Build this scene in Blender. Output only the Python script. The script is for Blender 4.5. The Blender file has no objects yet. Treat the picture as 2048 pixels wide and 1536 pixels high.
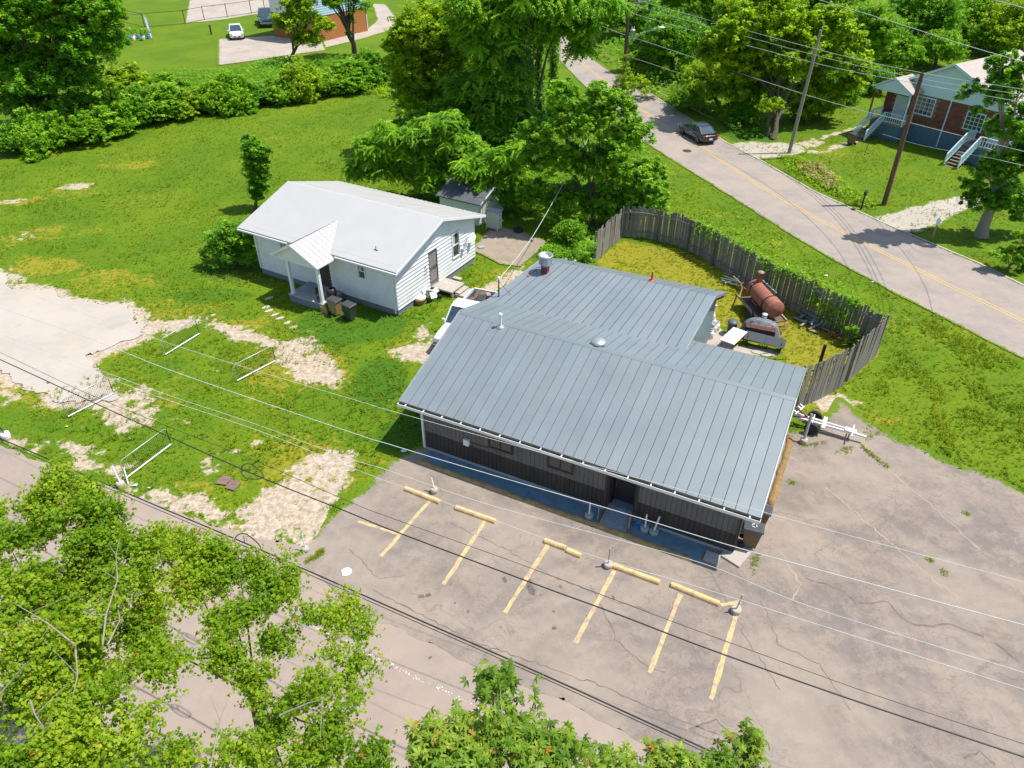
import bpy, math, random
import numpy as np
from mathutils import Vector, Matrix
random.seed(7); rng=np.random.default_rng(7)
D=bpy.data; S=bpy.context.scene; C=S.collection
R=math.radians
# ------------------------------------------------------------ camera, light
CAMH=21.6; TH=R(35.7); F=1450.0; CX,CY=1024,768
cam=D.cameras.new('camera'); co=D.objects.new('camera',cam); C.objects.link(co)
co.location=(0,0,CAMH); co.rotation_euler=(math.pi/2-TH,0,0)
cam.sensor_fit='HORIZONTAL'; cam.sensor_width=36; cam.lens=36*F/2048; cam.clip_end=2000; cam.clip_start=.1
S.camera=co
SAZ,SEL=R(86),R(64)
w=D.worlds.new("World"); S.world=w; w.use_nodes=True
nt=w.node_tree; bg=nt.nodes['Background']; sky=nt.nodes.new('ShaderNodeTexSky'); sky.sky_type='NISHITA'
sky.sun_disc=False; sky.sun_elevation=SEL; sky.sun_rotation=SAZ
nt.links.new(sky.outputs[0],bg.inputs[0]); bg.inputs[1].default_value=0.15
sl=D.lights.new('sun','SUN'); so=D.objects.new('sun',sl); C.objects.link(so)
sl.energy=4.9; sl.angle=R(.5); sl.color=(1,.955,.88)
sdir=Vector((math.sin(SAZ)*math.cos(SEL),math.cos(SAZ)*math.cos(SEL),math.sin(SEL)))
so.rotation_euler=sdir.to_track_quat('Z','Y').to_euler(); so.location=(0,0,60)
S.view_settings.view_transform='Standard'; S.view_settings.look='None'; S.view_settings.exposure=0.3; S.view_settings.gamma=1
S.render.engine='CYCLES'

# ------------------------------------------------------------ measuring helpers
def ray(px,py):
    x=(px-CX)/F; y=-(py-CY)/F
    return Vector((x, math.cos(TH)+y*math.sin(TH), -math.sin(TH)+y*math.cos(TH)))
def P(px,py,z=0.):                     # point of a horizontal plane at height z
    r=ray(px,py); t=(z-CAMH)/r.z
    return Vector((r.x*t,r.y*t,z))
def B(px,py,Y):                        # point on the vertical plane at distance Y
    r=ray(px,py); t=Y/r.y
    return Vector((r.x*t,Y,CAMH+r.z*t))
def depth(v): return v.y*math.cos(TH)+(CAMH-v.z)*math.sin(TH)

# ------------------------------------------------------------ noise
def vnoise(x,y,s,seed=0):
    x=np.asarray(x)/s; y=np.asarray(y)/s
    xi=np.floor(x).astype(np.int64); yi=np.floor(y).astype(np.int64); fx=x-xi; fy=y-yi
    fx=fx*fx*(3-2*fx); fy=fy*fy*(3-2*fy)
    def h(a,b):
        n=(a*374761393+b*668265263+seed*1442695041)&0x7fffffff
        n=((n^(n>>13))*1274126177)&0x7fffffff
        return ((n^(n>>16))&0xffff)/65535.
    return (h(xi,yi)*(1-fx)+h(xi+1,yi)*fx)*(1-fy)+(h(xi,yi+1)*(1-fx)+h(xi+1,yi+1)*fx)*fy
def fbm(x,y,s,o=4,seed=0):
    a=0;t=0;k=1
    for i in range(o):
        a=a+k*vnoise(x,y,s/2**i,seed+i*17); t+=k; k*=.55
    return a/t
def sdist(x,y,poly):                   # signed distance, positive inside
    p=np.array(poly); n=len(p); d=np.full(x.shape,1e9); ins=np.zeros(x.shape,bool)
    for i in range(n):
        a=p[i];b=p[(i+1)%n]; e=b-a; wx=x-a[0];wy=y-a[1]
        t=np.clip((wx*e[0]+wy*e[1])/(e@e+1e-12),0,1)
        d=np.minimum(d,np.hypot(wx-e[0]*t,wy-e[1]*t))
        c=((a[1]>y)!=(b[1]>y))
        with np.errstate(divide='ignore',invalid='ignore'):
            xx=(b[0]-a[0])*(y-a[1])/(b[1]-a[1]+1e-12)+a[0]
        ins^=(c&(x<xx))
    return np.where(ins,d,-d)
def gp(pts): return [tuple(P(*p).xy) for p in pts]
def sstep(a,b,x): t=np.clip((x-a)/(b-a),0,1); return t*t*(3-2*t)

# ------------------------------------------------------------ materials
MATS={}
def nodes(m): m.use_nodes=True; return m.node_tree
def mat(name,col,rough=.7,metal=0.,var=.12,vs=3.,bump=0.,bs=20.,dirt=None,dscale=1.5,damt=.5,spec=.5,coat=0.,stretch=None,obj=0.,world=False):
    if name in MATS: return MATS[name]
    m=D.materials.new(name); t=nodes(m); N=t.nodes; L=t.links; b=N['Principled BSDF']
    tc=N.new('ShaderNodeTexCoord'); mp=N.new('ShaderNodeMapping'); L.new(N.new('ShaderNodeNewGeometry').outputs['Position'] if world else tc.outputs['Object'],mp.inputs[0])
    if stretch: mp.inputs['Scale'].default_value=stretch
    nz=N.new('ShaderNodeTexNoise'); nz.inputs['Scale'].default_value=vs; nz.inputs['Detail'].default_value=6; nz.inputs['Roughness'].default_value=.65
    L.new(mp.outputs[0],nz.inputs[0])
    mr=N.new('ShaderNodeMapRange'); L.new(nz.outputs[0],mr.inputs[0]); mr.inputs[1].default_value=.3; mr.inputs[2].default_value=.7
    mr.inputs[3].default_value=1-var; mr.inputs[4].default_value=1+var
    hs=N.new('ShaderNodeHueSaturation'); hs.inputs['Color'].default_value=(*col,1); L.new(mr.outputs[0],hs.inputs['Value'])
    out=hs.outputs[0]
    if obj:
        oi=N.new('ShaderNodeObjectInfo'); m2=N.new('ShaderNodeMapRange'); L.new(oi.outputs['Random'],m2.inputs[0])
        m2.inputs[3].default_value=1-obj; m2.inputs[4].default_value=1+obj
        h2=N.new('ShaderNodeHueSaturation'); L.new(out,h2.inputs['Color']); L.new(m2.outputs[0],h2.inputs['Value']); out=h2.outputs[0]
    if dirt:
        n2=N.new('ShaderNodeTexNoise'); n2.inputs['Scale'].default_value=dscale; n2.inputs['Detail'].default_value=8; n2.inputs['Roughness'].default_value=.7
        L.new(mp.outputs[0],n2.inputs[0])
        r2=N.new('ShaderNodeMapRange'); L.new(n2.outputs[0],r2.inputs[0]); r2.inputs[1].default_value=.48; r2.inputs[2].default_value=.68; r2.inputs[4].default_value=damt
        mx=N.new('ShaderNodeMix'); mx.data_type='RGBA'; L.new(r2.outputs[0],mx.inputs[0]); L.new(out,mx.inputs[6]); mx.inputs[7].default_value=(*dirt,1); out=mx.outputs[2]
    L.new(out,b.inputs['Base Color'])
    b.inputs['Roughness'].default_value=rough; b.inputs['Metallic'].default_value=metal
    b.inputs['Specular IOR Level'].default_value=spec; b.inputs['Coat Weight'].default_value=coat
    if bump:
        n3=N.new('ShaderNodeTexNoise'); n3.inputs['Scale'].default_value=bs; n3.inputs['Detail'].default_value=5; L.new(mp.outputs[0],n3.inputs[0])
        bp=N.new('ShaderNodeBump'); bp.inputs['Strength'].default_value=bump; bp.inputs['Distance'].default_value=.02; L.new(n3.outputs[0],bp.inputs['Height']); L.new(bp.outputs[0],b.inputs['Normal'])
    MATS[name]=m; return m
def leafmat(name,dark,mid,light,trans=.35,accent=None):
    m=D.materials.new(name); t=nodes(m); N=t.nodes; L=t.links; b=N['Principled BSDF']; o=N['Material Output']
    a=N.new('ShaderNodeAttribute'); a.attribute_name='tint'
    cr=N.new('ShaderNodeValToRGB'); e=cr.color_ramp.elements; e[0].color=(*dark,1); e[1].color=(*light,1); e[1].position=.9
    x=e.new(.45); x.color=(*mid,1)
    if accent: x=e.new(1.0); x.color=(*accent,1)
    L.new(a.outputs['Fac'],cr.inputs[0]); L.new(cr.outputs[0],b.inputs['Base Color']); b.inputs['Roughness'].default_value=.5; b.inputs['Specular IOR Level'].default_value=.18
    tr=N.new('ShaderNodeBsdfTranslucent'); hs=N.new('ShaderNodeHueSaturation'); hs.inputs['Value'].default_value=1.5; hs.inputs['Saturation'].default_value=1.1; hs.inputs['Hue'].default_value=.49
    L.new(cr.outputs[0],hs.inputs['Color']); L.new(hs.outputs[0],tr.inputs[0])
    mx=N.new('ShaderNodeMixShader'); mx.inputs[0].default_value=trans; L.new(b.outputs[0],mx.inputs[1]); L.new(tr.outputs[0],mx.inputs[2]); L.new(mx.outputs[0],o.inputs[0])
    MATS[name]=m; return m

# ------------------------------------------------------------ mesh builder
class MB:
    def __init__(s): s.v=[]; s.f=[]; s.smooth=[]
    def add(s,vs,fs,sm=False):
        n=len(s.v); s.v+= [tuple(v) for v in vs]; s.f+=[tuple(i+n for i in f) for f in fs]; s.smooth+=[sm]*len(fs); return s
    def hexa(s,a,b,c,d,e,f,g,h): # bottom abcd, top efgh
        return s.add([a,b,c,d,e,f,g,h],[(3,2,1,0),(4,5,6,7),(0,1,5,4),(1,2,6,5),(2,3,7,6),(3,0,4,7)])
    def box(s,x0,x1,y0,y1,z0,z1,M=None):
        p=[Vector(q) for q in ((x0,y0,z0),(x1,y0,z0),(x1,y1,z0),(x0,y1,z0),(x0,y0,z1),(x1,y0,z1),(x1,y1,z1),(x0,y1,z1))]
        if M is not None: p=[M@q for q in p]
        return s.hexa(*p)
    def bar(s,a,b,w,h,up=(0,0,1)):
        a=Vector(a);b=Vector(b); d=(b-a).normalized(); up=Vector(up)
        if abs(d.dot(up))>.99: up=Vector((1,0,0))
        r=d.cross(up).normalized()*w/2; u=r.cross(d).normalized()*h/2
        return s.hexa(a-r-u,a+r-u,b+r-u,b-r-u,a-r+u,a+r+u,b+r+u,b-r+u)
    def tube(s,pts,rad,n=8,cap=True,closed=False):
        pts=[Vector(p) for p in pts]; m=len(pts)
        if not hasattr(rad,'__len__'): rad=[rad]*m
        vs=[];fs=[]; prev=None
        for i,p in enumerate(pts):
            if closed: d=pts[(i+1)%m]-pts[i-1]
            else: d=pts[min(i+1,m-1)]-pts[max(i-1,0)]
            d.normalize()
            if prev is None:
                a=Vector((0,0,1)) if abs(d.z)<.9 else Vector((1,0,0)); r=d.cross(a).normalized()
            else:
                r=(prev-d*prev.dot(d)).normalized()
            prev=r; u=d.cross(r)
            for k in range(n):
                t=2*math.pi*k/n; vs.append(p+(r*math.cos(t)+u*math.sin(t))*rad[i])
        for i in range(m if closed else m-1):
            for k in range(n):
                j=(i+1)%m
                fs.append((i*n+k,i*n+(k+1)%n,j*n+(k+1)%n,j*n+k))
        s.add(vs,fs,n>4)
        if cap and not closed:
            s.add(vs[:n],[tuple(range(n))[::-1]]); s.add(vs[-n:],[tuple(range(n))])
        return s
    def lathe(s,prof,n=16,c=(0,0,0),M=None,sm=True):
        vs=[];c=Vector(c)
        for r,z in prof:
            for k in range(n):
                t=2*math.pi*k/n; q=Vector((r*math.cos(t),r*math.sin(t),z)); vs.append((M@q if M is not None else q)+c)
        fs=[(i*n+k,i*n+(k+1)%n,(i+1)*n+(k+1)%n,(i+1)*n+k) for i in range(len(prof)-1) for k in range(n)]
        s.add(vs,fs,sm)
        s.add(vs[:n],[tuple(range(n))[::-1]]); s.add(vs[-n:],[tuple(range(n))]); return s
    def prism(s,poly,vec):
        poly=[Vector(p) for p in poly]; vec=Vector(vec); n=len(poly)
        s.add(poly+[p+vec for p in poly],[tuple(range(n))[::-1],tuple(range(n,2*n))]+[(i,(i+1)%n,(i+1)%n+n,i+n) for i in range(n)]); return s
    def mesh(s,name):
        me=D.meshes.new(name); me.from_pydata(s.v,[],s.f); me.polygons.foreach_set('use_smooth',s.smooth); me.update(); return me
    def build(s,name,m,parent=None,bevel=0,loc=None,rot=None,kind=None,label=None,fix=True):
        me=s.mesh(name)
        if fix:
            import bmesh
            bm=bmesh.new(); bm.from_mesh(me); bmesh.ops.recalc_face_normals(bm,faces=bm.faces); bm.to_mesh(me); bm.free()
        me.materials.append(MATS[m] if isinstance(m,str) else m)
        o=D.objects.new(name,me); C.objects.link(o)
        if parent: o.parent=parent
        if bevel:
            b=o.modifiers.new('b','BEVEL'); b.width=bevel; b.segments=2; b.limit_method='ANGLE'
        if loc: o.location=loc
        if rot: o.rotation_euler=rot
        if kind: o['kind']=kind
        if label: o['label']=label
        return o
def tag(o,label,cat,group=None):
    o['label']=label; o['category']=cat
    if group: o['group']=group
    return o
def thing(name,label,cat,loc,rz=0,group=None):
    o=D.objects.new(name,None); C.objects.link(o); o.location=loc; o.rotation_euler=(0,0,rz); o.empty_display_size=.2
    return tag(o,label,cat,group)
def dup(o,parent=None):
    c=o.copy(); C.objects.link(c); c.parent=parent
    for ch in list(o.children): dup(ch,c)
    return c
def azrot(az): return R(90-az)

# ------------------------------------------------------------ palette
mat('asphalt_dark',(.05,.05,.052),.9)
mat('white_paint',(.74,.75,.76),.5,var=.04)
mat('white_metal',(.72,.73,.74),.4,var=.05)
mat('black_rubber',(.02,.02,.022),.8)
mat('steel',(.45,.46,.48),.35,.8,dirt=(.25,.18,.12),damt=.3)
mat('galv',(.42,.45,.48),.4,.5,var=.1)
mat('dark_metal',(.04,.04,.045),.45,.3)
mat('rust',(.34,.125,.08),.75,.1,var=.25,vs=4,dirt=(.20,.06,.04),dscale=3,bump=.3)
mat('concrete',(.42,.38,.33),.9,var=.15,bump=.3,bs=30,dirt=(.26,.22,.18))
mat('concrete_grey',(.35,.36,.36),.9,var=.15,bump=.3,bs=30,dirt=(.22,.21,.2))
mat('foundation',(.2,.21,.23),.9,bump=.3)
mat('roof_blue',(.215,.25,.265),.4,.15,var=.07,vs=.6,obj=.05,dirt=(.245,.265,.265),dscale=.5,damt=.5,world=True)
mat('roof_rib',(.095,.12,.135),.4,.1,var=.05)
mat('roof_white',(.485,.475,.45),.42,.1,var=.04,vs=.8,dirt=(.46,.465,.45),dscale=.6,damt=.5)
mat('roof_shed',(.10,.11,.12),.6,.1,var=.2,dirt=(.2,.2,.2))
mat('vinyl',(.70,.71,.72),.5,var=.05,dirt=(.50,.51,.47),dscale=1.2,damt=.5)
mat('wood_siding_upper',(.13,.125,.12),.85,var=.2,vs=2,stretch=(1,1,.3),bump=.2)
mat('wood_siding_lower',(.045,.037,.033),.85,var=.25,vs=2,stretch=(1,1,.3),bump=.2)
mat('wood_dark',(.05,.035,.028),.8,var=.2)
mat('fence_wood',(.23,.205,.18),.9,var=.25,vs=6,stretch=(4,4,.5),bump=.4,obj=.28,dirt=(.12,.10,.085),dscale=3)
mat('old_wood',(.33,.26,.18),.85,var=.2,vs=5,bump=.3,dirt=(.18,.13,.09))
mat('blue_wood',(.22,.27,.30),.8,var=.2,vs=5)
mat('pole_wood',(.13,.075,.045),.9,var=.3,vs=3,stretch=(6,6,.4),bump=.4)
mat('pole_grey',(.27,.24,.19),.9,var=.25,vs=3,stretch=(6,6,.4),bump=.4)
mat('stop_wood',(.68,.46,.20),.75,var=.15,vs=3,bump=.3,dirt=(.36,.25,.13),dscale=4,damt=.8)
mat('berm',(.36,.26,.10),.9,var=.3,vs=4,bump=.6,bs=12,dirt=(.17,.14,.10),dscale=3,damt=.85)
mat('berm_yellow',(.24,.15,.05),.9,var=.3,vs=5,bump=.5,bs=14,dirt=(.26,.19,.09),dscale=4,damt=.7)
mat('window_glass',(.03,.04,.05),.08,var=.3,spec=.8)
mat('car_glass',(.04,.07,.09),.06,spec=.9,var=.3)
mat('car_white',(.78,.79,.80),.25,coat=.6,var=.02)
mat('car_black',(.012,.014,.018),.22,coat=.8,var=.1)
mat('car_blue',(.02,.05,.09),.25,coat=.8,var=.1)
mat('chrome',(.6,.62,.64),.2,.9)
mat('red_lamp',(.35,.01,.01),.3)
mat('bin_brown',(.16,.10,.055),.6,var=.12)
mat('bin_tan',(.30,.20,.09),.6,var=.12)
mat('bin_green',(.035,.05,.04),.55)
mat('bin_lid',(.055,.06,.065),.45)
mat('brick',(.20,.075,.055),.9,obj=.25,var=.2)
mat('mortar',(.30,.22,.18),.9)
mat('blue_block',(.09,.16,.22),.8,var=.15)
mat('shingle',(.36,.31,.27),.9,var=.2,vs=6,obj=.15)
mat('porch_white',(.55,.72,.77),.55,var=.04)
mat('deck',(.25,.17,.13),.85,var=.2)
mat('tarp',(.14,.15,.16),.55,var=.5,vs=6,dirt=(.38,.39,.41),dscale=5,damt=.7,bump=.5)
mat('board_dark',(.035,.045,.05),.6,var=.2)
mat('board_white',(.62,.60,.56),.6,var=.1,dirt=(.4,.36,.3))
mat('barrel_plastic',(.10,.11,.115),.5)
mat('tank_white',(.7,.7,.68),.4,dirt=(.5,.35,.2),damt=.4)
mat('blue_plastic',(.05,.25,.55),.5,var=.2)
mat('terracotta',(.35,.16,.10),.8)
mat('orange_brick',(.40,.15,.04),.8,var=.3,obj=.2)
mat('cable_white',(.55,.58,.58),.5); mat('cable_black',(.02,.02,.025),.5)
mat('yellow_ribbon',(.7,.6,.02),.6)
mat('paint_yellow',(.60,.40,.18),.85,var=.2,vs=6,dirt=(.33,.27,.21),dscale=4,damt=1.6)
mat('road_yellow',(.55,.36,.10),.85,var=.15,vs=6,dirt=(.42,.38,.34),dscale=6,damt=.5)
mat('dark_red',(.16,.03,.045),.6); mat('red_pipe',(.45,.07,.03),.5)
mat('bark',(.10,.08,.06),.95,var=.3,vs=5,bump=.5,stretch=(3,3,.6))
mat('bark_pale',(.27,.235,.18),.9,var=.3,vs=8,bump=.4)
mat('lid_brown',(.20,.12,.10),.85,var=.2)
mat('stone',(.50,.44,.32),.9,var=.15,obj=.1,bump=.3)
mat('orange_brickwall',(.34,.13,.035),.9,var=.2,vs=3,bump=.5,bs=8)
mat('junk_brown',(.14,.09,.06),.8,var=.3)
mat('litter',(.75,.74,.72),.7)
leafmat('leaf_bright',(.085,.22,.010),(.20,.42,.018),(.36,.57,.035))
leafmat('leaf_olive',(.13,.25,.008),(.29,.45,.014),(.46,.60,.03))
leafmat('leaf_dark',(.06,.19,.012),(.15,.36,.020),(.31,.53,.04))
leafmat('leaf_vine',(.085,.23,.012),(.20,.42,.020),(.39,.59,.05))
leafmat('leaf_yellow',(.13,.26,.006),(.28,.45,.012),(.45,.60,.03))
leafmat('leaf_maple',(.065,.17,.006),(.20,.335,.012),(.41,.50,.035),trans=.4,accent=(.40,.22,.03))
leafmat('leaf_ash',(.055,.14,.010),(.14,.26,.018),(.36,.44,.06),trans=.3,accent=(.42,.14,.02))
leafmat('grass_blade',(.085,.175,.005),(.18,.275,.008),(.38,.41,.02),trans=.3)
leafmat('brush_dry',(.20,.14,.06),(.36,.28,.12),(.50,.42,.2),trans=.2)

# ------------------------------------------------------------ ground sheets
def grid_mesh(name,xs,ys,z,keep=None,attrs=None,m=None,zf=None,snap=None):
    X,Y=np.meshgrid(xs,ys); nx=len(xs); ny=len(ys)
    A={k:f(X,Y) for k,f in (attrs or {}).items()}
    Z=np.full(X.shape,float(z)) if zf is None else zf(X,Y)
    idx=np.arange(nx*ny).reshape(ny,nx)
    q=np.stack([idx[:-1,:-1],idx[:-1,1:],idx[1:,1:],idx[1:,:-1]],-1).reshape(-1,4)
    if keep is not None:
        K=keep(A); K=K.ravel(); q=q[K[q].any(1)]
    used=np.unique(q); mp=np.full(nx*ny,-1); mp[used]=np.arange(len(used)); q=mp[q]
    co_=np.stack([X.ravel(),Y.ravel(),Z.ravel()],1)[used]
    if snap:
        kk,lv=snap; a=A[kk].ravel()[used]; gy_,gx_=np.gradient(A[kk],ys,xs); gx_=gx_.ravel()[used]; gy_=gy_.ravel()[used]; g2=gx_**2+gy_**2+1e-3
        st=np.where(a<lv,(lv-a),0); lim=.35; dx=np.clip(st*gx_/g2,-lim,lim); dy=np.clip(st*gy_/g2,-lim,lim); co_[:,0]+=dx; co_[:,1]+=dy
    me=npmesh(name,co_,q)
    for k,a in A.items():
        at=me.attributes.new(k,'FLOAT','POINT'); at.data.foreach_set('value',a.ravel()[used].astype(np.float32))
    if m: me.materials.append(m)
    o=D.objects.new(name,me); C.objects.link(o); o['kind']='structure'; return o
def npmesh(name,v,q):
    me=D.meshes.new(name); k=q.shape[1]
    me.vertices.add(len(v)); me.vertices.foreach_set('co',np.asarray(v,np.float32).ravel())
    me.loops.add(q.size); me.loops.foreach_set('vertex_index',q.astype(np.int32).ravel())
    me.polygons.add(len(q)); me.polygons.foreach_set('loop_start',np.arange(0,q.size,k,dtype=np.int32))
    try: me.polygons.foreach_set('loop_total',np.full(len(q),k,np.int32))
    except Exception: pass
    me.update(calc_edges=True); return me
def noise_n(N,L,vec,scale,detail=6,rough=.6,lo=.35,hi=.65):
    n=N.new('ShaderNodeTexNoise'); n.inputs['Scale'].default_value=scale; n.inputs['Detail'].default_value=detail; n.inputs['Roughness'].default_value=rough
    L.new(vec,n.inputs[0]); r=N.new('ShaderNodeMapRange'); r.interpolation_type='SMOOTHSTEP'; L.new(n.outputs[0],r.inputs[0]); r.inputs[1].default_value=lo; r.inputs[2].default_value=hi
    return r.outputs[0],n.outputs[0]
def mixc(N,L,f,a,b,blend='MIX'):
    m=N.new('ShaderNodeMix'); m.data_type='RGBA'; m.blend_type=blend
    for s,i in ((f,0),(a,6),(b,7)):
        if isinstance(s,(int,float)): m.inputs[i].default_value=s
        elif isinstance(s,tuple): m.inputs[i].default_value=(*s,1)
        else: L.new(s,m.inputs[i])
    return m.outputs[2]
def math_n(N,L,op,a,b=0,c=0):
    m=N.new('ShaderNodeMath'); m.operation=op
    for s,i in ((a,0),(b,1),(c,2)):
        if isinstance(s,(int,float)): m.inputs[i].default_value=s
        else: L.new(s,m.inputs[i])
    return m.outputs[0]
def grass_color(N,L,vec):
    f1,_=noise_n(N,L,vec,.16,5,.6,.38,.62); f2,_=noise_n(N,L,vec,1.3,6,.7,.36,.66); f3,r3=noise_n(N,L,vec,9,5,.75,.38,.64)
    c=mixc(N,L,f1,(.080,.18,.006),(.155,.24,.007))
    mp=N.new('ShaderNodeMapping'); mp.inputs['Rotation'].default_value=(0,0,R(-24)); mp.inputs['Scale'].default_value=(.25,1.3,1); L.new(vec,mp.inputs[0])
    fs,_=noise_n(N,L,mp.outputs[0],.9,5,.65,.42,.66); c=mixc(N,L,math_n(N,L,'MULTIPLY',fs,.5),c,(.165,.195,.008))
    c=mixc(N,L,math_n(N,L,'MULTIPLY',f2,.6),c,(.15,.20,.010))
    c=mixc(N,L,math_n(N,L,'MULTIPLY',math_n(N,L,'SUBTRACT',1,f3),.55),c,(.035,.105,.005))
    return c,r3
def attr(N,k):
    a=N.new('ShaderNodeAttribute'); a.attribute_name=k; return a.outputs['Fac']
def ground_material():
    m=D.materials.new('grass_ground'); t=nodes(m); N=t.nodes; L=t.links; b=N['Principled BSDF']
    g=N.new('ShaderNodeNewGeometry'); v=g.outputs['Position']
    c,r3=grass_color(N,L,v)
    nb,nbr=noise_n(N,L,v,2.2,8,.75,.0,1.0)
    def edge(k,w=.5):
        s=math_n(N,L,'ADD',attr(N,k),math_n(N,L,'MULTIPLY',math_n(N,L,'SUBTRACT',nbr,.5),2.2*w))
        r=N.new('ShaderNodeMapRange'); r.interpolation_type='SMOOTHSTEP'; L.new(s,r.inputs[0]); r.inputs[1].default_value=.38; r.inputs[2].default_value=.66; return r.outputs[0]
    lush=edge('lush',.4); c=mixc(N,L,math_n(N,L,'MULTIPLY',lush,.7),c,(.035,.125,.010))
    dry=edge('dry',1.1)
    d2,_=noise_n(N,L,v,3.5,6,.7,.35,.65)
    dc=mixc(N,L,d2,(.19,.195,.010),(.31,.255,.03)); c=mixc(N,L,math_n(N,L,'MULTIPLY',dry,.85),c,dc)
    bare=edge('bare',1.25)
    f4,_=noise_n(N,L,v,4,9,.8,.38,.62); bc=mixc(N,L,f4,(.32,.25,.165),(.54,.45,.36)); c=mixc(N,L,bare,c,bc)
    L.new(c,b.inputs['Base Color']); b.inputs['Roughness'].default_value=.95; b.inputs['Specular IOR Level'].default_value=.15
    bp=N.new('ShaderNodeBump'); bp.inputs['Strength'].default_value=.6; bp.inputs['Distance'].default_value=.06; L.new(r3,bp.inputs['Height']); L.new(bp.outputs[0],b.inputs['Normal'])
    return m
def blobs_px(lst,X,Y,soft=1.0):
    a=np.zeros(X.shape)
    for (px,py,rx,ry,s) in lst:
        c=P(px,py); d=depth(c); wx=rx*d/F; wy=ry*d/F/ max(.2,(CAMH/math.hypot(c.y,CAMH)))
        q=np.sqrt(((X-c.x)/wx)**2+((Y-c.y)/wy)**2); a=np.maximum(a,s*(1-sstep(.55,1.25,q)))
    return a
def polymask(X,Y,polys,soft=.5):
    a=np.zeros(X.shape)
    for p in polys: a=np.maximum(a,sstep(-soft,soft,sdist(X,Y,gp(p))))
    return a
YARD=[(1190,525),(1242,480),(1350,500),(1450,540),(1550,600),(1680,665),(1762,700),(1680,777),(1600,800),(1400,720),(1420,640),(1250,560)]
BARE_POLY=[[(395,632),(450,645),(520,655),(560,680),(600,668),(645,690),(675,730),(680,765),(640,772),(590,760),(555,738),(548,705),(500,680),(430,670),(395,655)],
 [(600,925),(655,905),(712,900),(705,945),(680,990),(640,1010),(660,1060),(560,1110),(480,1090),(400,1045),(300,1000),(330,985),(420,1000),(480,1010),(520,965),(560,955)],
 [(225,790),(265,768),(330,800),(300,850),(240,880),(190,860),(165,830)],
 [(790,700),(845,652),(870,640),(880,700),(850,740),(800,728)],[(925,600),(985,560),(1040,530),(1055,545),(990,590),(950,610)],
 [(0,885),(90,920),(190,955),(300,1000),(290,985),(200,930),(120,900),(60,880),(0,870)],
 [(1630,800),(1680,790),(1715,800),(1720,830),(1690,850),(1650,820)],
 [(280,645),(370,628),(400,640),(360,655),(330,662)],[(1590,290),(1640,275),(1740,243),(1730,256),(1660,278),(1600,300)],[(1600,306),(1690,285),(1740,262),(1735,280),(1640,310)],[(-600,470),(0,538),(60,562),(140,580),(240,598),(315,640),(300,672),(250,695),(200,712),(200,742),(235,755),(262,795),(215,815),(140,822),(85,800),(50,775),(0,755),(-500,620)]]
BARE_B=[(150,372,45,7,.75),(20,400,40,9,.7),(35,470,30,10,.55),(435,735,14,6,.8),(515,890,16,8,.8),(480,905,14,7,.8),(440,945,22,9,.8),(265,860,20,8,.7),(245,890,16,8,.7),(300,795,25,7,.5),(360,830,25,8,.5),
 (60,770,60,25,.6),(20,730,30,20,.7),(430,930,20,8,.6),(1330,415,20,5,.4),(610,1080,60,20,.7),(40,800,40,14,.55),(230,925,50,9,.6),(140,905,50,9,.6),(820,690,22,20,.6),(870,720,10,20,.5)]
DRY_B=[(150,380,90,14,.8),(260,330,70,8,.7),(30,405,60,14,1),(60,470,80,30,.9),(180,455,40,10,.6),(110,530,110,20,1),(230,560,120,18,.9),(340,620,90,16,.9),(480,640,90,16,.8),(560,690,110,50,.5),(650,730,60,50,.9),
 (290,760,90,20,.8),(310,790,80,20,.8),(560,900,90,30,.4),(640,900,110,50,.6),(60,740,80,40,.9),(240,940,120,16,.7),(400,985,90,14,.7),(1300,440,60,10,.7),(1560,490,40,10,.8),(1450,430,40,8,.6),(1770,640,30,14,.6),(1900,900,120,30,.5),(1720,840,80,20,.7),
 (940,610,60,30,.7),(1010,555,70,30,.9),(830,700,60,40,.8),(480,480,300,15,.35),(700,440,60,10,.4),(1130,560,50,20,.6),(1640,350,40,15,.5),(1720,420,60,12,.4),(1640,300,100,16,.5)]
def warp(X,Y,a=1.0):
    return X+a*(fbm(X,Y,2.2,5,31)-.5)*2.6+a*(fbm(X,Y,.7,3,33)-.5)*.9, Y+a*(fbm(X,Y,2.2,5,41)-.5)*2.6+a*(fbm(X,Y,.7,3,43)-.5)*.9
def a_bare(X,Y):
    A,B_=warp(X,Y,.8); return _bare(A,B_)-.5*sstep(.5,.75,fbm(X,Y,1.1,5,71))
def a_dry(X,Y):
    A,B_=warp(X,Y,1.6); q=_dry(A,B_); yard=polymask(X,Y,[YARD],.3)
    return np.maximum(q*(.25+.8*fbm(X,Y,1.3,5,73))+.38*sstep(.5,.75,fbm(X,Y,6,5,75)),yard)
def _bare(X,Y): return np.maximum(polymask(X,Y,BARE_POLY,.45)*.85,blobs_px(BARE_B,X,Y))
def _dry(X,Y): return np.maximum(blobs_px(DRY_B,X,Y),polymask(X,Y,BARE_POLY,1.2)*.75)
def a_lush(X,Y): return blobs_px([(700,650,130,40,1),(640,700,60,20,.6),(760,760,70,60,.7),(500,540,120,30,.8),(800,870,60,40,.8),(420,590,120,20,.6),(330,730,80,25,.5),(1060,500,60,20,.8),(450,840,90,30,.4),(1500,270,60,40,.7)],X,Y)
gxs=np.concatenate([np.linspace(-600,-80,14)[:-1],np.arange(-80,-32,1.),np.arange(-32,40,.32),np.arange(40,90,1.),np.linspace(90,600,14)])
gys=np.concatenate([np.linspace(-200,0,12)[:-1],np.arange(0,14,.5),np.arange(14,75,.34),np.arange(75,170,1.),np.linspace(170,900,20)])
def gz(X,Y): return -0.04*fbm(X,Y,1.2,3,5)*((X>-60)&(X<60)&(Y>5)&(Y<110))-.01
def far_hill(X,Y): return gz(X,Y)
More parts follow.
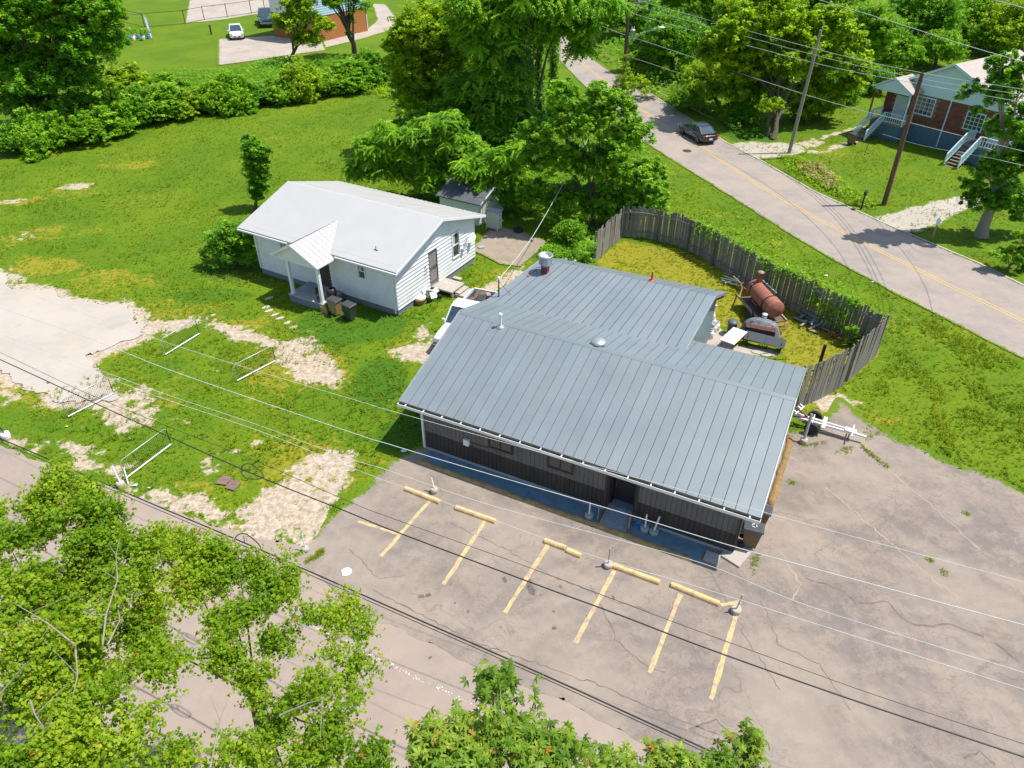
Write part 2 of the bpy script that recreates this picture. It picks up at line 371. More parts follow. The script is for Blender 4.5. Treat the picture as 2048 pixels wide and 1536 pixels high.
ground=grid_mesh('ground',gxs,gys,0,attrs={'bare':a_bare,'dry':a_dry,'lush':a_lush},m=ground_material(),zf=far_hill)

def pave_material(name,c0,c1,c2,crack=.5,grass=True,cs=.55,dark=(.16,.125,.11),fine=.5):
    m=D.materials.new(name); t=nodes(m); N=t.nodes; L=t.links; b=N['Principled BSDF']
    v=N.new('ShaderNodeNewGeometry').outputs['Position']
    f1,_=noise_n(N,L,v,.28,7,.62,.36,.64); f2,_=noise_n(N,L,v,1.1,8,.7,.42,.62); f3,r3=noise_n(N,L,v,40,3,.7,.3,.7)
    c=mixc(N,L,f1,c0,c1); c=mixc(N,L,math_n(N,L,'MULTIPLY',f2,.55),c,c2)
    f6,_=noise_n(N,L,v,.55,6,.72,.56,.68); c=mixc(N,L,math_n(N,L,'MULTIPLY',f6,.45),c,dark)
    c=mixc(N,L,math_n(N,L,'MULTIPLY',f3,.22),c,dark)
    # wandering cracks
    wn=N.new('ShaderNodeTexNoise'); wn.inputs['Scale'].default_value=1.2; wn.inputs['Detail'].default_value=6; L.new(v,wn.inputs[0])
    wv=N.new('ShaderNodeVectorMath'); wv.operation='MULTIPLY_ADD'; L.new(wn.outputs['Color'],wv.inputs[0]); wv.inputs[1].default_value=(1.6,1.6,0); L.new(v,wv.inputs[2])
    out=c
    for sc,w,am,reg in ((cs*.35,.006,.6,(.45,.6)),(2.2,.03,.6,(.46,.6)),(5,.055,.6,(.44,.6))):
        vo=N.new('ShaderNodeTexVoronoi'); vo.feature='DISTANCE_TO_EDGE'; vo.inputs['Scale'].default_value=sc; L.new(wv.outputs[0],vo.inputs[0])
        r=N.new('ShaderNodeMapRange'); L.new(vo.outputs[0],r.inputs[0]); r.inputs[1].default_value=0; r.inputs[2].default_value=w; r.inputs[3].default_value=1; r.inputs[4].default_value=0
        rg,_=noise_n(N,L,v,.23+sc*.01,4,.6,reg[0],reg[1])
        k=math_n(N,L,'MULTIPLY',math_n(N,L,'MULTIPLY',r.outputs[0],rg),crack*am)
        out=mixc(N,L,k,out,dark)
    if grass:
        gc,_=grass_color(N,L,v)
        nb=N.new('ShaderNodeTexNoise'); nb.inputs['Scale'].default_value=3; nb.inputs['Detail'].default_value=8; nb.inputs['Roughness'].default_value=.75; L.new(v,nb.inputs[0])
        s=math_n(N,L,'ADD',attr(N,'edge'),math_n(N,L,'MULTIPLY',math_n(N,L,'SUBTRACT',nb.outputs[0],.5),1.3))
        r=N.new('ShaderNodeMapRange'); L.new(s,r.inputs[0]); r.inputs[1].default_value=-.02; r.inputs[2].default_value=.12
        out=mixc(N,L,r.outputs[0],gc,out)
    L.new(out,b.inputs['Base Color']); b.inputs['Roughness'].default_value=.92; b.inputs['Specular IOR Level'].default_value=.25
    bp=N.new('ShaderNodeBump'); bp.inputs['Strength'].default_value=.35; bp.inputs['Distance'].default_value=.01; L.new(r3,bp.inputs['Height']); L.new(bp.outputs[0],b.inputs['Normal'])
    return m
def sheet(name,poly,z,m,res=.2,wob=.5,world=False,wscale=1.6,keepv=-.25,subtract=None,edgepoly=None):
    pw=poly if world else gp(poly); a=np.array(pw); x0,y0=a.min(0)-1; x1,y1=a.max(0)+1
    def ed(X,Y):
        d=sdist(X,Y,pw)
        if subtract is not None: d=np.minimum(d,-sdist(X,Y,gp(subtract)))
        return d+(fbm(X,Y,wscale,4,abs(hash(name))%97 if False else len(name))-.5)*2*wob
    def ed2(X,Y): return sdist(X,Y,gp(edgepoly))+(fbm(X,Y,wscale,4,len(name))-.5)*2*wob
    at={'edge':ed} if edgepoly is None else {'cut':ed,'edge':ed2}
    kk='edge' if edgepoly is None else 'cut'
    return grid_mesh(name,np.arange(x0,x1,res),np.arange(y0,y1,res),z,keep=lambda A:(A[kk]>keepv)&(A['edge']>-.25),attrs=at,m=m,snap=(kk,keepv))
m_lot=pave_material('lot_asphalt',(.30,.25,.205),(.20,.172,.150),(.37,.30,.235),crack=.95,dark=(.15,.115,.10))
m_street=pave_material('street_asphalt',(.345,.275,.225),(.29,.238,.20),(.385,.30,.235),crack=.4,dark=(.25,.20,.17),grass=False)
m_gravel=pave_material('gravel',(.40,.36,.31),(.46,.415,.36),(.50,.42,.33),crack=.15,dark=(.31,.27,.24),grass=False)
m_road=pave_material('road_surface',(.345,.29,.245),(.28,.245,.215),(.39,.325,.265),crack=.35,dark=(.24,.20,.19))
m_conc=pave_material('pad_concrete',(.44,.38,.32),(.37,.32,.27),(.50,.42,.34),crack=.35,cs=.8)
SEAM=[(600,1115),(760,1225),(1000,1330),(1200,1425),(1450,1530),(1700,1650),(2300,2000)]
sheet('parking_lot',[(640,1085),(665,1030),(700,1000),(745,962),(800,918),(835,900),(900,880),(1500,840),(1580,862),(1640,858),(1682,800),(1735,845),(1800,885),(1850,905),(1900,932),(1960,948),(2048,985),(2500,1180),(2600,1500)]+SEAM[::-1],.012,m_lot,.16,.3,edgepoly=[(560,1150),(665,1030),(700,1000),(745,962),(800,918),(835,900),(900,880),(1500,840),(1580,862),(1640,858),(1682,800),(1735,845),(1800,885),(1850,905),(1900,932),(1960,948),(2048,985),(2500,1180),(3500,2500),(500,2500)])
sheet('street',[(-700,640),(-300,770),(0,893),(100,925),(200,965),(300,1003),(420,1050),(520,1085),(600,1085),(760,1180),(1000,1270),(1250,1370),(2300,1800),(1700,2300),(400,2300),(-1500,1500)],.006,m_street,.2,.3,keepv=0.)
sheet('gravel_drive',[(-600,480),(0,548),(40,568),(130,588),(235,607),(300,645),(285,668),(240,690),(180,712),(185,740),(215,757),(245,795),(200,806),(150,812),(95,792),(60,765),(0,742),(-500,600)],.006,m_gravel,.14,.9,wscale=1.5,keepv=0.)
RL=[(1030,-45),(1058,0),(1074,38),(1079,70),(1110,110),(1165,168),(1230,228),(1289,283),(1350,323),(1373,337),(1483,405),(1592,475),(1665,518),(1820,601),(2048,716),(2400,885)]
RR=[(2400,720),(2048,572),(1957,527),(1811,466),(1720,425),(1629,384),(1526,324),(1453,286),(1373,235),(1300,187),(1231,151),(1163,103),(1122,62),(1091,34),(1075,0),(1050,-45)]
sheet('road',RL+RR,.008,m_road,.3,.12,wscale=.9,keepv=-.1)
m_patio=pave_material('patio_concrete',(.34,.28,.21),(.27,.22,.165),(.40,.33,.25),crack=.5)
m_gd=pave_material('drive_gravel',(.36,.33,.29),(.42,.38,.33),(.5,.41,.28),crack=.05,dark=(.38,.33,.28))
sheet('gravel_drive.001',[(1462,288),(1500,283),(1560,285),(1600,292),(1610,305),(1560,315),(1500,318)],.005,m_gd,.2,.5)
sheet('gravel_drive.002',[(1740,432),(1800,425),(1860,405),(1950,390),(1990,405),(1920,425),(1850,460),(1810,466)],.005,m_gd,.2,.5)
sheet('patio',[(944,500),(985,452),(1040,462),(1098,486),(1068,512),(1040,533),(1000,528)],.03,m_patio,.15,.12,keepv=-.03)
sheet('concrete_pad',[(438,78),(555,71),(640,74),(650,100),(560,112),(500,122),(438,130)],.01,m_conc,.5,.1)
sheet('concrete_pad.001',[(383,-20),(560,-20),(560,20),(440,40),(371,46)],.01,m_conc,.5,.1)
sheet('path',[(560,118),(650,95),(720,78),(775,62),(800,45),(770,8),(745,8),(756,40),(730,62),(650,82)],.009,m_conc,.5,.2)

def strip(name,pts,width,z,m,seg=.4,wob=.0,parent=None,kind='structure',label=None):
    pts=[Vector(p) for p in pts]; out=[]
    for a,b in zip(pts[:-1],pts[1:]):
        n=max(1,int((b-a).length/seg))
        for i in range(n): out.append(a.lerp(b,i/n))
    out.append(pts[-1]); mb=MB(); vs=[]
    for i,p in enumerate(out):
        d=(out[min(i+1,len(out)-1)]-out[max(i-1,0)]).normalized(); r=Vector((d.y,-d.x,0))
        ww=width/2*(1+random.uniform(-wob,wob)); w2=width/2*(1+random.uniform(-wob,wob))
        vs+= [Vector((p.x,p.y,z))-r*ww,Vector((p.x,p.y,z))+r*w2]
    mb.add(vs,[(2*i,2*i+1,2*i+3,2*i+2) for i in range(len(out)-1)])
    return mb.build(name,m,parent,kind=kind,label=label)
# bay lines and other paint
for a,b in (((862,999),(762,1113)),((972,1040),(887,1170)),((1096,1090),(1010,1226)),((1229,1142),(1150,1286)),((1361,1189),(1299,1346)),((1478,1210),(1422,1399))):
    strip('parking_line',[P(*a),P(*b)],.16,.017,'paint_yellow',.25,.25)
strip('parking_line',[P(716,1043),P(795,1068)],.11,.017,'paint_yellow',.25,.35)
strip('parking_line',[P(1441,1210),P(1482,1204)],.13,.018,'paint_yellow',.2,.3)
CLn=[(1035,-20),(1066,30),(1078,52),(1105,82),(1156,120),(1224,174),(1300,232),(1350,266),(1410,299),(1519,372),(1629,435),(1756,500),(1900,572),(2048,643),(2300,765)]
for s in (-.14,.14):
    pts=[P(*p) for p in CLn]; q=[]
    for i,p in enumerate(pts):
        d=(pts[min(i+1,len(pts)-1)]-pts[max(i-1,0)]).normalized(); q.append(p+Vector((d.y,-d.x,0))*s)
    strip('center_line',q,.10,.014,'road_yellow',1,.1)
mat('chalk',(.75,.73,.72),.9)
for k in range(34):
    t=k/33; a=P(745+160*t if False else 760+190*t,1290+100*t)
    if 0.3<t<.38 and k%2: continue
    a+=Vector((random.uniform(-.05,.05),random.uniform(-.04,.04),0))
# faint white street line fragments joined into one worn line
mb=MB()
for k in range(170):
    t=random.random()**1.0
    if 560+t*420>905 and random.random()<.6: continue
    c=P(590+t*390,1235+t*193-0*1)+Vector((random.gauss(0,.05),random.gauss(0,.05),0)); s=random.uniform(.008,.028); a=random.random()*3
    vs=[c+Vector((math.cos(a+q)*s*random.uniform(.6,1.3),math.sin(a+q)*s*random.uniform(.6,1.3),.012)) for q in (0,1.6,3.1,4.7)]
    mb.add(vs,[(0,1,2,3)])
mb.build('worn_street_line','chalk',kind='structure')
mat('stain',(.13,.105,.09),.8,var=.3); mat('stain_brown',(.24,.185,.15),.9,var=.2)
def splat(px,py,r,m,name='oil_stain',z=.0165):
    c=P(px,py); mb=MB(); n=18; vs=[c+Vector((0,0,z))]
    ph=random.random()*6
    for k in range(n):
        t=k/n*2*math.pi; rr=r*(1+.25*math.sin(2*t+ph)+.15*math.sin(5*t+2*ph)+random.uniform(-.1,.1)); vs.append(c+Vector((rr*math.cos(t),rr*math.sin(t)*1.2,z)))
    mb.add(vs,[(0,k+1,(k+1)%n+1) for k in range(n)]); mb.build(name,m,kind='structure')
for a in ((843,1193,.09),(856,1191,.09),(1009,1160,.1),(1063,1181,.16),(1121,1174,.07),(1058,1166,.13)): splat(*a,'stain')
for a in ((1254,1334,.16),(1640,992,.3),(1603,1216,.2),(1290,1240,.14),(1988,1270,.35)): splat(*a,'stain_brown')
for k in range(14): splat(*((lambda: (random.uniform(700,1500),random.uniform(1150,1330)))() ),random.uniform(.03,.07),'stain')

mat('crack',(.16,.13,.11),.95,var=.3); mat('sand_seam',(.34,.275,.215),.95,var=.2)
def crackline(pts,w,m,name='asphalt_crack'):
    W_=[P(*p) for p in pts]; q=[]
    for a,b in zip(W_[:-1],W_[1:]):
        n=max(2,int((b-a).length/.18))
        for i in range(n): q.append(a.lerp(b,i/n)+Vector((random.gauss(0,.035),random.gauss(0,.035),0)))
    q.append(W_[-1]); strip(name,q,w,.0145 if m=='crack' else .0135,m,5,.75)
crackline([(1610,1158),(1650,1168),(1686,1185),(1712,1207),(1775,1203),(1802,1234),(1833,1252),(1905,1250),(1980,1279),(2040,1325)],.06,'crack')
crackline([(1650,975),(1700,1015),(1740,1051),(1851,1145),(1918,1198)],.045,'sand_seam')
crackline([(1726,890),(1802,962),(1873,1020),(1960,1100)],.05,'sand_seam')
crackline([(1560,1100),(1600,1170),(1585,1200)],.05,'sand_seam'); crackline([(1415,1135),(1500,1290),(1560,1380)],.03,'crack')
crackline([(900,1045),(1010,1100),(1100,1150),(1200,1190),(1300,1225)],.03,'crack'); crackline([(745,1180),(860,1240),(960,1290),(1080,1330),(1200,1370),(1330,1430),(1440,1470)],.04,'crack')
crackline([(1380,1460),(1430,1440),(1450,1455),(1490,1510),(1540,1560)],.07,'crack'); crackline([(700,1100),(760,1160),(810,1150)],.03,'crack'); crackline([(1180,1170),(1240,1290),(1290,1330),(1330,1345)],.03,'crack'); crackline([(1520,1200),(1560,1290),(1640,1330),(1700,1420)],.03,'crack'); crackline([(1930,1520),(1960,1500),(1990,1530)],.06,'crack')
# ------------------------------------------------------------ foliage machinery
def rotmats(n,up_bias=0.5,rg=rng):
    # random frames whose z axis leans to +Z by up_bias
    z=rg.normal(size=(n,3)); z/=np.linalg.norm(z,axis=1)[:,None]; z[:,2]=np.abs(z[:,2]); z[:,2]+=up_bias*2; z/=np.linalg.norm(z,axis=1)[:,None]
    a=rg.normal(size=(n,3)); x=np.cross(a,z); x/=np.linalg.norm(x,axis=1)[:,None]; y=np.cross(z,x)
    return np.stack([x,y,z],2)
def tmpl_leaf(l=1,w=.5,fold=.12):
    return np.array([(0,0,0),(l*.45,w/2,fold*l),(l,0,-.05*l),(l*.45,-w/2,fold*l)]),np.array([(0,1,2,3)])
def tmpl_tri(l=1,w=.5,fold=.12):
    return np.array([(0,-w*.5,0),(l,0,-.06*l),(0,w*.5,fold*l)]),np.array([(0,1,2)])
def tmpl_join(parts):
    V=[];Q=[];n=0
    for v,q in parts: V.append(v);Q.append(q+n);n+=len(v)
    return np.concatenate(V),np.concatenate(Q)
def xf(v,ang=0,tilt=0,sc=1,off=(0,0,0)):
    ca,sa=math.cos(ang),math.sin(ang); ct,st=math.cos(tilt),math.sin(tilt)
    v=v*sc; v=v@np.array([[ct,0,st],[0,1,0],[-st,0,ct]]).T   # tilt down about y
    v=v@np.array([[ca,-sa,0],[sa,ca,0],[0,0,1]]).T
    return v+np.array(off)
def sprig(n=6,seed=0,w=.55,T=tmpl_tri):
    r=np.random.default_rng(seed); ps=[]
    for i in range(n):
        v,q=T(.46,.46*w)
        ps.append((xf(v,r.uniform(0,6.28),r.uniform(-.5,.8),r.uniform(.7,1.2),(r.uniform(-.3,.3),r.uniform(-.3,.3),r.uniform(-.25,.2))),q))
    return tmpl_join(ps)
def fan(n=6,w=.38):
    ps=[]
    for i in range(n):
        v,q=tmpl_leaf(.8,.8*w); a=(i/(n-1)-.5)*4.6; ps.append((xf(v,a,.35+.1*(i%2),1-.25*abs(i/(n-1)-.5),(0,0,0)),q))
    return tmpl_join(ps)
def frond(n=6):
    ps=[]
    for i in range(n):
        t=(i+1)/n; x=t; z=-.45*t*t
        for s in (-1,1):
            v,q=tmpl_tri(.36*(1-.35*t),.19); ps.append((xf(v,s*1.15,.35+.2*t,1,(x,0,z)),q))
    v,q=tmpl_tri(.3,.15); ps.append((xf(v,0,.7,1,(1,0,-.45)),q))
    return tmpl_join(ps)
TM={'leaf':tmpl_leaf(),'sprig':sprig(6,1,.62),'sprig2':sprig(5,2,.7,tmpl_leaf),'fan':fan(),'frond':frond()}
def scatter_mesh(name,tm,pos,scale,tint,m,up=.5,rg=rng,frames=None):
    v,q=TM[tm]; n=len(pos); Rm=rotmats(n,up,rg) if frames is None else frames
    V=np.einsum('nij,kj->nki',Rm,v)*scale[:,None,None]+pos[:,None,:]
    Q=(q[None]+(np.arange(n)*len(v))[:,None,None]).reshape(-1,q.shape[1])
    me=npmesh(name,V.reshape(-1,3),Q)
    at=me.attributes.new('tint','FLOAT','POINT')
    tt=np.repeat(tint,len(v))+rg.uniform(-.08,.08,n*len(v)); at.data.foreach_set('value',np.clip(tt,0,1).astype(np.float32))
    me.materials.append(MATS[m]); return me
def crown_points(blobs,dens,rg,clump=.28,per=9,shell=.45,bottom=-.65):
    """blobs: (center,rx,ry,rz); clumped points through each blob's outer volume"""
    out=[];tint=[]
    for c,rx,ry,rz in blobs:
        vol=(rx*ry*rz)**(2/3); n=max(4,int(dens*vol))
        d=rg.normal(size=(n,3)); d/=np.linalg.norm(d,axis=1)[:,None]; d[:,2]=np.where(d[:,2]<bottom,-d[:,2],d[:,2])
        r=shell+(1-shell)*rg.random(n)**.6; r*=1+.5*(rg.random(n)-.5)+.25*(np.sin(d[:,0]*5+c[0])*np.sin(d[:,2]*6+c[1]))
        cc=np.array(c)+d*r[:,None]*np.array([rx,ry,rz])
        ct=.42+.22*rg.normal(size=n)
        k=rg.poisson(per,n)+2
        idx=np.repeat(np.arange(n),k); cs=clump*(rx*ry*rz)**(1/3)
        off=rg.normal(size=(len(idx),3))*np.array([cs,cs,cs*.5])*.6
        out.append(cc[idx]+off); tint.append(ct[idx]+rg.normal(size=len(idx))*.12)
    return np.concatenate(out),np.concatenate(tint)
def make_branches(mb,base,blobs,r0,rg,fork=.35,sub=3):
    base=Vector(base); cs=[Vector(b[0]) for b in blobs]
    mean=sum(cs,Vector())/len(cs); top=base.lerp(mean,.75); top.z=max(top.z,base.z+ (mean.z-base.z)*.7)
    n=6; pts=[];rad=[]
    for i in range(n+1):
        t=i/n; p=base.lerp(top,t)+Vector((rg.normal()*.15,rg.normal()*.15,0))*(0 if i==0 else 1)*min(1,r0*3); pts.append(p); rad.append(r0*(1.25 if i==0 else 1-.55*t))
    mb.tube(pts,rad,8)
    for b in sorted(blobs,key=lambda q:-q[1])[:14]:
        c=Vector(b[0]); t=rg.uniform(fork,.9); s=pts[int(t*n)]; mid=s.lerp(c,.5)+Vector((0,0,.12*(c-s).length))
        rr=rad[int(t*n)]*.55; mb.tube([s,mid,c],[rr,rr*.6,rr*.25],6)
        for k in range(sub):
            d=Vector(rg.normal(size=3)).normalized(); e=c+Vector((d.x*b[1],d.y*b[2],abs(d.z)*b[3]))*.8
            mb.tube([mid.lerp(c,rg.uniform(.2,1)),e],[rr*.35,rr*.08],4)
def tree(label,base,blobs,m,size=.3,tm='sprig',dens=22,per=9,r0=.2,cat='tree',group=None,name='tree',bark='bark',seed=None,up=.5,clump=.28,bare=None,shell=.45,bottom=-.65):
    dens*=.47; up=max(up,.9)
    rg=np.random.default_rng(seed if seed is not None else int(abs(base[0])*100)+int(base[1]*10))
    t=thing(name,label,cat,base,0,group); b0=Vector(base)
    bl=[(Vector(c)-b0,rx,ry,rz) for c,rx,ry,rz in blobs]
    mb=MB(); make_branches(mb,(0,0,-.1),bl,r0,rg)
    mb.build('trunk',bark,t,fix=False)
    pos,ti=crown_points([(tuple(c),rx,ry,rz) for c,rx,ry,rz in bl],dens,rg,clump,per,shell,bottom)
    k=pos[:,2]>.05; pos=pos[k];ti=ti[k]
    me=scatter_mesh('crown',tm,pos,size*rg.uniform(.7,1.3,len(pos)),ti,m,up,rg)
    o=D.objects.new('crown',me); C.objects.link(o); o.parent=t
    return t
def pblob(px,py,r,Y=None,z=None,sq=.85,dy=0,dep=1.0):
    c=B(px,py,Y+dy) if z is None else P(px,py,z); k=r*depth(c)/F
    return (c,k,k*dep,k*sq)

# ============================================================ BAR BUILDING
O=P(854,896); UA=116.7; BZ=azrot(UA)
bar=thing('roadside_building','long dark wood sided commercial building with blue grey standing seam metal roof','building',O,BZ)
RU0,RU1=-.95,14.45; EV,EZ=-.36,2.6; RV,RZ=5.0,4.3; REV,REZ=9.4,3.08
def zfr(v): return EZ+(v-EV)/(RV-EV)*(RZ-EZ)
def zre(v): return RZ-(v-RV)/(REV-RV)*(RZ-REZ)
WU1=13.85
def wallpoly(u0,u1,v0,v1,top,name,m,parent=bar,bw=.2,z0=0.12,depthdir=(0,-.03,0)):
    pass
# front siding boards, dark lower course, greyer upper course
def siding_front(u0,u1,za,zb,name,m,v=0.,bw=.2,proud=.0):
    mb=MB(); u=u0
    while u<u1-.01:
        e=min(u+bw,u1); mb.box(u+.008,e-.008,v-.03-proud,v,za,zb); u=e
    mb.box(u0,u1,v,v+.1,za,zb)
    return mb.build(name,m,bar,kind=None)
DU0,DU1=8.62,9.82
fw=MB()
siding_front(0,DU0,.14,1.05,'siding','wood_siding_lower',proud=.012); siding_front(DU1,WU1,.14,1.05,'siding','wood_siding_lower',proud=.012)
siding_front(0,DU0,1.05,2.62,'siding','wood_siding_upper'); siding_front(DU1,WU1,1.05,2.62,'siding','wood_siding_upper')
mb=MB(); mb.box(-.02,DU0,-.07,.0,-.05,.14); mb.box(DU1,WU1,-.07,.0,-.05,.14); mb.build('foundation','concrete_grey',bar)
# side and rear walls
mb=MB()
mb.prism([(0.002,.1,0),(0.002,9.0,0),(0.002,9.0,zre(9.0)-.12),(0.002,RV,RZ-.14),(0.002,.1,zfr(.1)-.12)],(.12,0,0))
mb.prism([(WU1-.122,.1,0),(WU1-.122,9.0,0),(WU1-.122,9.0,zre(9.0)-.12),(WU1-.122,RV,RZ-.14),(WU1-.122,.1,zfr(.1)-.12)],(.12,0,0))
mb.box(.15,WU1-.15,8.85,9.0,0,3.0); mb.build('wall','wood_siding_upper',bar)
mat('rib_wall',(.20,.27,.31),.5,.1)
mb=MB(); v=7.7
while v<15.0:
    mb.box(9.06,9.10,v+.02,v+.2,0,3.55 if v<13 else 2.9); v+=.22
mb.box(8.98,9.06,7.5,15.1,0,3.0); mb.prism([(9.0,7.5,3.0),(9.0,15.1,3.0),(9.0,15.1,2.95),(9.0,12.6,3.78),(9.0,7.6,3.4)],(.05,0,0))
mb.box(.3,9.0,15.0,15.1,0,2.8); mb.box(.25,.35,9.0,15.1,0,3.0); mb.build('wall',MATS['rib_wall'],bar)
# door recess
mb=MB(); mb.box(DU0,DU0+.07,0,.75,0,2.62); mb.box(DU1-.07,DU1,0,.75,0,2.62); mb.box(DU0,DU1,.68,.75,0,2.6); mb.build('door_recess','wood_siding_lower',bar)
mb=MB(); mb.box(DU1-.0,DU1+.09,-.06,.02,.0,2.6); mb.box(DU0-.09,DU0,-.06,.02,.0,2.6); mb.build('door_post','wood_dark',bar)
mb=MB(); mb.box(DU0+.1,DU1-.1,.62,.66,.12,2.15); dr=mb.build('door','dark_metal',bar)
mb=MB(); mb.box(DU0+.2,DU1-.2,.6,.62,1.2,1.95); mb.build('door_panel','wood_dark',dr)
mb=MB(); mb.box(DU0+.18,DU0+.22,.55,.6,.95,1.2); mb.lathe([(.035,-.03),(.035,.03)],8,(DU0+.2,.56,1.32)); mb.build('handle','chrome',dr)
# windows
for u0 in (3.3,6.05):
    mb=MB(); w=1.0; z0,z1=1.42,1.95
    for a in ((u0,u0+w,z1,z1+.08),(u0,u0+w,z0-.08,z0),(u0-.08,u0,z0-.08,z1+.08),(u0+w,u0+w+.08,z0-.08,z1+.08),(u0+w/2-.02,u0+w/2+.02,z0,z1)):
        mb.box(a[0],a[1],-.075,-.03,a[2],a[3])
    wn=mb.build('window','wood_dark',bar); mb=MB(); mb.box(u0,u0+w,-.05,-.035,z0,z1); mb.build('pane','lid_brown' if False else 'window_glass',wn)
mb=MB(); mb.box(2.05,2.32,-.19,-.035,1.1,1.42); mb.build('meter_box','white_paint',bar,bevel=.02)
mb=MB(); mb.bar((2.3,-.05,1.25),(3.2,-.05,1.3),.02,.02); mb.build('conduit','cable_black',bar)
# fascia, gutter
mb=MB(); mb.box(RU0,RU1,EV+.0,EV+.03,EZ-.2,EZ-.04); mb.build('fascia','old_wood',bar)
mb=MB(); g0=EV-.17
mb.box(RU0-.03,RU1+.02,g0,g0+.02,EZ-.16,EZ-.05); mb.box(RU0-.03,RU1+.02,g0,EV-.005,EZ-.18,EZ-.16)
mb.box(RU0-.05,RU0-.03,g0,EV,EZ-.18,EZ-.05); mb.box(RU1+.02,RU1+.04,g0,EV,EZ-.18,EZ-.05)
gt=mb.build('gutter','white_metal',bar)
for k in range(17):
    u=RU0+.35+k*(RU1-RU0-.7)/16; mb=MB(); mb.bar((u,g0-.005,EZ-.045),(u,EV+.02,EZ-.03),.05,.015); mb.build('gutter_hanger','white_metal',gt)
mb=MB(); mb.box(-.1,-.01,-.13,-.04,.1,2.35); mb.bar((-.05,-.08,2.33),(-.05,g0+.05,2.45),.07,.07); mb.build('downspout','white_metal',bar)
mb=MB(); mb.box(WU1-.05,WU1+.03,-.1,-.02,.3,2.4); mb.build('corner_post','wood_dark',bar)
mat('debris',(.16,.12,.05),.95,var=.5,vs=12)
mb=MB(); mb.box(RU0,RU1,g0+.03,EV-.01,EZ-.155,EZ-.12); mb.build('gutter_leaf_litter',MATS['debris'],gt)
# roofs: every panel its own part
roof=MB(); roof.prism([(RU0+.02,EV+.03,EZ-.1),(RU0+.02,RV,RZ-.1),(RU0+.02,REV-.03,REZ-.1),(RU0+.02,REV-.03,REZ-.02),(RU0+.02,RV,RZ-.02),(RU0+.02,EV+.03,EZ-.02)],(RU1-RU0-.04,0,0))
roof=roof.build('roof','roof_rib',bar)
def panels(n,u0,u1,va,za,vb,zb,parent,rib=.035,m='roof_blue',vshift=lambda i,u:(0,0)):
    """va/za low edge, vb/zb high edge"""
    w=(u1-u0)/n; me=None
    L=math.hypot(vb-va,zb-za); sl=math.atan2(zb-za,vb-va)
    mb=MB(); mb.box(0.011,w-.011,0,L,0,.02); pass
    me=mb.mesh('roof_panel'); me.materials.append(MATS[m])
    for i in range(n):
        o=D.objects.new('roof_panel',me); C.objects.link(o); o.parent=parent; o.location=(u0+i*w,va,za+random.uniform(0,.002)); o.rotation_euler=(sl,0,0)
panels(34,RU0,RU1,EV-.03,EZ,RV,RZ,roof)
panels(34,RU0,RU1,RV,RZ,REV,REZ,roof)
mb=MB(); mb.prism([(RU0-.01,RV-.16,RZ-.02),(RU0-.01,RV,RZ+.055),(RU0-.01,RV+.16,RZ-.02),(RU0-.01,RV+.16,RZ-.05),(RU0-.01,RV-.16,RZ-.07)],(RU1-RU0+.02,0,0)); mb.build('ridge_cap','roof_rib' if False else 'roof_blue',roof)
for u in (RU0-.03,RU1):
    for va,za,vb,zb in ((EV-.02,EZ,RV,RZ),(REV,REZ,RV,RZ)):
        mb=MB(); mb.bar((u+.015,va,za-.02),(u+.015,vb,zb-.0),.04,.14); mb.build('rake_trim','galv',roof)
# rear wing roof
WV0,WZ0=7.65,zre(7.65)+.02; WRV,WRZ=12.55,3.98; WEV,WEZ=15.4,2.85
def quadpanel(a,b,c,d,th=.03,m='roof_blue',parent=None,rib=True):
    a,b,c,d=map(Vector,(a,b,c,d)); n=(b-a).cross(d-a).normalized()
    if n.z<0: n=-n
    mb=MB(); mb.hexa(a,b,c,d,a+n*th,b+n*th,c+n*th,d+n*th)
    return mb.build('roof_panel',m,parent)
mb=MB()
A0=Vector((RU0,WV0,WZ0-.06));A1=Vector((9.32,WV0,WZ0-.06));Rg0=Vector((-.15,WRV,WRZ-.06));Rg1=Vector((9.4,WRV,WRZ-.06));E0=Vector((.25,WEV-.7,WEZ+.15));E1=Vector((9.45,WEV,WEZ-.06))
mb.prism([A0,A1,Rg1,Rg0],(0,0,-.1)); mb.prism([Rg0,Rg1,E1,E0],(0,0,-.1)); wing=mb.build('wing_roof','roof_rib',bar)
n=22; up=Vector((0,0,.03))
for i in range(n):
    t0,t1=i/n+.0016,(i+1)/n-.0016
    quadpanel(A0.lerp(A1,t0)+up,A0.lerp(A1,t1)+up,Rg0.lerp(Rg1,t1)+up,Rg0.lerp(Rg1,t0)+up,parent=wing)
    quadpanel(Rg0.lerp(Rg1,t0)+up,Rg0.lerp(Rg1,t1)+up,E0.lerp(E1,t1)+up,E0.lerp(E1,t0)+up,parent=wing)
for a_,b_ in ((Rg1,A1),(Rg1,E1),(A0,Rg0),(Rg0,E0)):
    mb=MB(); mb.bar(a_+Vector((.02,0,0)),b_+Vector((.02,0,0)),.05,.17); mb.build('rake_trim','galv',wing)
mb=MB(); mb.bar(Rg1+Vector((-.05,.1,-.2)),E1+Vector((-.05,0,-.2)),.05,.18); mb.build('fascia','dark_red',wing)
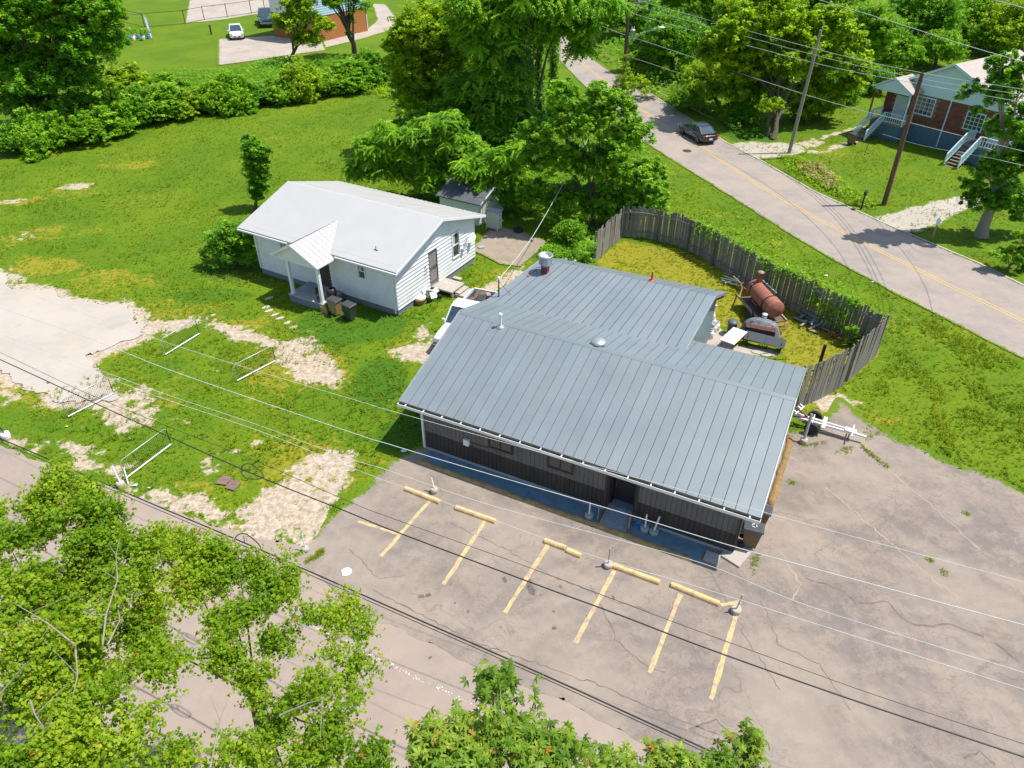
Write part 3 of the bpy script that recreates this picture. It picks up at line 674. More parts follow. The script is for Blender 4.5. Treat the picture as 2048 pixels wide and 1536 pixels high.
# roof furniture
def bl(u,v,z=0): return bar.matrix_world@Vector((u,v,z))
bpy.context.view_layer.update()
def roofthing(name,label,cat,u,v,z):
    M=Matrix.Translation(O)@Matrix.Rotation(BZ,4,'Z'); return thing(name,label,cat,M@Vector((u,v,z)),BZ)
t=roofthing('vent_pipe','tall white capped vent pipe standing at the roof ridge left end','vent pipe',1.35,4.75,zfr(4.75)+.02)
mb=MB(); mb.tube([(0,0,-.05),(0,0,.62)],.055,12); mb.build('pipe','white_metal',t); mb=MB(); mb.lathe([(.085,.6),(.09,.66),(.05,.7)],14); mb.build('cap','white_metal',t); mb=MB(); mb.lathe([(.2,-.05),(.19,.01),(.07,.06)],14); mb.build('flashing','galv',t)
t=roofthing('roof_vent','low round galvanized mushroom vent on middle of the ridge','roof vent',5.95,5.3,zre(5.3))
mb=MB(); mb.lathe([(.17,-.08),(.17,.16)],20); mb.build('throat','galv',t); mb=MB(); mb.lathe([(.2,.12),(.33,.13),(.34,.19),(.3,.25),(.12,.3),(.0,.31)],22); mb.build('cap','galv',t)
t=roofthing('exhaust_fan','round upblast exhaust fan on dark red box at far roof corner','exhaust fan',.62,11.3,3.82)
mb=MB(); mb.box(-.17,.17,-.17,.17,-.1,.45); mb.build('curb_box','dark_red',t); mb=MB(); mb.lathe([(.22,.45),(.36,.6),(.36,1.0),(.40,1.03),(.40,1.07),(.33,1.07),(.33,.72),(.0,.7)],26); mb.build('drum','galv',t)
mb=MB(); mb.lathe([(.14,.7),(.16,.95),(.1,1.03),(0,1.05)],16); mb.build('motor_cap','white_metal',t); mb=MB(); mb.tube([(.3,-.1,.5),(-.45,-.25,.35),(-.3,-.35,.05)],.012,6); mb.build('cord','cable_black',t)
t=roofthing('flue_stub','short rusty brown flue stub beside the exhaust fan','vent pipe',-.02,10.6,3.62); mb=MB(); mb.lathe([(.09,-.05),(.09,.2),(.1,.2),(.1,.23),(.04,.23)],12); mb.build('pipe','red_pipe',t)
t=roofthing('vent_pipe','red pipe standing on the far edge of rear roof','vent pipe',6.0,12.9,3.9); mb=MB(); mb.tube([(0,0,-.05),(0,0,.5)],.05,10); mb.build('pipe','red_pipe',t); mb=MB(); mb.lathe([(.17,-.02),(.15,.02),(.05,.05)],12); mb.build('flashing','red_pipe',t)
t=roofthing('vent_pipe','small white elbow vent at the far left of rear roof','vent pipe',1.55,13.0,3.75); mb=MB(); mb.tube([(0,0,-.05),(0,0,.25),(.05,0,.3),(.14,0,.26)],.035,8); mb.build('pipe','white_metal',t); mb=MB(); mb.lathe([(.12,0),(.04,.05)],10); mb.build('flashing','dark_metal',t)
t=roofthing('service_mast','dark service mast with white weatherhead at left roof edge','service mast',-.55,8.2,3.4)
mb=MB(); mb.tube([(0,0,-.1),(0,0,1.25)],.035,8); mb.build('pole','dark_metal',t); mb=MB(); mb.lathe([(.05,1.2),(.09,1.27),(.07,1.36),(.0,1.39)],12); mb.build('weatherhead','white_metal',t)
mb=MB(); mb.tube([(0,0,1.1),(.55,.5,.1)],.01,5); mb.build('brace','dark_metal',t); mb=MB(); mb.box(-.3,.35,-.12,.12,-.02,.01); mb.build('flashing','white_metal',t)

mat('walk_shade_tint',(.11,.21,.27),.85,var=.25,vs=2,dirt=(.17,.20,.21),dscale=1.2)  # blue of the eave shade put into this strip's colour, not a painted walk
mb=MB(); pts=[(.25,-.02),(.25,-.9)]+[(u,-.9-.03*math.sin(u)) for u in (3,6,9,12.3)]+[(12.8,-.95),(12.9,-.02)]; mb.add([Matrix.Translation(O)@Matrix.Rotation(BZ,4,'Z')@Vector((u,v,.02)) for u,v in pts],[tuple(range(len(pts)))]); mb.build('walk_shade_strip','walk_shade_tint',kind='structure')
# front: berm, ramp, landing slabs
def U(u,v,z=0): return Matrix.Translation(O)@Matrix.Rotation(BZ,4,'Z')@Vector((u,v,z))
def berm(name,pts,r,m,label):
    mb=MB(); q=[]
    for a,b in zip(pts[:-1],pts[1:]):
        k=max(2,int((Vector(b)-Vector(a)).length/.3))
        for i in range(k): q.append(Vector(a).lerp(Vector(b),i/k))
    q.append(Vector(pts[-1])); vs=[]; n=7
    for i,p in enumerate(q):
        d=(q[min(i+1,len(q)-1)]-q[max(i-1,0)]).normalized(); s=Vector((d.y,-d.x,0)); rr=r*(1+random.uniform(-.12,.12)); jt=s*random.uniform(-.02,.02)
        for k in range(n):
            t=math.pi*k/(n-1); vs.append(p+jt+s*math.cos(t)*rr+Vector((0,0,max(0,math.sin(t))*rr*.75-.01)))
    fs=[(i*n+k,i*n+k+1,(i+1)*n+k+1,(i+1)*n+k) for i in range(len(q)-1) for k in range(n-1)]
    fs+=[tuple(range(n)),tuple(range((len(q)-1)*n,len(q)*n))]
    mb.add(vs,fs,True); return tag(mb.build(name,m),label,'curb')
c_=berm('asphalt_curb',[U(.1,-.93),U(3,-.97),U(6,-1.0),U(9,-.98),U(11,-1.0),U(12.55,-1.05)],.14,'berm','long faded yellow rounded curb along the shaded front wall')
c_=berm('asphalt_curb',[P(1580,872),P(1576,900),P(1560,945),P(1548,990),P(1540,1010)],.15,'berm_yellow','thick mustard yellow rounded curb beside right end of building')
ramp=thing('entry_ramp','weathered wooden ramp with shade blue in its deck colour, leading to the recessed door','ramp',U(8.75,0),BZ)
mat('ramp_deck',(.24,.31,.34),.85,var=.2,vs=4)  # blue cast of the eave shade is part of the deck colour
for k in range(12):
    y=-1.0+k*.105; z=.02+k*.013; mb=MB(); mb.box(.02,.98,y,y+.098,z,z+.03); mb.build('board',MATS['ramp_deck'],ramp)
mb=MB(); mb.box(.0,1.0,.25,.62,0,.17); mb.build('threshold',MATS['ramp_deck'],ramp)
for x in (-.04,1.0):
    mb=MB(); mb.bar((x+.02,-1.02,.05),(x+.02,.25,.2),.07,.09); mb.build('side_rail','old_wood',ramp)
mb=MB(); mb.tube([(-.18,-.75,.0),(-.17,-.75,.75)],.022,8); mb.build('post','old_wood',ramp); mb=MB(); mb.tube([(1.1,-.7,0),(1.12,-.7,.8)],.022,8); mb.build('post','old_wood',ramp)
mb=MB(); mb.box(12.9,13.45,-.85,-.35,0,.1,Matrix.Translation(O)@Matrix.Rotation(BZ,4,'Z')); tag(mb.build('concrete_block','concrete_grey',bevel=.01),'square grey concrete slab in shade by front right building corner','slab')
mb=MB(); pl=[P(1438,1112),P(1478,1137),P(1500,1110),P(1530,1050),P(1545,1020),P(1520,1015),P(1495,1080),P(1470,1085)]
mb.prism([p+Vector((0,0,0)) for p in pl],(0,0,.1)); tag(mb.build('concrete_pad','concrete',bevel=.02),'broken pale concrete pad under the trash bins at building corner','slab')
t=thing('plastic_tub','crumpled blue plastic tub lying between the ramp and posts','tub',P(1277,1052),0); mb=MB(); mb.lathe([(.1,0),(.17,.1),(.15,.12),(.09,.03)],10,M=Matrix.Rotation(.3,4,'X')@Matrix.Scale(1.2,4,(1,0,0))); mb.build('shell','blue_plastic',t)

# bollard posts in concrete filled pots
def post(px,py,label,h=.85,pr=.035,br=.18,bh=.2,lean=(0,0),m='white_metal',bm='concrete',cat='post',group=None):
    t=thing('weighted_post',label,cat,P(px,py),0,group)
    mb=MB(); mb.lathe([(br*.9,0),(br,bh*.5),(br*.97,bh),(br*.8,bh+.01)],16); mb.build('base',bm,t,label=None)
    mb=MB(); mb.tube([(0,0,bh*.8),(lean[0],lean[1],h)],pr,10); mb.build('pole',m,t); return t
post(1178,1035,'white post in concrete pot on the shaded walk left of ramp',.85,bm='concrete_grey')
post(1289,1061,'upright white post in concrete pot just right of the ramp',.9,bm='concrete_grey')
post(1307,1067,'right leaning white post in concrete pot, rightmost on shaded walk',.9,lean=(.15,.05),bm='concrete_grey')
post(1216,1133,'grey post in round concrete pot at left end of fourth wheel stop',1.0,.028,m='galv')
post(1471,1224,'grey post in concrete pot where last bay line begins',.95,.028,lean=(.08,.0),m='galv')
post(612,1102,'thin white post in small concrete pot on gravel lot edge',.85,.025,lean=(-.03,.1),br=.14,m='white_metal')
t=post(869,985,'bent post with a yellow ribbon behind the first wheel stop',.7,.03,lean=(-.1,.15),br=.16,bh=.25)
mb=MB(); mb.add([(-.1,.12,.65),(-.16,.15,.7),(-.02,.0,.4),(.08,-.05,.3),(.02,-.05,.32)],[(0,1,2),(1,2,3,4)]); mb.build('ribbon','yellow_ribbon',t)
t=post(1606,886,'tall thick white post in pot beside the boat trailer wheels',1.5,.065,lean=(.12,.25),br=.17,bh=.25,m='galv')
t=post(243,972,'leaning white post in concrete lump near the first metal gate',.95,.03,lean=(-.18,.2),br=.17,bh=.22)
mb=MB(); mb.tube([(.25,.1,0),(.05,.5,.45),(.0,.65,.5)],.022,8); mb.build('broken_pole','white_metal',t)
t=post(14,876,'black post with small dark sign box in a pale bucket',1.0,.03,lean=(-.25,.1),br=.2,bh=.3,m='dark_metal',bm='tank_white'); mb=MB(); mb.box(-.5,-.1,.02,.2,.98,1.12); mb.build('sign_box','wood_dark',t)

# wheel stops
def wheel_stop(a,b,label,group='yellow timber wheel stops'):
    a=P(*a);b=P(*b); d=(b-a); L=d.length; rz=math.atan2(d.y,d.x)
    t=thing('wheel_stop',label,'wheel stop',a,rz,group); return t,L
def stopmesh(t,x0,x1,rot=0,dy=0,m='stop_wood'):
    mb=MB(); mb.prism([(x0,-.115+dy,0),(x0,.115+dy,0),(x0,.105+dy,.1),(x0,.06+dy,.16),(x0,-.06+dy,.16),(x0,-.105+dy,.1)],(x1-x0,0,0)); return mb.build('timber',m,t,bevel=.008,rot=(0,0,rot))
for a,b,l in (((811,979),(880,1006),'yellow wheel stop nearest the grass, beside the ribbon post'),((912,1017),(991,1045),'yellow wheel stop second from the grass end'),((1226,1133),(1319,1167),'yellow wheel stop with grey post at its left end'),((1342,1171),(1438,1210),'yellow wheel stop farthest right, before last bay line')):
    t,L=wheel_stop(a,b,l); stopmesh(t,0,L)
    for x in (.25,L-.25):
        mb=MB(); mb.lathe([(.018,.13),(.018,.148)],8,(x,0,0)); mb.build('spike','rust',t)
t,L=wheel_stop((1089,1083),(1164,1110),'broken yellow wheel stop snapped into two pieces'); stopmesh(t,0,L*.57); stopmesh(t,L*.62,L*1.0,rot=-.07)
# ============================================================ WHITE HOUSE
HO=P(797.5,631.5); HA=120.0; HZr=azrot(HA)
house=thing('white_house','small white clapboard house with pale metal gable roof and front porch','house',HO,HZr)
HL,HD=11.0,8.3; FH=.38; EH=3.03; HR=4.5; RM=4.4
def hz(y): return EH+(HR-EH)*(1-abs(y-RM)/(RM+.35)) -0.0
mb=MB(); mb.box(-HL,0,0,.15,-.1,FH); mb.box(-.15,0,.15,HD,-.1,FH); mb.box(-HL,-HL+.15,.15,HD,-.1,FH); mb.box(-HL+.15,-.15,HD-.15,HD,-.1,FH); mb.build('foundation','foundation',house)
# clapboards as wedge courses
mb=MB(); z=FH; lh=.235
openF=[(-2.72,-2.1,1.8,2.78),(-5.85,-4.95,.5,2.5),(-8.85,-8.1,1.8,2.78)]
def course(mb,axis,x0,x1,z,top):
    if x1-x0<.02: return
    if axis=='F': mb.hexa((x0,-.06,z),(x1,-.06,z),(x1,0,z),(x0,0,z),(x0,-.002,z+lh),(x1,-.002,z+lh),(x1,0,z+lh),(x0,0,z+lh))
    if axis=='R': mb.hexa((0,x0,z),(.07,x0,z),(.07,x1,z),(0,x1,z),(0,x0,z+lh),(.002,x0,z+lh),(.002,x1,z+lh),(0,x1,z+lh))
    if axis=='L': mb.hexa((-HL-.03,x0,z),(-HL,x0,z),(-HL,x1,z),(-HL-.03,x1,z),(-HL-.008,x0,z+lh),(-HL,x0,z+lh),(-HL,x1,z+lh),(-HL-.008,x1,z+lh))
def cutspans(x0,x1,z,ops):
    sp=[(x0,x1)]
    for a,b,c,d in ops:
        if z+lh>c and z<d:
            n=[]
            for s,e in sp:
                if b<=s or a>=e: n.append((s,e))
                else:
                    if a>s: n.append((s,a))
                    if b<e: n.append((b,e))
            sp=n
    return sp
openR=[(3.2,4.1,.5,2.65),(5.7,6.6,1.2,2.9)]
while z<EH-.02:
    for s,e in cutspans(-HL,0,z,openF): course(mb,'F',s,e,z,0)
    z+=lh
mb.build('siding','vinyl',house,label='shaded front clapboards')
mb=MB(); ml=MB(); z=FH
while z<HR-.1:
    hw=HD
    def ext(zz):
        if zz<=EH-.12: return 0,HD
        f=(HR-.06-zz)/(HR-EH); w=(RM+.35)*max(f,0); return max(0,RM-w),min(HD,RM+w)
    a,b=ext(z+lh)
    if b-a>.15:
        for s,e in cutspans(a,b,z,openR): course(mb,'R',s,e,z,0)
        course(ml,'L',a,b,z,0)
    z+=lh
mb.build('siding','vinyl',house); ml.build('siding','vinyl',house)
mb=MB(); mb.prism([(-.02,.0,FH),(-.02,HD,FH),(-.02,HD,EH-.12),(-.02,RM,HR-.1),(-.02,0,EH-.12)],(-.1,0,0)); mb.prism([(-HL+.02,.0,FH),(-HL+.02,HD,FH),(-HL+.02,HD,EH-.12),(-HL+.02,RM,HR-.1),(-HL+.02,0,EH-.12)],(.1,0,0))
mb.box(-HL+.1,-.12,.02,.12,FH,EH); mb.box(-HL+.1,-.12,HD-.1,HD,FH,EH); mb.build('wall','vinyl',house)
mb=MB()
for x,y in ((0,0),(-HL,0),(0,HD),(-HL,HD)): mb.box(x-.07,x+.045,y-.045,y+.07,FH-.02,EH-.08)
mb.build('corner_trim','white_paint',house)
# roof
hr=MB(); x0,x1=-HL-.95,.42
ye,yr=-.35,HD+.8
def rz_(y): return HR-(HR-EH)*abs(y-RM)/(RM+.35)
hr.prism([(x0,ye,EH-.1),(x0,RM,HR-.12),(x0,yr,rz_(yr)-.1),(x0,yr,rz_(yr)-.0),(x0,RM,HR-.01),(x0,ye,EH)],(x1-x0,0,0)); hroof=hr.build('roof','roof_white',house)
mb=MB(); mb.box(x0,x1,0,math.hypot(RM-ye,HR-EH),0,.012); o=mb.build('roof_sheet','roof_white',hroof); o.location=(0,ye-.02,EH+.035); o.rotation_euler=(math.atan2(HR-EH,RM-ye),0,0)
nn=32; wv=(x1-x0)/nn; LL=math.hypot(yr-RM,HR-rz_(yr)); mb=MB(); mb.box(.01,wv-.01,0,LL,0,.012); mb.bar((wv,0,.02),(wv,LL,.02),.025,.045); me=mb.mesh('roof_panel'); me.materials.append(MATS['roof_white'])
for i in range(nn):
    o=D.objects.new('roof_panel',me); C.objects.link(o); o.parent=hroof; o.location=(x0+i*wv,RM,HR+.005); o.rotation_euler=(-math.atan2(HR-rz_(yr),yr-RM),0,0)
mb=MB(); mb.prism([(x0,RM-.14,HR-.03),(x0,RM,HR+.05),(x0,RM+.14,HR-.03)],(x1-x0,0,0)); mb.build('ridge_cap','white_metal',hroof)
for a_,b_ in (((x1+.02,ye,EH-.05),(x1+.02,RM,HR-.06)),((x1+.02,yr,rz_(yr)-.05),(x1+.02,RM,HR-.06)),((x0-.02,ye,EH-.05),(x0-.02,RM,HR-.06))):
    mb=MB(); mb.bar(a_,b_,.04,.16); mb.build('rake_trim','white_paint',hroof)
for a_,b_ in ((x0,-7.75),(-4.0,x1+.08)):
    mb=MB(); mb.box(a_,b_,ye-.12,ye-.03,EH-.12,EH-.03); mb.build('gutter','white_metal',hroof)
mb=MB(); mb.box(x0,x1,yr,yr+.1,rz_(yr)-.14,rz_(yr)-.03); mb.build('gutter','white_metal',hroof)
mb=MB(); mb.box(-.16,-.07,-.12,-.04,.15,EH-.1); mb.build('downspout','white_metal',house)
mb=MB(); mb.box(-HL+.05,-HL+.13,-.1,-.03,.4,EH-.1); mb.build('downspout','white_metal',house)
mb=MB(); mb.box(-2.0,-1.72,.75,.95,rz_(.85)+.0,rz_(.85)+.05); mb.tube([(-1.9,.85,rz_(.85)),(-1.9,.85,rz_(.85)+.25)],.02,6); mb.build('roof_vent','dark_metal',hroof)
# porch
px0,px1=-7.65,-4.1; pxm=(px0+px1)/2; pye=-1.85; pze=2.9; pzr=3.86
mb=MB(); mb.prism([(px0,pye,pze),(pxm,pye,pzr),(px1,pye,pze),(px1-.1,pye,pze-.07),(px0+.1,pye,pze-.07)],(0,.1,0)); 
def valley(x):  # y where porch slope meets main slope at height z
    z=pzr-(pzr-pze)*abs(x-pxm)/(px1-pxm)
    return z, RM-(HR-z)*(RM+.35)/(HR-EH)
pr=MB()
for s,xe in ((1,px1),(-1,px0)):
    zr_,yv=valley(pxm); ze_,ye2=valley(xe)
    pr.add([(pxm,pye-.05,pzr),(xe,pye-.05,pze),(xe,max(ye2,-.4)+.02,pze),(pxm,yv,pzr),(pxm,pye-.05,pzr-.06),(xe,pye-.05,pze-.06),(xe,max(ye2,-.4)+.02,pze-.06),(pxm,yv,pzr-.06)],[(0,1,2,3),(4,7,6,5),(0,4,5,1),(1,5,6,2)])
proof=pr.build('porch_roof','roof_white',house)
npn=11
for s,xe in ((1,px1),(-1,px0)):
    zr_,yv=valley(pxm)
    for i in range(npn):
        a=pye-.05+(yv-pye+.05)*i/npn; b=pye-.05+(yv-pye+.05)*(i+1)/npn
        # panel runs from ridge to eave, trimmed at the valley
        def low(y):
            if y<=-.3: return 1.
            return max(0.,1-(y+.3)/(yv+.3))
        fa,fb=low(a),low(b)
        pts=[(pxm,a),(pxm+(xe-pxm)*fa,a),(pxm+(xe-pxm)*max(fb,.001),b),(pxm,b)]
        v3=[Vector((x,y,pzr-(pzr-pze)*abs(x-pxm)/(px1-pxm)+.012)) for x,y in pts]
        mb=MB(); mb.add(v3+[p+Vector((0,0,.012)) for p in v3],[(4,5,6,7),(0,1,5,4),(1,2,6,5),(2,3,7,6),(3,0,4,7)])
        mb.bar(v3[2]+Vector((0,-.0,.02)),v3[3]+Vector((0,0,.02)),.03,.04); mb.build('roof_panel','roof_white',proof)
mb=MB(); mb.prism([(px0+.15,pye+.12,pze-.25),(px1-.15,pye+.12,pze-.25),(px1-.15,pye+.12,pze-.05),(pxm,pye+.12,pzr-.08),(px0+.15,pye+.12,pze-.05)],(0,.08,0)); mb.build('gable_panel','vinyl',proof)
mb=MB(); mb.bar((px0-.02,pye-.07,pze-.03),(pxm,pye-.07,pzr-.03),.03,.12); mb.bar((px1+.02,pye-.07,pze-.03),(pxm,pye-.07,pzr-.03),.03,.12); mb.box(px1-.0,px1+.09,pye-.05,-.4,pze-.11,pze-.02); mb.build('fascia','white_paint',proof)
mb=MB(); mb.box(px1-.25,px1-.15,pye+.1,0,pze-.25,pze-.08); mb.box(px0+.15,px0+.25,pye+.1,0,pze-.25,pze-.08); mb.build('beam','white_paint',proof)
for x in (px0+1.05,px1-.18):
    mb=MB(); mb.box(x-.09,x+.09,pye+.1,pye+.28,.48,pze-.2); mb.box(x-.12,x+.12,pye+.07,pye+.31,.48,.56); mb.build('porch_post','white_paint',house,bevel=.01)
mb=MB(); mb.box(px0+.85,px1-.05,pye+.02,-.03,-.05,.42); mb.build('porch_base','foundation',house)
mb=MB(); mb.box(px0+.8,px1,pye-.03,-.03,.42,.50); mb.build('porch_floor','concrete_grey',house,bevel=.01)
# windows/doors
mat('curtain',(.5,.5,.5),.8,var=.3,vs=12)
def win(x0,x1,z0,z1,face,parent,fr='white_paint',bars=False):
    mb=MB(); w=.07
    def bx(mb,a,b,c,d,o0,o1):
        if face=='F': mb.box(a,b,-o1,-o0,c,d)
        else: mb.box(o0,o1,a,b,c,d)
    bx(mb,x0-w,x1+w,z1,z1+w,-.03,.085); bx(mb,x0-w,x1+w,z0-w,z0,-.03,.095); bx(mb,x0-w,x0,z0,z1,-.03,.085); bx(mb,x1,x1+w,z0,z1,-.03,.085)
    wn=mb.build('window',fr,parent); mb=MB(); bx(mb,x0,x1,z0,z1,-.02,.0); mb.build('pane','window_glass',wn)
    mb=MB(); zm=(z0+z1)/2; bx(mb,x0,x1,zm-.03,zm+.02,0,.03)
    for a in (x0,x1-.03): bx(mb,a,a+.03,z0,z1,0,.03)
    mb.build('sash',fr,wn); mb=MB(); xm=x0+(x1-x0)*.12; xe=x0+(x1-x0)*.45; bx(mb,xm,xe,z0+(z1-z0)*.5,z1-.03,.002,.006); mb.build('curtain',MATS['curtain'],wn); return wn
mat('sash_dark',(.10,.08,.075),.6); mat('curtain',(.5,.5,.5),.8,var=.3,vs=12)
win(-2.67,-2.18,1.88,2.72,'F',house); win(-8.78,-8.2,1.9,2.72,'F',house)
wn=win(5.78,6.5,1.28,2.83,'R',house,'white_paint')
def sdoor(x0,x1,z0,z1,face,inner):
    def bx(mb,a,b,c,d,o0,o1):
        if face=='F': mb.box(a,b,-o1,-o0,c,d)
        else: mb.box(o0,o1,a,b,c,d)
    mb=MB(); bx(mb,x0,x1,z0,z1,-.03,.0); d=mb.build('door',inner,house)
    mb=MB(); w=.06
    for a in ((x0-w,x0,z0,z1+w),(x1,x1+w,z0,z1+w),(x0,x1,z1,z1+w),(x0,x1,z0,z0+.08),(x0,x1,(z0+z1)/2-.05,(z0+z1)/2+.04)): bx(mb,*a,0,.05)
    n=7
    for i in range(1,n): xx=x0+(x1-x0)*i/n; bx(mb,xx-.01,xx+.01,z0+.08,z1,.015,.03)
    mb.build('security_bars','sash_dark',d)
    mb=MB(); bx(mb,x1-.12,x1-.08,z0+.95,z0+1.1,.05,.08); mb.build('handle','dark_metal',d)
mat('door_white',(.55,.53,.52),.5); sdoor(3.26,4.04,.58,2.6,'R',MATS['door_white']); sdoor(-5.8,-5.03,.52,2.45,'F',MATS['sash_dark'])
mb=MB()
for s in (0,.12): mb.tube([(.05,2.75+s,2.05),(.06,2.8+s,1.7),(.05,2.72+s,1.35)],.012,5)
mb.build('wall_hook','dark_metal',house)
# steps at side door
t=thing('concrete_steps','weathered landing with three steps under the side door','steps',HO,HZr)
mb=MB(); mb.box(.05,1.55,3.3,4.7,.3,.42); mb.build('landing','concrete',t,bevel=.015)
for x,y in ((.15,3.4),(1.4,3.4),(1.4,4.5)):
    mb=MB(); mb.box(x,x+.12,y,y+.12,0,.3); mb.build('leg','concrete',t)
for k in range(3):
    mb=MB(); mb.box(1.58+k*.3,1.92+k*.3,3.6,4.65,.29-.11*k-.06,.29-.11*k); mb.build('step','concrete',t,bevel=.008)
mb=MB(); mb.box(1.6,2.4,3.55,3.6,0,.2); mb.build('stringer','concrete',t)
mb=MB(); mb.box(.15,.75,5.4,5.7,0,.12,Matrix.Translation(HO)@Matrix.Rotation(HZr,4,'Z')); tag(mb.build('concrete_block','concrete',bevel=.02),'short concrete block lying against the side wall past the steps','block')
# satellite dishes
def dish(px,py,h,r,label,m='galv'):
    t=thing('satellite_dish',label,'satellite dish',P(px,py),0,'satellite dishes on posts')
    mb=MB(); mb.tube([(0,0,0),(0,0,h)],.035,8); mb.build('mast','dark_metal',t)
    M=Matrix.Translation((.05,-.02,h+.1))@Matrix.Rotation(R(38),4,Vector((1,-.25,0)).normalized())@Matrix.Scale(1.12,4,(1,0,0))
    mb=MB(); prof=[(.0,.0),(r*.35,.01),(r*.7,.05),(r,.11),(r*1.02,.1),(r*.7,.035),(0.02,-.02)]; mb.lathe(prof,24,M=M); mb.build('reflector',m,t)
    mb=MB(); mb.tube([M@Vector((0,-r*.95,.08)),M@Vector((0,-.15,.42))],.014,6); mb.box(-.05,.05,-.2,-.08,.38,.48,M); mb.build('feed_arm','white_metal',t)
dish(925,538,1.55,.33,'darker grey satellite dish, nearer the house door')
dish(939,528,1.75,.40,'paler larger satellite dish nearest the house rear corner','white_metal')
# junk by the wall
t=thing('potted_clutter','white plastic seats, wheels and terracotta tub heaped by side wall','clutter',P(853,602),R(30))
mb=MB(); mb.lathe([(.28,0),(.34,.28),(.36,.3),(.36,.33),(.3,.33)],18,(-.45,-.05,0)); mb.build('tub','terracotta',t)
mb=MB(); mb.lathe([(.33,.3),(.36,.4),(.22,.45),(.2,.4)],16,(-.4,-.02,0)); mb.build('basin','board_white',t)
mb=MB()
for (x,y,z,a,bb) in ((.1,.3,.5,.7,.3),(.35,.15,.55,-.6,.4),(.65,.1,.45,.3,-.6),(.4,-.2,.4,1.1,.1)):
    M=Matrix.Translation((x,y,z))@Matrix.Rotation(a,4,'X')@Matrix.Rotation(bb,4,'Y'); mb.box(-.22,.22,-.2,.2,-.03,.03,M)
mb.tube([(-.1,.3,0),(-.1,.35,1.1)],.012,5); mb.build('seat','white_paint',t,bevel=.02)
for x in (.1,.75):
    mb=MB(); mb.lathe([(.1,-.05),(.18,-.05),(.18,.05),(.1,.05)],14,(x,-.25,.18),Matrix.Rotation(math.pi/2,4,'X')); mb.build('wheel','black_rubber',t)
mb=MB()
for k in range(7):
    a=k*.9; mb.tube([(.45,-.05,.25),(.45+.3*math.cos(a),-.05+.25*math.sin(a),.5)],.014,5)
mb.build('frame','steel',t)
# bins
def wheelie(px,py,rz,label,body,lid='bin_lid',open_=0,mark=False,base_z=0):
    t=thing('trash_bin',label,'trash bin',P(px,py)+Vector((0,0,base_z)),rz,'wheeled trash bins')
    mb=MB(); mb.hexa((-.22,-.26,.05),(.22,-.26,.05),(.22,.22,.05),(-.22,.22,.05),(-.29,-.36,.95),(.29,-.36,.95),(.29,.32,.95),(-.29,.32,.95)); mb.build('body',body,t,bevel=.03)
    M=Matrix.Translation((0,.32,.97))@Matrix.Rotation(-open_,4,'X'); mb=MB(); mb.hexa(*[M@Vector(p) for p in ((-.31,-.74,0),(.31,-.74,0),(.31,.04,0),(-.31,.04,0),(-.26,-.68,.07),(.26,-.68,.07),(.27,.02,.08),(-.27,.02,.08))]); ld=mb.build('lid',lid,t,bevel=.015)
    if mark:
        mb=MB()
        for a in (0,2.1,4.2):
            mb.bar(M@Vector((.1*math.cos(a)-.0,-.35+.1*math.sin(a),.085)),M@Vector((.1*math.cos(a+1.3),-.35+.1*math.sin(a+1.3),.085)),.03,.008)
        mb.build('emblem','white_paint',ld)
    mb=MB(); mb.tube([(-.24,.38,.93),(.24,.38,.93)],.018,8); mb.build('handle',lid,t)
    for s in (-.25,.25):
        mb=MB(); mb.lathe([(.03,-.03),(.13,-.03),(.13,.03),(.03,.03)],14,(s,.27,.13),Matrix.Rotation(math.pi/2,4,'Y')); mb.build('wheel','black_rubber',t)
    return t
wheelie(672,628,R(60),'brown trash bin with dark lid against the porch corner','bin_tan')
wheelie(701,638,R(55),'dark green trash bin standing in the grass before the house','bin_green')
wheelie(1496,1092,R(70),'brown trash bin with white emblem on lid at building front corner','bin_brown',mark=True,base_z=.1)
wheelie(1512,1056,R(65),'trash bin mostly hidden behind the roof corner, dark lid','bin_brown',base_z=.1)
wheelie(1701,289,R(200),'olive brown trash bin beside the brick house stairs','bin_brown')
# barrel planter and cardboard on the porch
t=thing('round_barrel','black glossy round pot standing at the porch wall','pot',P(665,596,.5),0); mb=MB(); mb.lathe([(.14,0),(.27,.15),(.31,.4),(.26,.62),(.18,.68),(.15,.66),(.2,.55)],20); mb.build('pot','dark_metal',t)
t=thing('garden_chair','dark low metal garden seat on the porch behind the post','chair',P(643,600,.5),.4)
mb=MB(); mb.box(-.25,.25,-.22,.22,.3,.34); mb.build('seat','dark_metal',t); mb=MB(); mb.box(-.25,.25,.2,.23,.34,.75); mb.build('backrest','dark_metal',t)
for x in (-.22,.22):
    for y in (-.2,.2):
        mb=MB(); mb.bar((x,y,0),(x,y,.3),.03,.03); mb.build('leg','dark_metal',t)
mat('cardboard',(.42,.28,.15),.85,var=.1)
for (px,py,w,h,tilt,rz,l) in ((655,622,.5,.75,.35,.9,'tan cardboard sheet leaning between porch corner and bins'),(650,628,.4,.5,.15,-.3,'small tan board standing against the porch front corner')):
    M=Matrix.Translation(P(px,py))@Matrix.Rotation(rz,4,'Z')@Matrix.Rotation(tilt,4,'X'); mb=MB(); mb.box(-w/2,w/2,0,.03,0,h,M); tag(mb.build('leaning_board',MATS['cardboard']),l,'board')
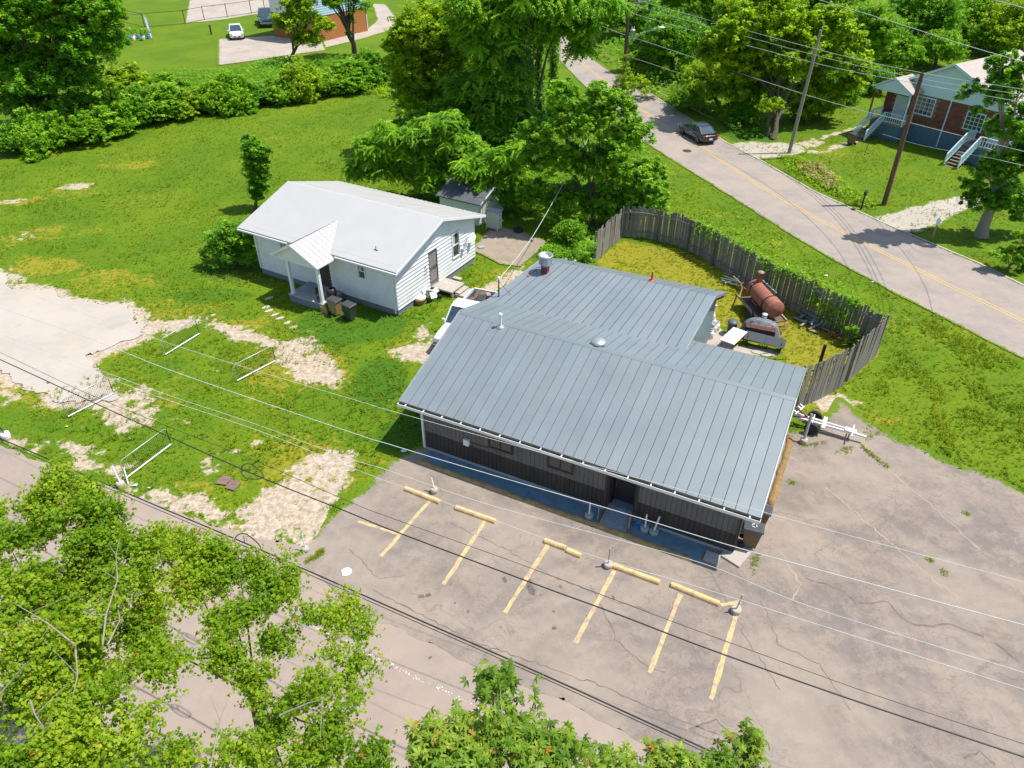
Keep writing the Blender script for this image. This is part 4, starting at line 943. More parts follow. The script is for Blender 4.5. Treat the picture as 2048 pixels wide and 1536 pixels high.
# stepping stones
for i,(px,py) in enumerate(((538,597),(532,615),(538,622),(550,630),(560,637),(575,646),(587,655),(515+0,0))[:7]):
    c=P(px,py); mb=MB(); a=R(40+8*math.sin(i*3)); n=8
    mb.prism([c+Vector((math.cos(a)*.28*math.cos(t)-math.sin(a)*.12*math.sin(t),math.sin(a)*.28*math.cos(t)+math.cos(a)*.12*math.sin(t),-.02))*1 for t in [k/n*6.283+.2 for k in range(n)]],(0,0,.06))
    tag(mb.build('stepping_stone','stone'),['pale stepping stone nearest the porch, set apart','stepping stone second from the porch','cracked stepping stone, third from the porch','middle stepping stone of the curving row','stepping stone just past the middle of the row','second to last stepping stone toward the gravel loop','last stepping stone beside the gravel loop'][i],'stepping stone','stepping stones')
# low metal gate panels
def gate(a,b,label,h=1.0,bars=26,faint=1.,top=True,left=True):
    a=P(*a);b=P(*b); d=b-a; L=d.length; t=thing('gate_panel',label,'gate panel',a,math.atan2(d.y,d.x),'freestanding tubular gate panels')
    mb=MB(); mb.tube([(0,0,.06),(L,0,.06)],.038,8); mb.build('bottom_rail','white_metal',t)
    mb=MB(); mb.tube([(0,0,.06),(-.02,0,h*.45),(0,0,h*.86),(.12,0,h),(L-.12,0,h),(L,0,h*.9)],.02,8); mb.build('top_rail','galv',t)
    mb=MB(); mb.tube([(L,0,0),(L,0,h*.92)],.02,8); mb.build('end_post','dark_metal',t)
    for i in range(1,bars):
        x=L*i/bars; mb=MB(); mb.tube([(x,0,.06),(x,0,h)],.006,5,cap=False); mb.build('bar','dark_metal',t)
gate((331,711),(399,669),'metal gate panel at the far end of the gravel, farthest left of the far pair')
gate((475,763),(551,723),'metal gate panel beside the bare gravel loop')
gate((137,835),(228,788),'metal gate panel over the gravel edge at far left',bars=28)
gate((253,958),(343,890),'metal gate panel nearest the street, by the leaning white post',bars=28)
# utility lids
for px,py,l in ((457,963,'brown utility cover nearer the lot, marked with a handle slot'),(469,968,None)):
    pass
for (q,l) in (([(430,968),(446,952),(466,956),(451,971)],'left brown utility box lid set in the grass'),([(450,977),(463,960),(483,965),(468,982)],'right brown utility box lid set in the grass')):
    mb=MB(); mb.prism([P(*p) for p in q],(0,0,.05)); o=tag(mb.build('access_cover','lid_brown',bevel=.01),l,'utility lid','utility box lids')
    c=P(sum(p[0] for p in q)/4,sum(p[1] for p in q)/4); 
    for s in (-.06,.02,.1):
        mb=MB(); mb.bar(c+Vector((s,-.02,.052)),c+Vector((s+.05,.03,.052)),.02,.008); mb.build('lettering_bar','wood_dark',o)
t=P(693,1145); mb=MB(); n=9; mb.prism([t+Vector((.2*math.cos(k/n*6.28)*(1+.2*math.sin(k*2.3)),.2*math.sin(k/n*6.28)*(1+.15*math.cos(k*3)),.01)) for k in range(n)],(0,0,.04)); tag(mb.build('paper_plate','litter'),'flat white plate dropped on the parking lot asphalt','litter')
for (px,py,l,s) in ((270,972,'scrap of white rag beside the leaning post',.14),(298,977,'small white scrap right of the rag in grass',.08),(1652,552,'white bag caught on the grass outside the fence',.13),(1745,565,'white paper on the road verge',.09),(98,766,'turquoise scrap on the left gravel',.1),(133,854,'small yellow scrap in the left grass',.09),(808,903,'bright board scrap in the shaded grass by building corner',.18),(1430,612,'crumpled tan bag in the fenced yard behind building',.14)):
    c=P(px,py); mb=MB(); n=7
    vs=[c+Vector((s*math.cos(k/n*6.28)*random.uniform(.5,1.4),s*.7*math.sin(k/n*6.28)*random.uniform(.5,1.3),random.uniform(.02,.06))) for k in range(n)]+[c+Vector((0,0,.1))]
    mb.add(vs,[(k,(k+1)%n,n) for k in range(n)]); tag(mb.build('litter_scrap','blue_plastic' if 'turq' in l else ('yellow_ribbon' if 'yellow' in l else 'litter')),l,'litter')
# ============================================================ FENCED YARD
def picket_fence(name,label,pts,h=2.35,lean=0,bw=.145,gap=.012,hv=.1,rails_in=1,gaps=(),cat='fence',grp='board fence around the yard behind the building'):
    """pts: list of (x,y) world base points"""
    pts=[Vector((p[0],p[1],0)) for p in pts]; o0=pts[0].copy(); t=thing(name,label,cat,o0,0,grp)
    meshes=[]
    for k in range(6):
        hh=h-abs(random.gauss(0,hv)); mb=MB(); a=random.uniform(-.03,.03); w=bw/2
        mb.hexa((-w,-.01,-.05),(w,-.01,-.05),(w,.012,-.05),(-w,.012,-.05),(-w,-.01,hh+a),(w,-.01,hh-a),(w,.012,hh-a),(-w,.012,hh+a)); me=mb.mesh('board'); me.materials.append(MATS['fence_wood']); meshes.append(me)
    seg=[];tot=0
    for a,b in zip(pts[:-1],pts[1:]): L=(b-a).length; seg.append((tot,L,a,b)); tot+=L
    def at(s):
        for (t0,L,a,b) in seg:
            if s<=t0+L+1e-6: return a.lerp(b,(s-t0)/L),(b-a).normalized()
        return seg[-1][3],(seg[-1][3]-seg[-1][2]).normalized()
    n=int(tot/(bw+gap))
    for i in range(n):
        s=(i+.5)*tot/n
        if any(g0<s<g1 for g0,g1 in gaps): continue
        p,d=at(s); o=D.objects.new('board',random.choice(meshes)); C.objects.link(o); o.parent=t
        o.location=p-o0+Vector((0,0,random.uniform(-.06,.03))); o.rotation_euler=(lean+random.uniform(-.02,.02),random.gauss(0,.018),math.atan2(d.y,d.x))
    for z in (.45,h-.5):
        mb=MB(); s=0; last=None
        while s<=tot:
            p,d=at(s); q=p-o0+Vector((d.y,-d.x,0))*.04*rails_in+Vector((0,0,z))
            if last is not None: mb.bar(last,q,.04,.09)
            last=q; s+=tot/max(4,int(tot/1.2))-1e-6
        mb.build('rail','fence_wood',t)
    k=int(tot/2.4)
    for i in range(k+1):
        p,d=at(i*tot/k); mb=MB(); q=p-o0+Vector((d.y,-d.x,0))*.09*rails_in; mb.box(q.x-.045,q.x+.045,q.y-.045,q.y+.045,0,h-.1); mb.build('post','fence_wood',t)
    return t
back=[P(*p,2.3) for p in ((1248,411),(1300,414),(1364,428),(1408,447),(1451,471),(1522,513),(1565,533),(1610,555),(1698,594),(1735,612),(1772,633))]
picket_fence('wooden_fence','long curving grey board fence along the road, vines over its middle',[p.xy for p in back],rails_in=1)
picket_fence('wooden_fence','short leaning broken board fence section at the yard left end',[P(1190,525).xy,P(1212,502).xy,P(1240,478).xy],h=2.3,lean=-.0,hv=.25,rails_in=-1,gaps=((1.15,1.3),))
cnr=back[-1]
picket_fence('wooden_fence','grey board fence panel from the yard corner down toward the gate',[(cnr.x+.1,cnr.y-.15),P(1722,738).xy,P(1694,763).xy],h=2.55,hv=.08,rails_in=1)
picket_fence('wooden_fence','board fence gate section next to the building right end',[P(1685,772).xy,P(1640,797).xy,P(1592,817).xy],h=2.55,hv=.05,rails_in=1)
t=thing('fence_post','lone dark square post sticking up inside the front fence',"post",P(1632,752),0); mb=MB(); mb.box(-.06,.06,-.06,.06,0,1.9); mb.box(-.065,.065,-.065,.065,1.9,1.93); mb.build('pole','wood_dark',t)
# vines over the fence (clump along the top, plus hanging)
def vine_along(name,label,pts,n,rz,m='leaf_vine',size=.22,cat='vine',zoff=0,tm='sprig',side=.26):
    rg=np.random.default_rng(len(label)); pts=np.array([tuple(p) for p in pts]); seg=rg.integers(0,len(pts)-1,n); t=rg.random(n)[:,None]
    c=pts[seg]*(1-t)+pts[seg+1]*t; nn=fbm(c[:,0]*1.,c[:,1]*1.,1.3,3,3); 
    c=c+rg.normal(size=(n,3))*np.array([side*.6,side*.6,.12]); drop=np.abs(rg.normal(size=n))*rz*(nn*2.2-.55).clip(.05,1.4); c[:,2]+=zoff-drop
    me=scatter_mesh(name,tm,c,size*rg.uniform(.6,1.3,n),.3+.5*rg.random(n),m,.6,rg); o=D.objects.new(name,me); C.objects.link(o); return tag(o,label,cat)
vp=[P(*p,2.4) for p in ((1395,438),(1451,466),(1522,508),(1565,530),(1610,550),(1698,590),(1720,600))]
vine_along('fence_vine','thick green vine sprawling over the middle of the curving fence',vp,1500,1.05)
vp=[P(*p,1.5) for p in ((1600,575),(1650,605),(1700,625))]
vine_along('fence_vine','vine patch hanging inside the fence near the scrap wood',vp,500,1.2)
vp=[P(*p,.15) for p in ((1375,420),(1450,455),(1520,495),(1640,560),(1720,605))]
vine_along('weed_strip','low weeds growing along the outside of the curving fence',[P(*p,.2) for p in ((1300,425),(1420,432),(1500,480),(1600,530),(1700,585),(1760,625))],220,.06,size=.2,side=.6,cat='weeds')['kind']='stuff'
# smoker trailer
def trailer_smoker():
    a=P(1447,575);b=P(1555,672); g=P(1508,640); d=(P(1570,645)-P(1492,560)); rz=math.atan2(d.y,d.x)
    t=thing('smoker_trailer','large rusty barrel smoker on a tilted wooden sided trailer','smoker trailer',P(1520,634),rz); t.scale=(1.03,1.03,1.03)
    # barrel along x, sitting at z=.75..1.75
    L=2.7; rr=.5; mb=MB(); M=Matrix.Translation((0.05,0,1.25))@Matrix.Rotation(math.pi/2,4,'Y'); mb.lathe([(.0,-L/2-.02),(rr*.97,-L/2),(rr,-L/2+.03),(rr,L/2-.03),(rr*.97,L/2),(0,L/2+.02)],30,M=M); br=mb.build('barrel','rust',t)
    mb=MB(); n=12; vs=[]; 
    for x in (-.85,.75):
        for k in range(n+1):
            th=R(-20)+R(120)*k/n; vs.append(Vector((x,-math.cos(th)*(rr+.02),1.25+math.sin(th)*(rr+.02))))
    mb.add(vs,[(k,k+1,n+1+k+1,n+1+k) for k in range(n)],True); mb.build('lid_door','rust',br)
    mb=MB()
    for x in (-.85,.75): mb.tube([(x,-math.cos(R(-20)+R(120)*k/8)*(rr+.035),1.25+math.sin(R(-20)+R(120)*k/8)*(rr+.035)) for k in range(9)],.022,5)
    mb.tube([(-.85,rr*.35,1.25+rr*1.0),(.75,rr*.35,1.25+rr*1.0)],.03,6); mb.build('lid_edge','dark_metal',br)
    mb=MB(); mb.tube([(-.2,-rr-.1,1.0),(.35,-rr-.1,1.0)],.02,6); mb.bar((-.2,-rr-.1,1),(-.2,-rr+.02,1.05),.02,.02); mb.bar((.35,-rr-.1,1),(.35,-rr+.02,1.05),.02,.02); mb.build('handle','old_wood',br)
    mb=MB(); mb.lathe([(.16,-.5),(.16,.42),(.17,.42),(.17,.46),(.0,.47)],18,(-.95,.0,1.85)); mb.build('chimney','rust',t)
    mb=MB(); mb.lathe([(.19,0),(.19,.04),(0,.06)],18,(-.95,0,2.33)); mb.build('chimney_cap','old_wood',t)
    mb=MB(); mb.lathe([(.05,-.02),(.05,.03)],10,(-.95,-.36,1.62)); mb.lathe([(.04,-.02),(.04,.03)],10,(-.78,-.38,1.6)); mb.build('gauge','chrome',t)
    mb=MB(); mb.box(-1.5,1.5,-.7,.7,.48,.54); mb.build('deck','junk_brown',t)
    mb=MB(); mb.box(-1.55,1.5,-.78,-.68,.5,.62); mb.build('side_board','old_wood',t); mb=MB(); mb.box(-1.5,1.5,.7,.78,.5,.62); mb.build('side_board','old_wood',t)
    mb=MB(); mb.bar((-1.5,-.7,.5),(-2.6,0,.5),.06,.08); mb.bar((-1.5,.7,.5),(-2.6,0,.5),.06,.08); mb.bar((-2.5,0,.5),(-2.9,0,.5),.08,.08); mb.build('drawbar','rust',t)
    mb=MB()
    for y in (-.7,.7): mb.bar((1.5,y,.5),(2.0,y*.7,.35),.05,.05)
    mb.bar((2.0,-.5,.35),(2.0,.5,.35),.05,.05); mb.bar((1.75,-.6,.42),(1.75,.6,.42),.05,.05); mb.build('rear_rack','rust',t)
    for y in (-.86,.86):
        mb=MB(); mb.lathe([(.18,-.09),(.33,-.1),(.36,-.06),(.36,.06),(.33,.1),(.18,.09)],22,(.35,y,.36),Matrix.Rotation(math.pi/2,4,'X')); wh=mb.build('wheel','black_rubber',t); mb=MB(); mb.lathe([(0,-.05),(.18,-.06),(.18,.06),(0,.05)],14,(.35,y,.36),Matrix.Rotation(math.pi/2,4,'X')); mb.build('rim','dark_metal',wh)
    mb=MB()
    for x in (-.8,.8): mb.box(x-.04,x+.04,-.4,.4,.54,.85)
    mb.build('cradle','rust',t)
    return t
trailer_smoker()
def barlist(name,label,cat,items,m,parts='bar',ground=True):
    a0=items[0][0]; t=thing(name,label,cat,Vector((a0.x,a0.y,0)),0)
    for a,b,w,h in items:
        mb=MB(); o0=Vector((a0.x,a0.y,0)); mb.bar(a-o0,b-o0,w,h); mb.build(parts,m,t)
    return t
barlist('pipe_pile','loose white pipes and scrap poles lying left of the smoker','pipes',[(P(1440,555,.1),P(1488,566,.4),.05,.05),(P(1443,560,.15),P(1480,572,.15),.05,.05),(P(1447,551,.1),P(1478,562,.5),.05,.05),(P(1450,566,.1),P(1470,560,.2),.05,.05)],'white_paint','pipe')
barlist('white_pipe','straight white pipe leaning behind the smoker barrel','pipe',[(P(1521,556,1.2),P(1553,586,1.0),.05,.05)],'white_paint','pipe')
barlist('crossed_poles','two tan poles crossed at the smoker trailer tongue','poles',[(P(1466,552,.9),P(1484,570,.5),.07,.07),(P(1478,551,.9),P(1472,568,.4),.05,.05)],'old_wood','pole')
its=[]
def q(x0,y0,x1,y1,z0=.12,z1=.12,w=.12,h=.04): return (P(x0,y0,z0),P(x1,y1,z1),w,h)
barlist('lumber_pile','jumbled blue grey boards and frames heaped under the curving fence','lumber',[q(1590,620,1640,650,.15,.2),q(1600,616,1650,640,.3,.25),q(1610,640,1672,668,.1,.12),q(1623,650,1630,628,.35,.4,.1),q(1640,648,1648,632,.3,.45,.1),q(1600,635,1618,622,.2,.3,.15),q(1646,652,1656,638,.2,.6,.1),q(1588,634,1612,646,.08,.08,.2),q(1630,634,1600,617,.4,.35,.2),q(1636,640,1620,645,.3,.25,.15)],'blue_wood','board')
barlist('tan_boards','sunlit tan boards and bricks beside the blue grey scrap lumber','lumber',[q(1600,652,1612,645,.1,.12,.12),q(1617,658,1640,648,.12,.3,.13),q(1620,660,1638,665,.05,.06,.2)],'old_wood','board')
t=thing('brick_pile','small heap of orange bricks at yard corner','brick pile',P(1665,672),0)
for k in range(16):
    M=Matrix.Translation((random.uniform(-.35,.35),random.uniform(-.3,.3),.04+.08*(k//7)))@Matrix.Rotation(random.random()*3,4,'Z'); mb=MB(); mb.box(-.1,.1,-.05,.05,-.035,.035,M); mb.build('brick','orange_brick',t)
# white tanks and buckets
def tank(px,py,s,label,blue=False):
    t=thing('gas_tank' if not blue else 'bucket',label,'tank' if not blue else 'bucket',P(px,py),random.random()*3,'white tanks beside the rear wing wall')
    mb=MB(); mb.lathe([(.12*s,0),(.15*s,.05*s),(.155*s,.28*s),(.11*s,.36*s),(.03*s,.38*s)],16); mb.build('body','tank_white' if not blue else 'blue_plastic',t)
    mb=MB(); mb.lathe([(.1*s,.36*s),(.1*s,.45*s),(.085*s,.45*s),(.085*s,.37*s)],12); mb.build('collar','tank_white',t)
    mb=MB(); mb.lathe([(.03,.37*s),(.035,.44*s)],8); mb.build('valve','dark_metal',t)
tank(1423,640,1.2,'farthest white gas tank beside the wing wall'); tank(1425,650,1.1,'white gas tank second from the far end by wing wall'); tank(1432,660,1.2,'white gas tank standing off the wall toward the trash can'); tank(1427,664,1.1,'white tank in the middle of the cluster by wing wall'); tank(1419,660,1.2,'blue and white container against the wing wall',True); tank(1420,676,1.25,'largest white tank nearest the roof edge')
t=thing('white_box','small white block box beside the wall under the roof edge','box',P(1408,680),.4); mb=MB(); mb.box(-.18,.18,-.14,.14,0,.15); mb.box(-.19,.19,-.15,.15,.15,.19); mb.build('shell','tank_white',t,bevel=.02)
t=thing('trash_can','round dark plastic trash can between tanks and covered grill','trash can',P(1461,668),0); mb=MB(); mb.lathe([(.22,0),(.27,.75),(.29,.75),(.29,.8),(.27,.8)],20); mb.build('body','barrel_plastic',t); mb=MB(); mb.lathe([(.3,.78),(.29,.83),(.1,.9),(.0,.9)],20); mb.build('lid','barrel_plastic',t)
# white table
t=thing('folding_table','plain white folding table top in the yard','table',P(1463,693),math.atan2((P(1480,658)-P(1441,694)).y,(P(1480,658)-P(1441,694)).x))
mb=MB(); mb.box(-.85,.85,-.42,.42,.66,.71); mb.build('tabletop','board_white',t,bevel=.02)
for x in (-.7,.7):
    for y in (-.33,.33):
        mb=MB(); mb.tube([(x,y,0),(x,y,.66)],.02,6); mb.build('leg','dark_metal',t)
# covered grill with tarp
t=thing('covered_grill','big grill heaped with a crumpled grey tarp and open black grates','grill',P(1518,672),R(-22))
rg=np.random.default_rng(5); nx,ny=34,22; X,Y=np.meshgrid(np.linspace(-1.15,1.15,nx),np.linspace(-.5,.75,ny)); rr=np.sqrt((X/1.1)**2+((Y-.12)/.62)**2)
Z=1.05*np.sqrt(np.clip(1-rr**2*.8,0,1))*(1-sstep(.8,1.15,rr))+.12*(fbm(X,Y,.22,4,3)-.5)+.1*np.abs(fbm(X*1.0,Y*.35,.2,3,8)-.5); Z=np.maximum(Z*1.0,.02); Z=np.where((Y<-.12)&(np.abs(X)<.85),np.minimum(Z,.55),Z)
idx=np.arange(nx*ny).reshape(ny,nx); qd=np.stack([idx[:-1,:-1],idx[:-1,1:],idx[1:,1:],idx[1:,:-1]],-1).reshape(-1,4)
me=npmesh('tarp',np.stack([X.ravel(),Y.ravel(),Z.ravel()],1),qd); me.materials.append(MATS['tarp']); me.polygons.foreach_set('use_smooth',[True]*len(me.polygons)); o=D.objects.new('tarp',me); C.objects.link(o); o.parent=t
mb=MB(); mb.box(-.8,.8,-.55,-.1,.3,.72); mb.build('firebox','dark_metal',t)
for i in range(6):
    mb=MB(); x=-.78+i*.27
    for k in range(5): mb.bar((x+k*.05,-.55,.76),(x+k*.05,-.1,.76),.014,.02)
    mb.bar((x-.01,-.55,.75),(x+.22,-.55,.75),.02,.02); mb.bar((x-.01,-.1,.75),(x+.22,-.1,.75),.02,.02); mb.build('grate','rust',t)
mb=MB(); mb.lathe([(.14,0),(.14,.16),(.15,.16),(.15,.19),(0,.2)],16,(.05,.45,1.0)); mb.build('chimney_cap','tank_white',t)
t=thing('dark_board','dark grey folded board table in front of the covered grill','board',P(1527,694),math.atan2((P(1566,690)-P(1497,673)).y,(P(1566,690)-P(1497,673)).x))
for s in (-1,1):
    mb=MB(); mb.box(*( (-1.08,-.005) if s<0 else (.005,1.08)),-.36,.36,.55,.59,Matrix.Rotation(R(12),4,'X')); mb.build('panel','board_dark',t,bevel=.01)
for x in (-.9,.9):
    mb=MB(); mb.box(x-.03,x+.03,-.3,.3,0,.6); mb.build('leg','dark_metal',t)
mb=MB(); pl=[(1460,668),(1415,690),(1405,692),(1500,715),(1560,705),(1548,690),(1480,690)]; 
sheet('yard_slab',[(1398,690),(1412,660),(1440,655),(1470,690),(1555,700),(1560,714),(1480,712)],.02,m_conc,.12,.1)
for (a,s,z) in (((1522,705),.35,.05),((1535,711),.25,.05)):
    c=P(*a); mb=MB(); mb.prism([c+Vector((s*1.6*math.cos(k/7*6.28)*(1+.15*math.sin(3*k)),s*.7*math.sin(k/7*6.28),0)) for k in range(7)],(0,0,.06)); tag(mb.build('broken_slab','concrete'),'larger broken concrete slab piece below the dark board' if s>.3 else 'smaller broken slab piece near the roof eave','slab')
# boat trailer
a=P(1728,886);b=P(1588,846); d=b-a; t=thing('utility_trailer','narrow white and red boat trailer with two black wheels, tongue on asphalt','trailer',a,math.atan2(d.y,d.x)); L=d.length
mb=MB(); mb.bar((0,0,.35),(.55,0,.38),.10,.08); mb.bar((.55,0,.38),(L*.4,.0,.42),.16,.1); mb.build('tongue','white_paint',t)
mb=MB(); mb.bar((.45,.0,.47),(.95,0,.5),.3,.06); mb.build('tongue_plate','white_paint',t,bevel=.02)
mb=MB(); mb.bar((.9,-.09,.42),(L,-.14,.45),.09,.1); mb.build('rail','white_paint',t); mb=MB(); mb.bar((.9,.09,.42),(L,.14,.45),.09,.1); mb.build('rail','white_paint',t)
mb=MB(); mb.bar((.9,0,.485),(L-.2,0,.52),.1,.03); mb.build('plank','old_wood',t)
for x,w in ((.6,.05),(1.85,.16),(2.35,.05)):
    mb=MB(); mb.bar((x,-.45,.5),(x,.45,.5),w,.05); mb.build('crossbar','white_paint',t)
mb=MB(); mb.bar((L-.8,-.55,.4),(L-.8,.55,.4),.07,.07); mb.build('axle','dark_metal',t)
mb=MB(); mb.bar((L-.5,0,.55),(L+.2,-.3,.75),.06,.06); mb.bar((L-.5,0,.5),(L+.2,.3,.6),.06,.06); mb.build('winch_frame','dark_red',t)
for y in (-.5,.52):
    Mx=Matrix.Rotation(math.pi/2,4,'X'); mb=MB(); mb.lathe([(.17,-.08),(.29,-.09),(.32,-.05),(.32,.05),(.29,.09),(.17,.08)],24,(L-.8,y,.33),Mx); wh=mb.build('wheel','black_rubber',t); mb=MB(); mb.lathe([(.0,-.03),(.06,-.08),(.17,-.06),(.17,.06),(.06,.08),(0,.03)],16,(L-.8,y,.33),Mx); mb.build('rim','steel',wh)
mb=MB(); mb.bar((.7,0,0),(.7,0,.4),.05,.05); mb.build('jack','dark_metal',t)
t=thing('white_rack','small white comb shaped rack lying in grass by the trailer','rack',P(1590,832),R(40))
mb=MB(); mb.bar((0,0,.1),(.7,0,.25),.06,.05); mb.build('rail','white_paint',t)
for k in range(4):
    mb=MB(); mb.bar((.1+k*.18,0,.14+.03*k),(.1+k*.18,.2,.2+.03*k),.06,.04); mb.build('tooth','white_paint',t)

# ============================================================ VEHICLES
def car(name,label,loc,rz,m,L=4.6,W=1.8,kind='sedan',bed=None,scale=1,tail=True):
    t=thing(name,label,'car' if kind=='sedan' else 'pickup truck',loc,rz); t.scale=(scale,)*3
    import bmesh
    # cross-sections along x (rear=-L/2, front=+L/2): (x, half width, bottom, top)
    if kind=='sedan':
        body=[(-.5,.40,.42,.80),(-.49,.455,.30,.90),(-.40,.485,.24,.96),(-.2,.5,.22,.93),(0,.5,.22,.92),(.2,.5,.22,.92),(.36,.49,.22,.86),(.45,.47,.24,.76),(.49,.42,.28,.66),(.5,.36,.34,.60)]
        cab=[(-.40,.40,.93),(-.24,.345,1.38),(-.08,.35,1.44),(.06,.345,1.42),(.25,.41,.93)]
    else:
        body=[(-.5,.46,.45,.98),(-.495,.48,.42,1.0),(-.3,.49,.42,1.0),(0,.49,.4,1.0),(.2,.49,.4,1.05),(.40,.48,.4,1.02),(.485,.47,.42,.96),(.5,.45,.46,.90)]
        cab=[(-.09,.43,1.0),(-.07,.38,1.72),(.02,.39,1.76),(.10,.38,1.72),(.22,.44,1.03)]
    def lo(secs,ring):
        vs=[];n=None
        for s in secs:
            r=ring(s); n=len(r); vs+=r
        fs=[(i*n+k,i*n+(k+1)%n,(i+1)*n+(k+1)%n,(i+1)*n+k) for i in range(len(secs)-1) for k in range(n)]
        fs+=[tuple(range(n))[::-1],tuple(range((len(secs)-1)*n,len(secs)*n))]
        return vs,fs
    def rb(s):
        x,w,z0,z1=s; x*=L; w*=W; sh=z0+(z1-z0)*.62
        return [Vector((x,-w*.92,z0)),Vector((x,-w,z0+.12)),Vector((x,-w,sh)),Vector((x,-w*.93,z1-.03)),Vector((x,-w*.8,z1)),Vector((x,w*.8,z1)),Vector((x,w*.93,z1-.03)),Vector((x,w,sh)),Vector((x,w,z0+.12)),Vector((x,w*.92,z0))]
    if kind=='pickup':
        body=[b for b in body]; 
    mb=MB(); v,f=lo(body,rb); mb.add(v,f,True)
    bd=mb.build('body',m,t); 
    md=bd.modifiers.new('s','SUBSURF'); md.levels=md.render_levels=1
    base=.9 if kind=='sedan' else .98
    def rc(s):
        x,w,z=s; x*=L; w*=W; return [Vector((x,-w*1.02 if z<base+.1 else -w*.9,z)),Vector((x,w*1.02 if z<base+.1 else w*.9,z))]
    # greenhouse: glass volume then pillars and roof skin
    vs=[];
    c=cab
    gl=MB(); xs=[s[0]*L for s in c]; zs=[s[2] for s in c]; ws=[s[1]*W for s in c]
    bw=.455*W
    A=[Vector((xs[0],-ws[0],zs[0])),Vector((xs[1],-ws[1],zs[1])),Vector((xs[2],-ws[2],zs[2])),Vector((xs[3],-ws[3],zs[3])),Vector((xs[4],-ws[4],zs[4]))]
    Bq=[Vector((p.x,-p.y,p.z)) for p in A]; lowA=[Vector((p.x,-bw,zs[0]-.03)) for p in (A[0],A[4])]
    n=5; verts=A+Bq+[Vector((xs[0],-bw,zs[0]-.05)),Vector((xs[4],-bw,zs[0]-.05)),Vector((xs[0],bw,zs[0]-.05)),Vector((xs[4],bw,zs[0]-.05))]
    gl.add(verts,[(0,1,6,5),(3,4,9,8),(10,11,4,3,2,1,0),(12,5,6,7,8,9,13),(1,2,7,6),(2,3,8,7)]); g_=gl.build('windows','car_glass',t)
    rf=MB(); e=.02
    rf.add([A[1]+Vector((0.0,0,e)),A[2]+Vector((0,0,e)),A[3]+Vector((0,0,e)),Bq[3]+Vector((0,0,e)),Bq[2]+Vector((0,0,e)),Bq[1]+Vector((0,0,e))],[(0,1,4,5),(1,2,3,4)])
    for S_ in (A,Bq):
        for a,b in ((0,1),(4,3)): rf.bar(S_[a],S_[b],.07,.05)
        for a,b in ((1,2),(2,3)): rf.bar(S_[a],S_[b],.06,.05)
        y=-bw if S_ is A else bw; md_=S_[2]; rf.bar(Vector((md_.x,y,zs[0]-.03)),md_,.07,.04); rf.bar(Vector((S_[0].x,y,zs[0]-.03)),Vector((S_[4].x,y,zs[0]-.03)),.05,.05)
    rf.build('roof',m,t)
    wr=.33 if kind=='sedan' else .37
    for x in (-.31*L,.31*L):
        for y in (-W*.5+.1,W*.5-.1):
            Mx=Matrix.Rotation(math.pi/2,4,'X'); mb=MB(); mb.lathe([(.2,-.11),(wr-.03,-.12),(wr,-.08),(wr,.08),(wr-.03,.12),(.2,.11)],20,(x,y,wr),Mx); wh=mb.build('wheel','black_rubber',t); mb=MB(); mb.lathe([(0,-.1),(.2,-.115),(.2,.115),(0,.1)],14,(x,y,wr),Mx); mb.build('rim','steel',wh)
    zt=.72 if kind=='sedan' else .8
    for y in (-.37*W,.37*W):
        mb=MB(); mb.box(L*.475,L*.503,y-.17,y+.17,zt-.12,zt+.04); mb.build('headlight','chrome',t,bevel=.02)
        mb=MB(); mb.box(-L*.503,-L*.478,y-.17,y+.17,zt+.0,zt+.16); mb.build('tail_light','red_lamp',t,bevel=.02)
        mb=MB(); mb.box(xs[4]-.25,xs[4]-.1,y*1.42-.08,y*1.42+.08,base+.02,base+.15); mb.build('mirror',m,t,bevel=.02)
    mb=MB(); mb.box(L*.492,L*.512,-.4,.4,.36,.5); mb.build('grille','dark_metal',t); mb=MB(); mb.box(-L*.512,-L*.498,-.16,.16,.5,.62); mb.build('license_plate','white_paint',t)
    mb=MB(); mb.box(L*.505,L*.515,-.16,.16,.42,.54); mb.build('license_plate','white_paint',t)
    mb=MB(); mb.box(-.1*L,.0,-W*.505,-W*.495,.70,.73); mb.box(-.1*L,.0,W*.495,W*.505,.70,.73); mb.build('door_handle','chrome',t)
    if kind=='pickup':
        x0,x1=-.49*L,-.11*L; w=.47*W
        mb=MB()
        for a in ((x0,x1,-w,-w+.08),(x0,x1,w-.08,w),(x0,x0+.08,-w,w),(x1-.08,x1,-w,w)): mb.box(a[0],a[1],a[2],a[3],.97,1.2)
        mb.build('bed_rail',m,t)
        mb=MB(); mb.box(x0+.08,x1-.08,-w+.08,w-.08,1.0,1.025); mb.build('bed','dark_metal',t)
        mb=MB(); mb.box(L*.49,L*.53,-.45*W,.45*W,.45,.6); mb.build('front_bumper','chrome' if m!='car_white' else 'barrel_plastic',t,bevel=.03)
    return t
a=P(1362,268);b=P(1424,284); a=P(1360,262)
f_=P(1366,262);r_=P(1421,281); d=f_-r_; cc=(P(1354,262)+P(1434,282))/2
d=P(1345,243)-P(1395,272); sx=(B(1395,262,cc.y)); 
car('sedan','black four door sedan parked at the far road edge',P(1394,276),math.atan2(d.y,d.x),'car_black',L=4.7,scale=1.02)
d=P(472,92)-P(468,30); car('sedan','white sedan parked nose toward the concrete pad at upper left',P(474,74),math.atan2(d.y,d.x)+.03,'car_white',L=4.8,scale=1.2)
d=P(541,62)-P(530,10); car('pickup_truck','dark blue pickup truck parked on grass at the upper left houses',P(536,48),math.atan2(d.y,d.x),'car_blue',L=5.5,W=1.95,kind='pickup',scale=1.38)
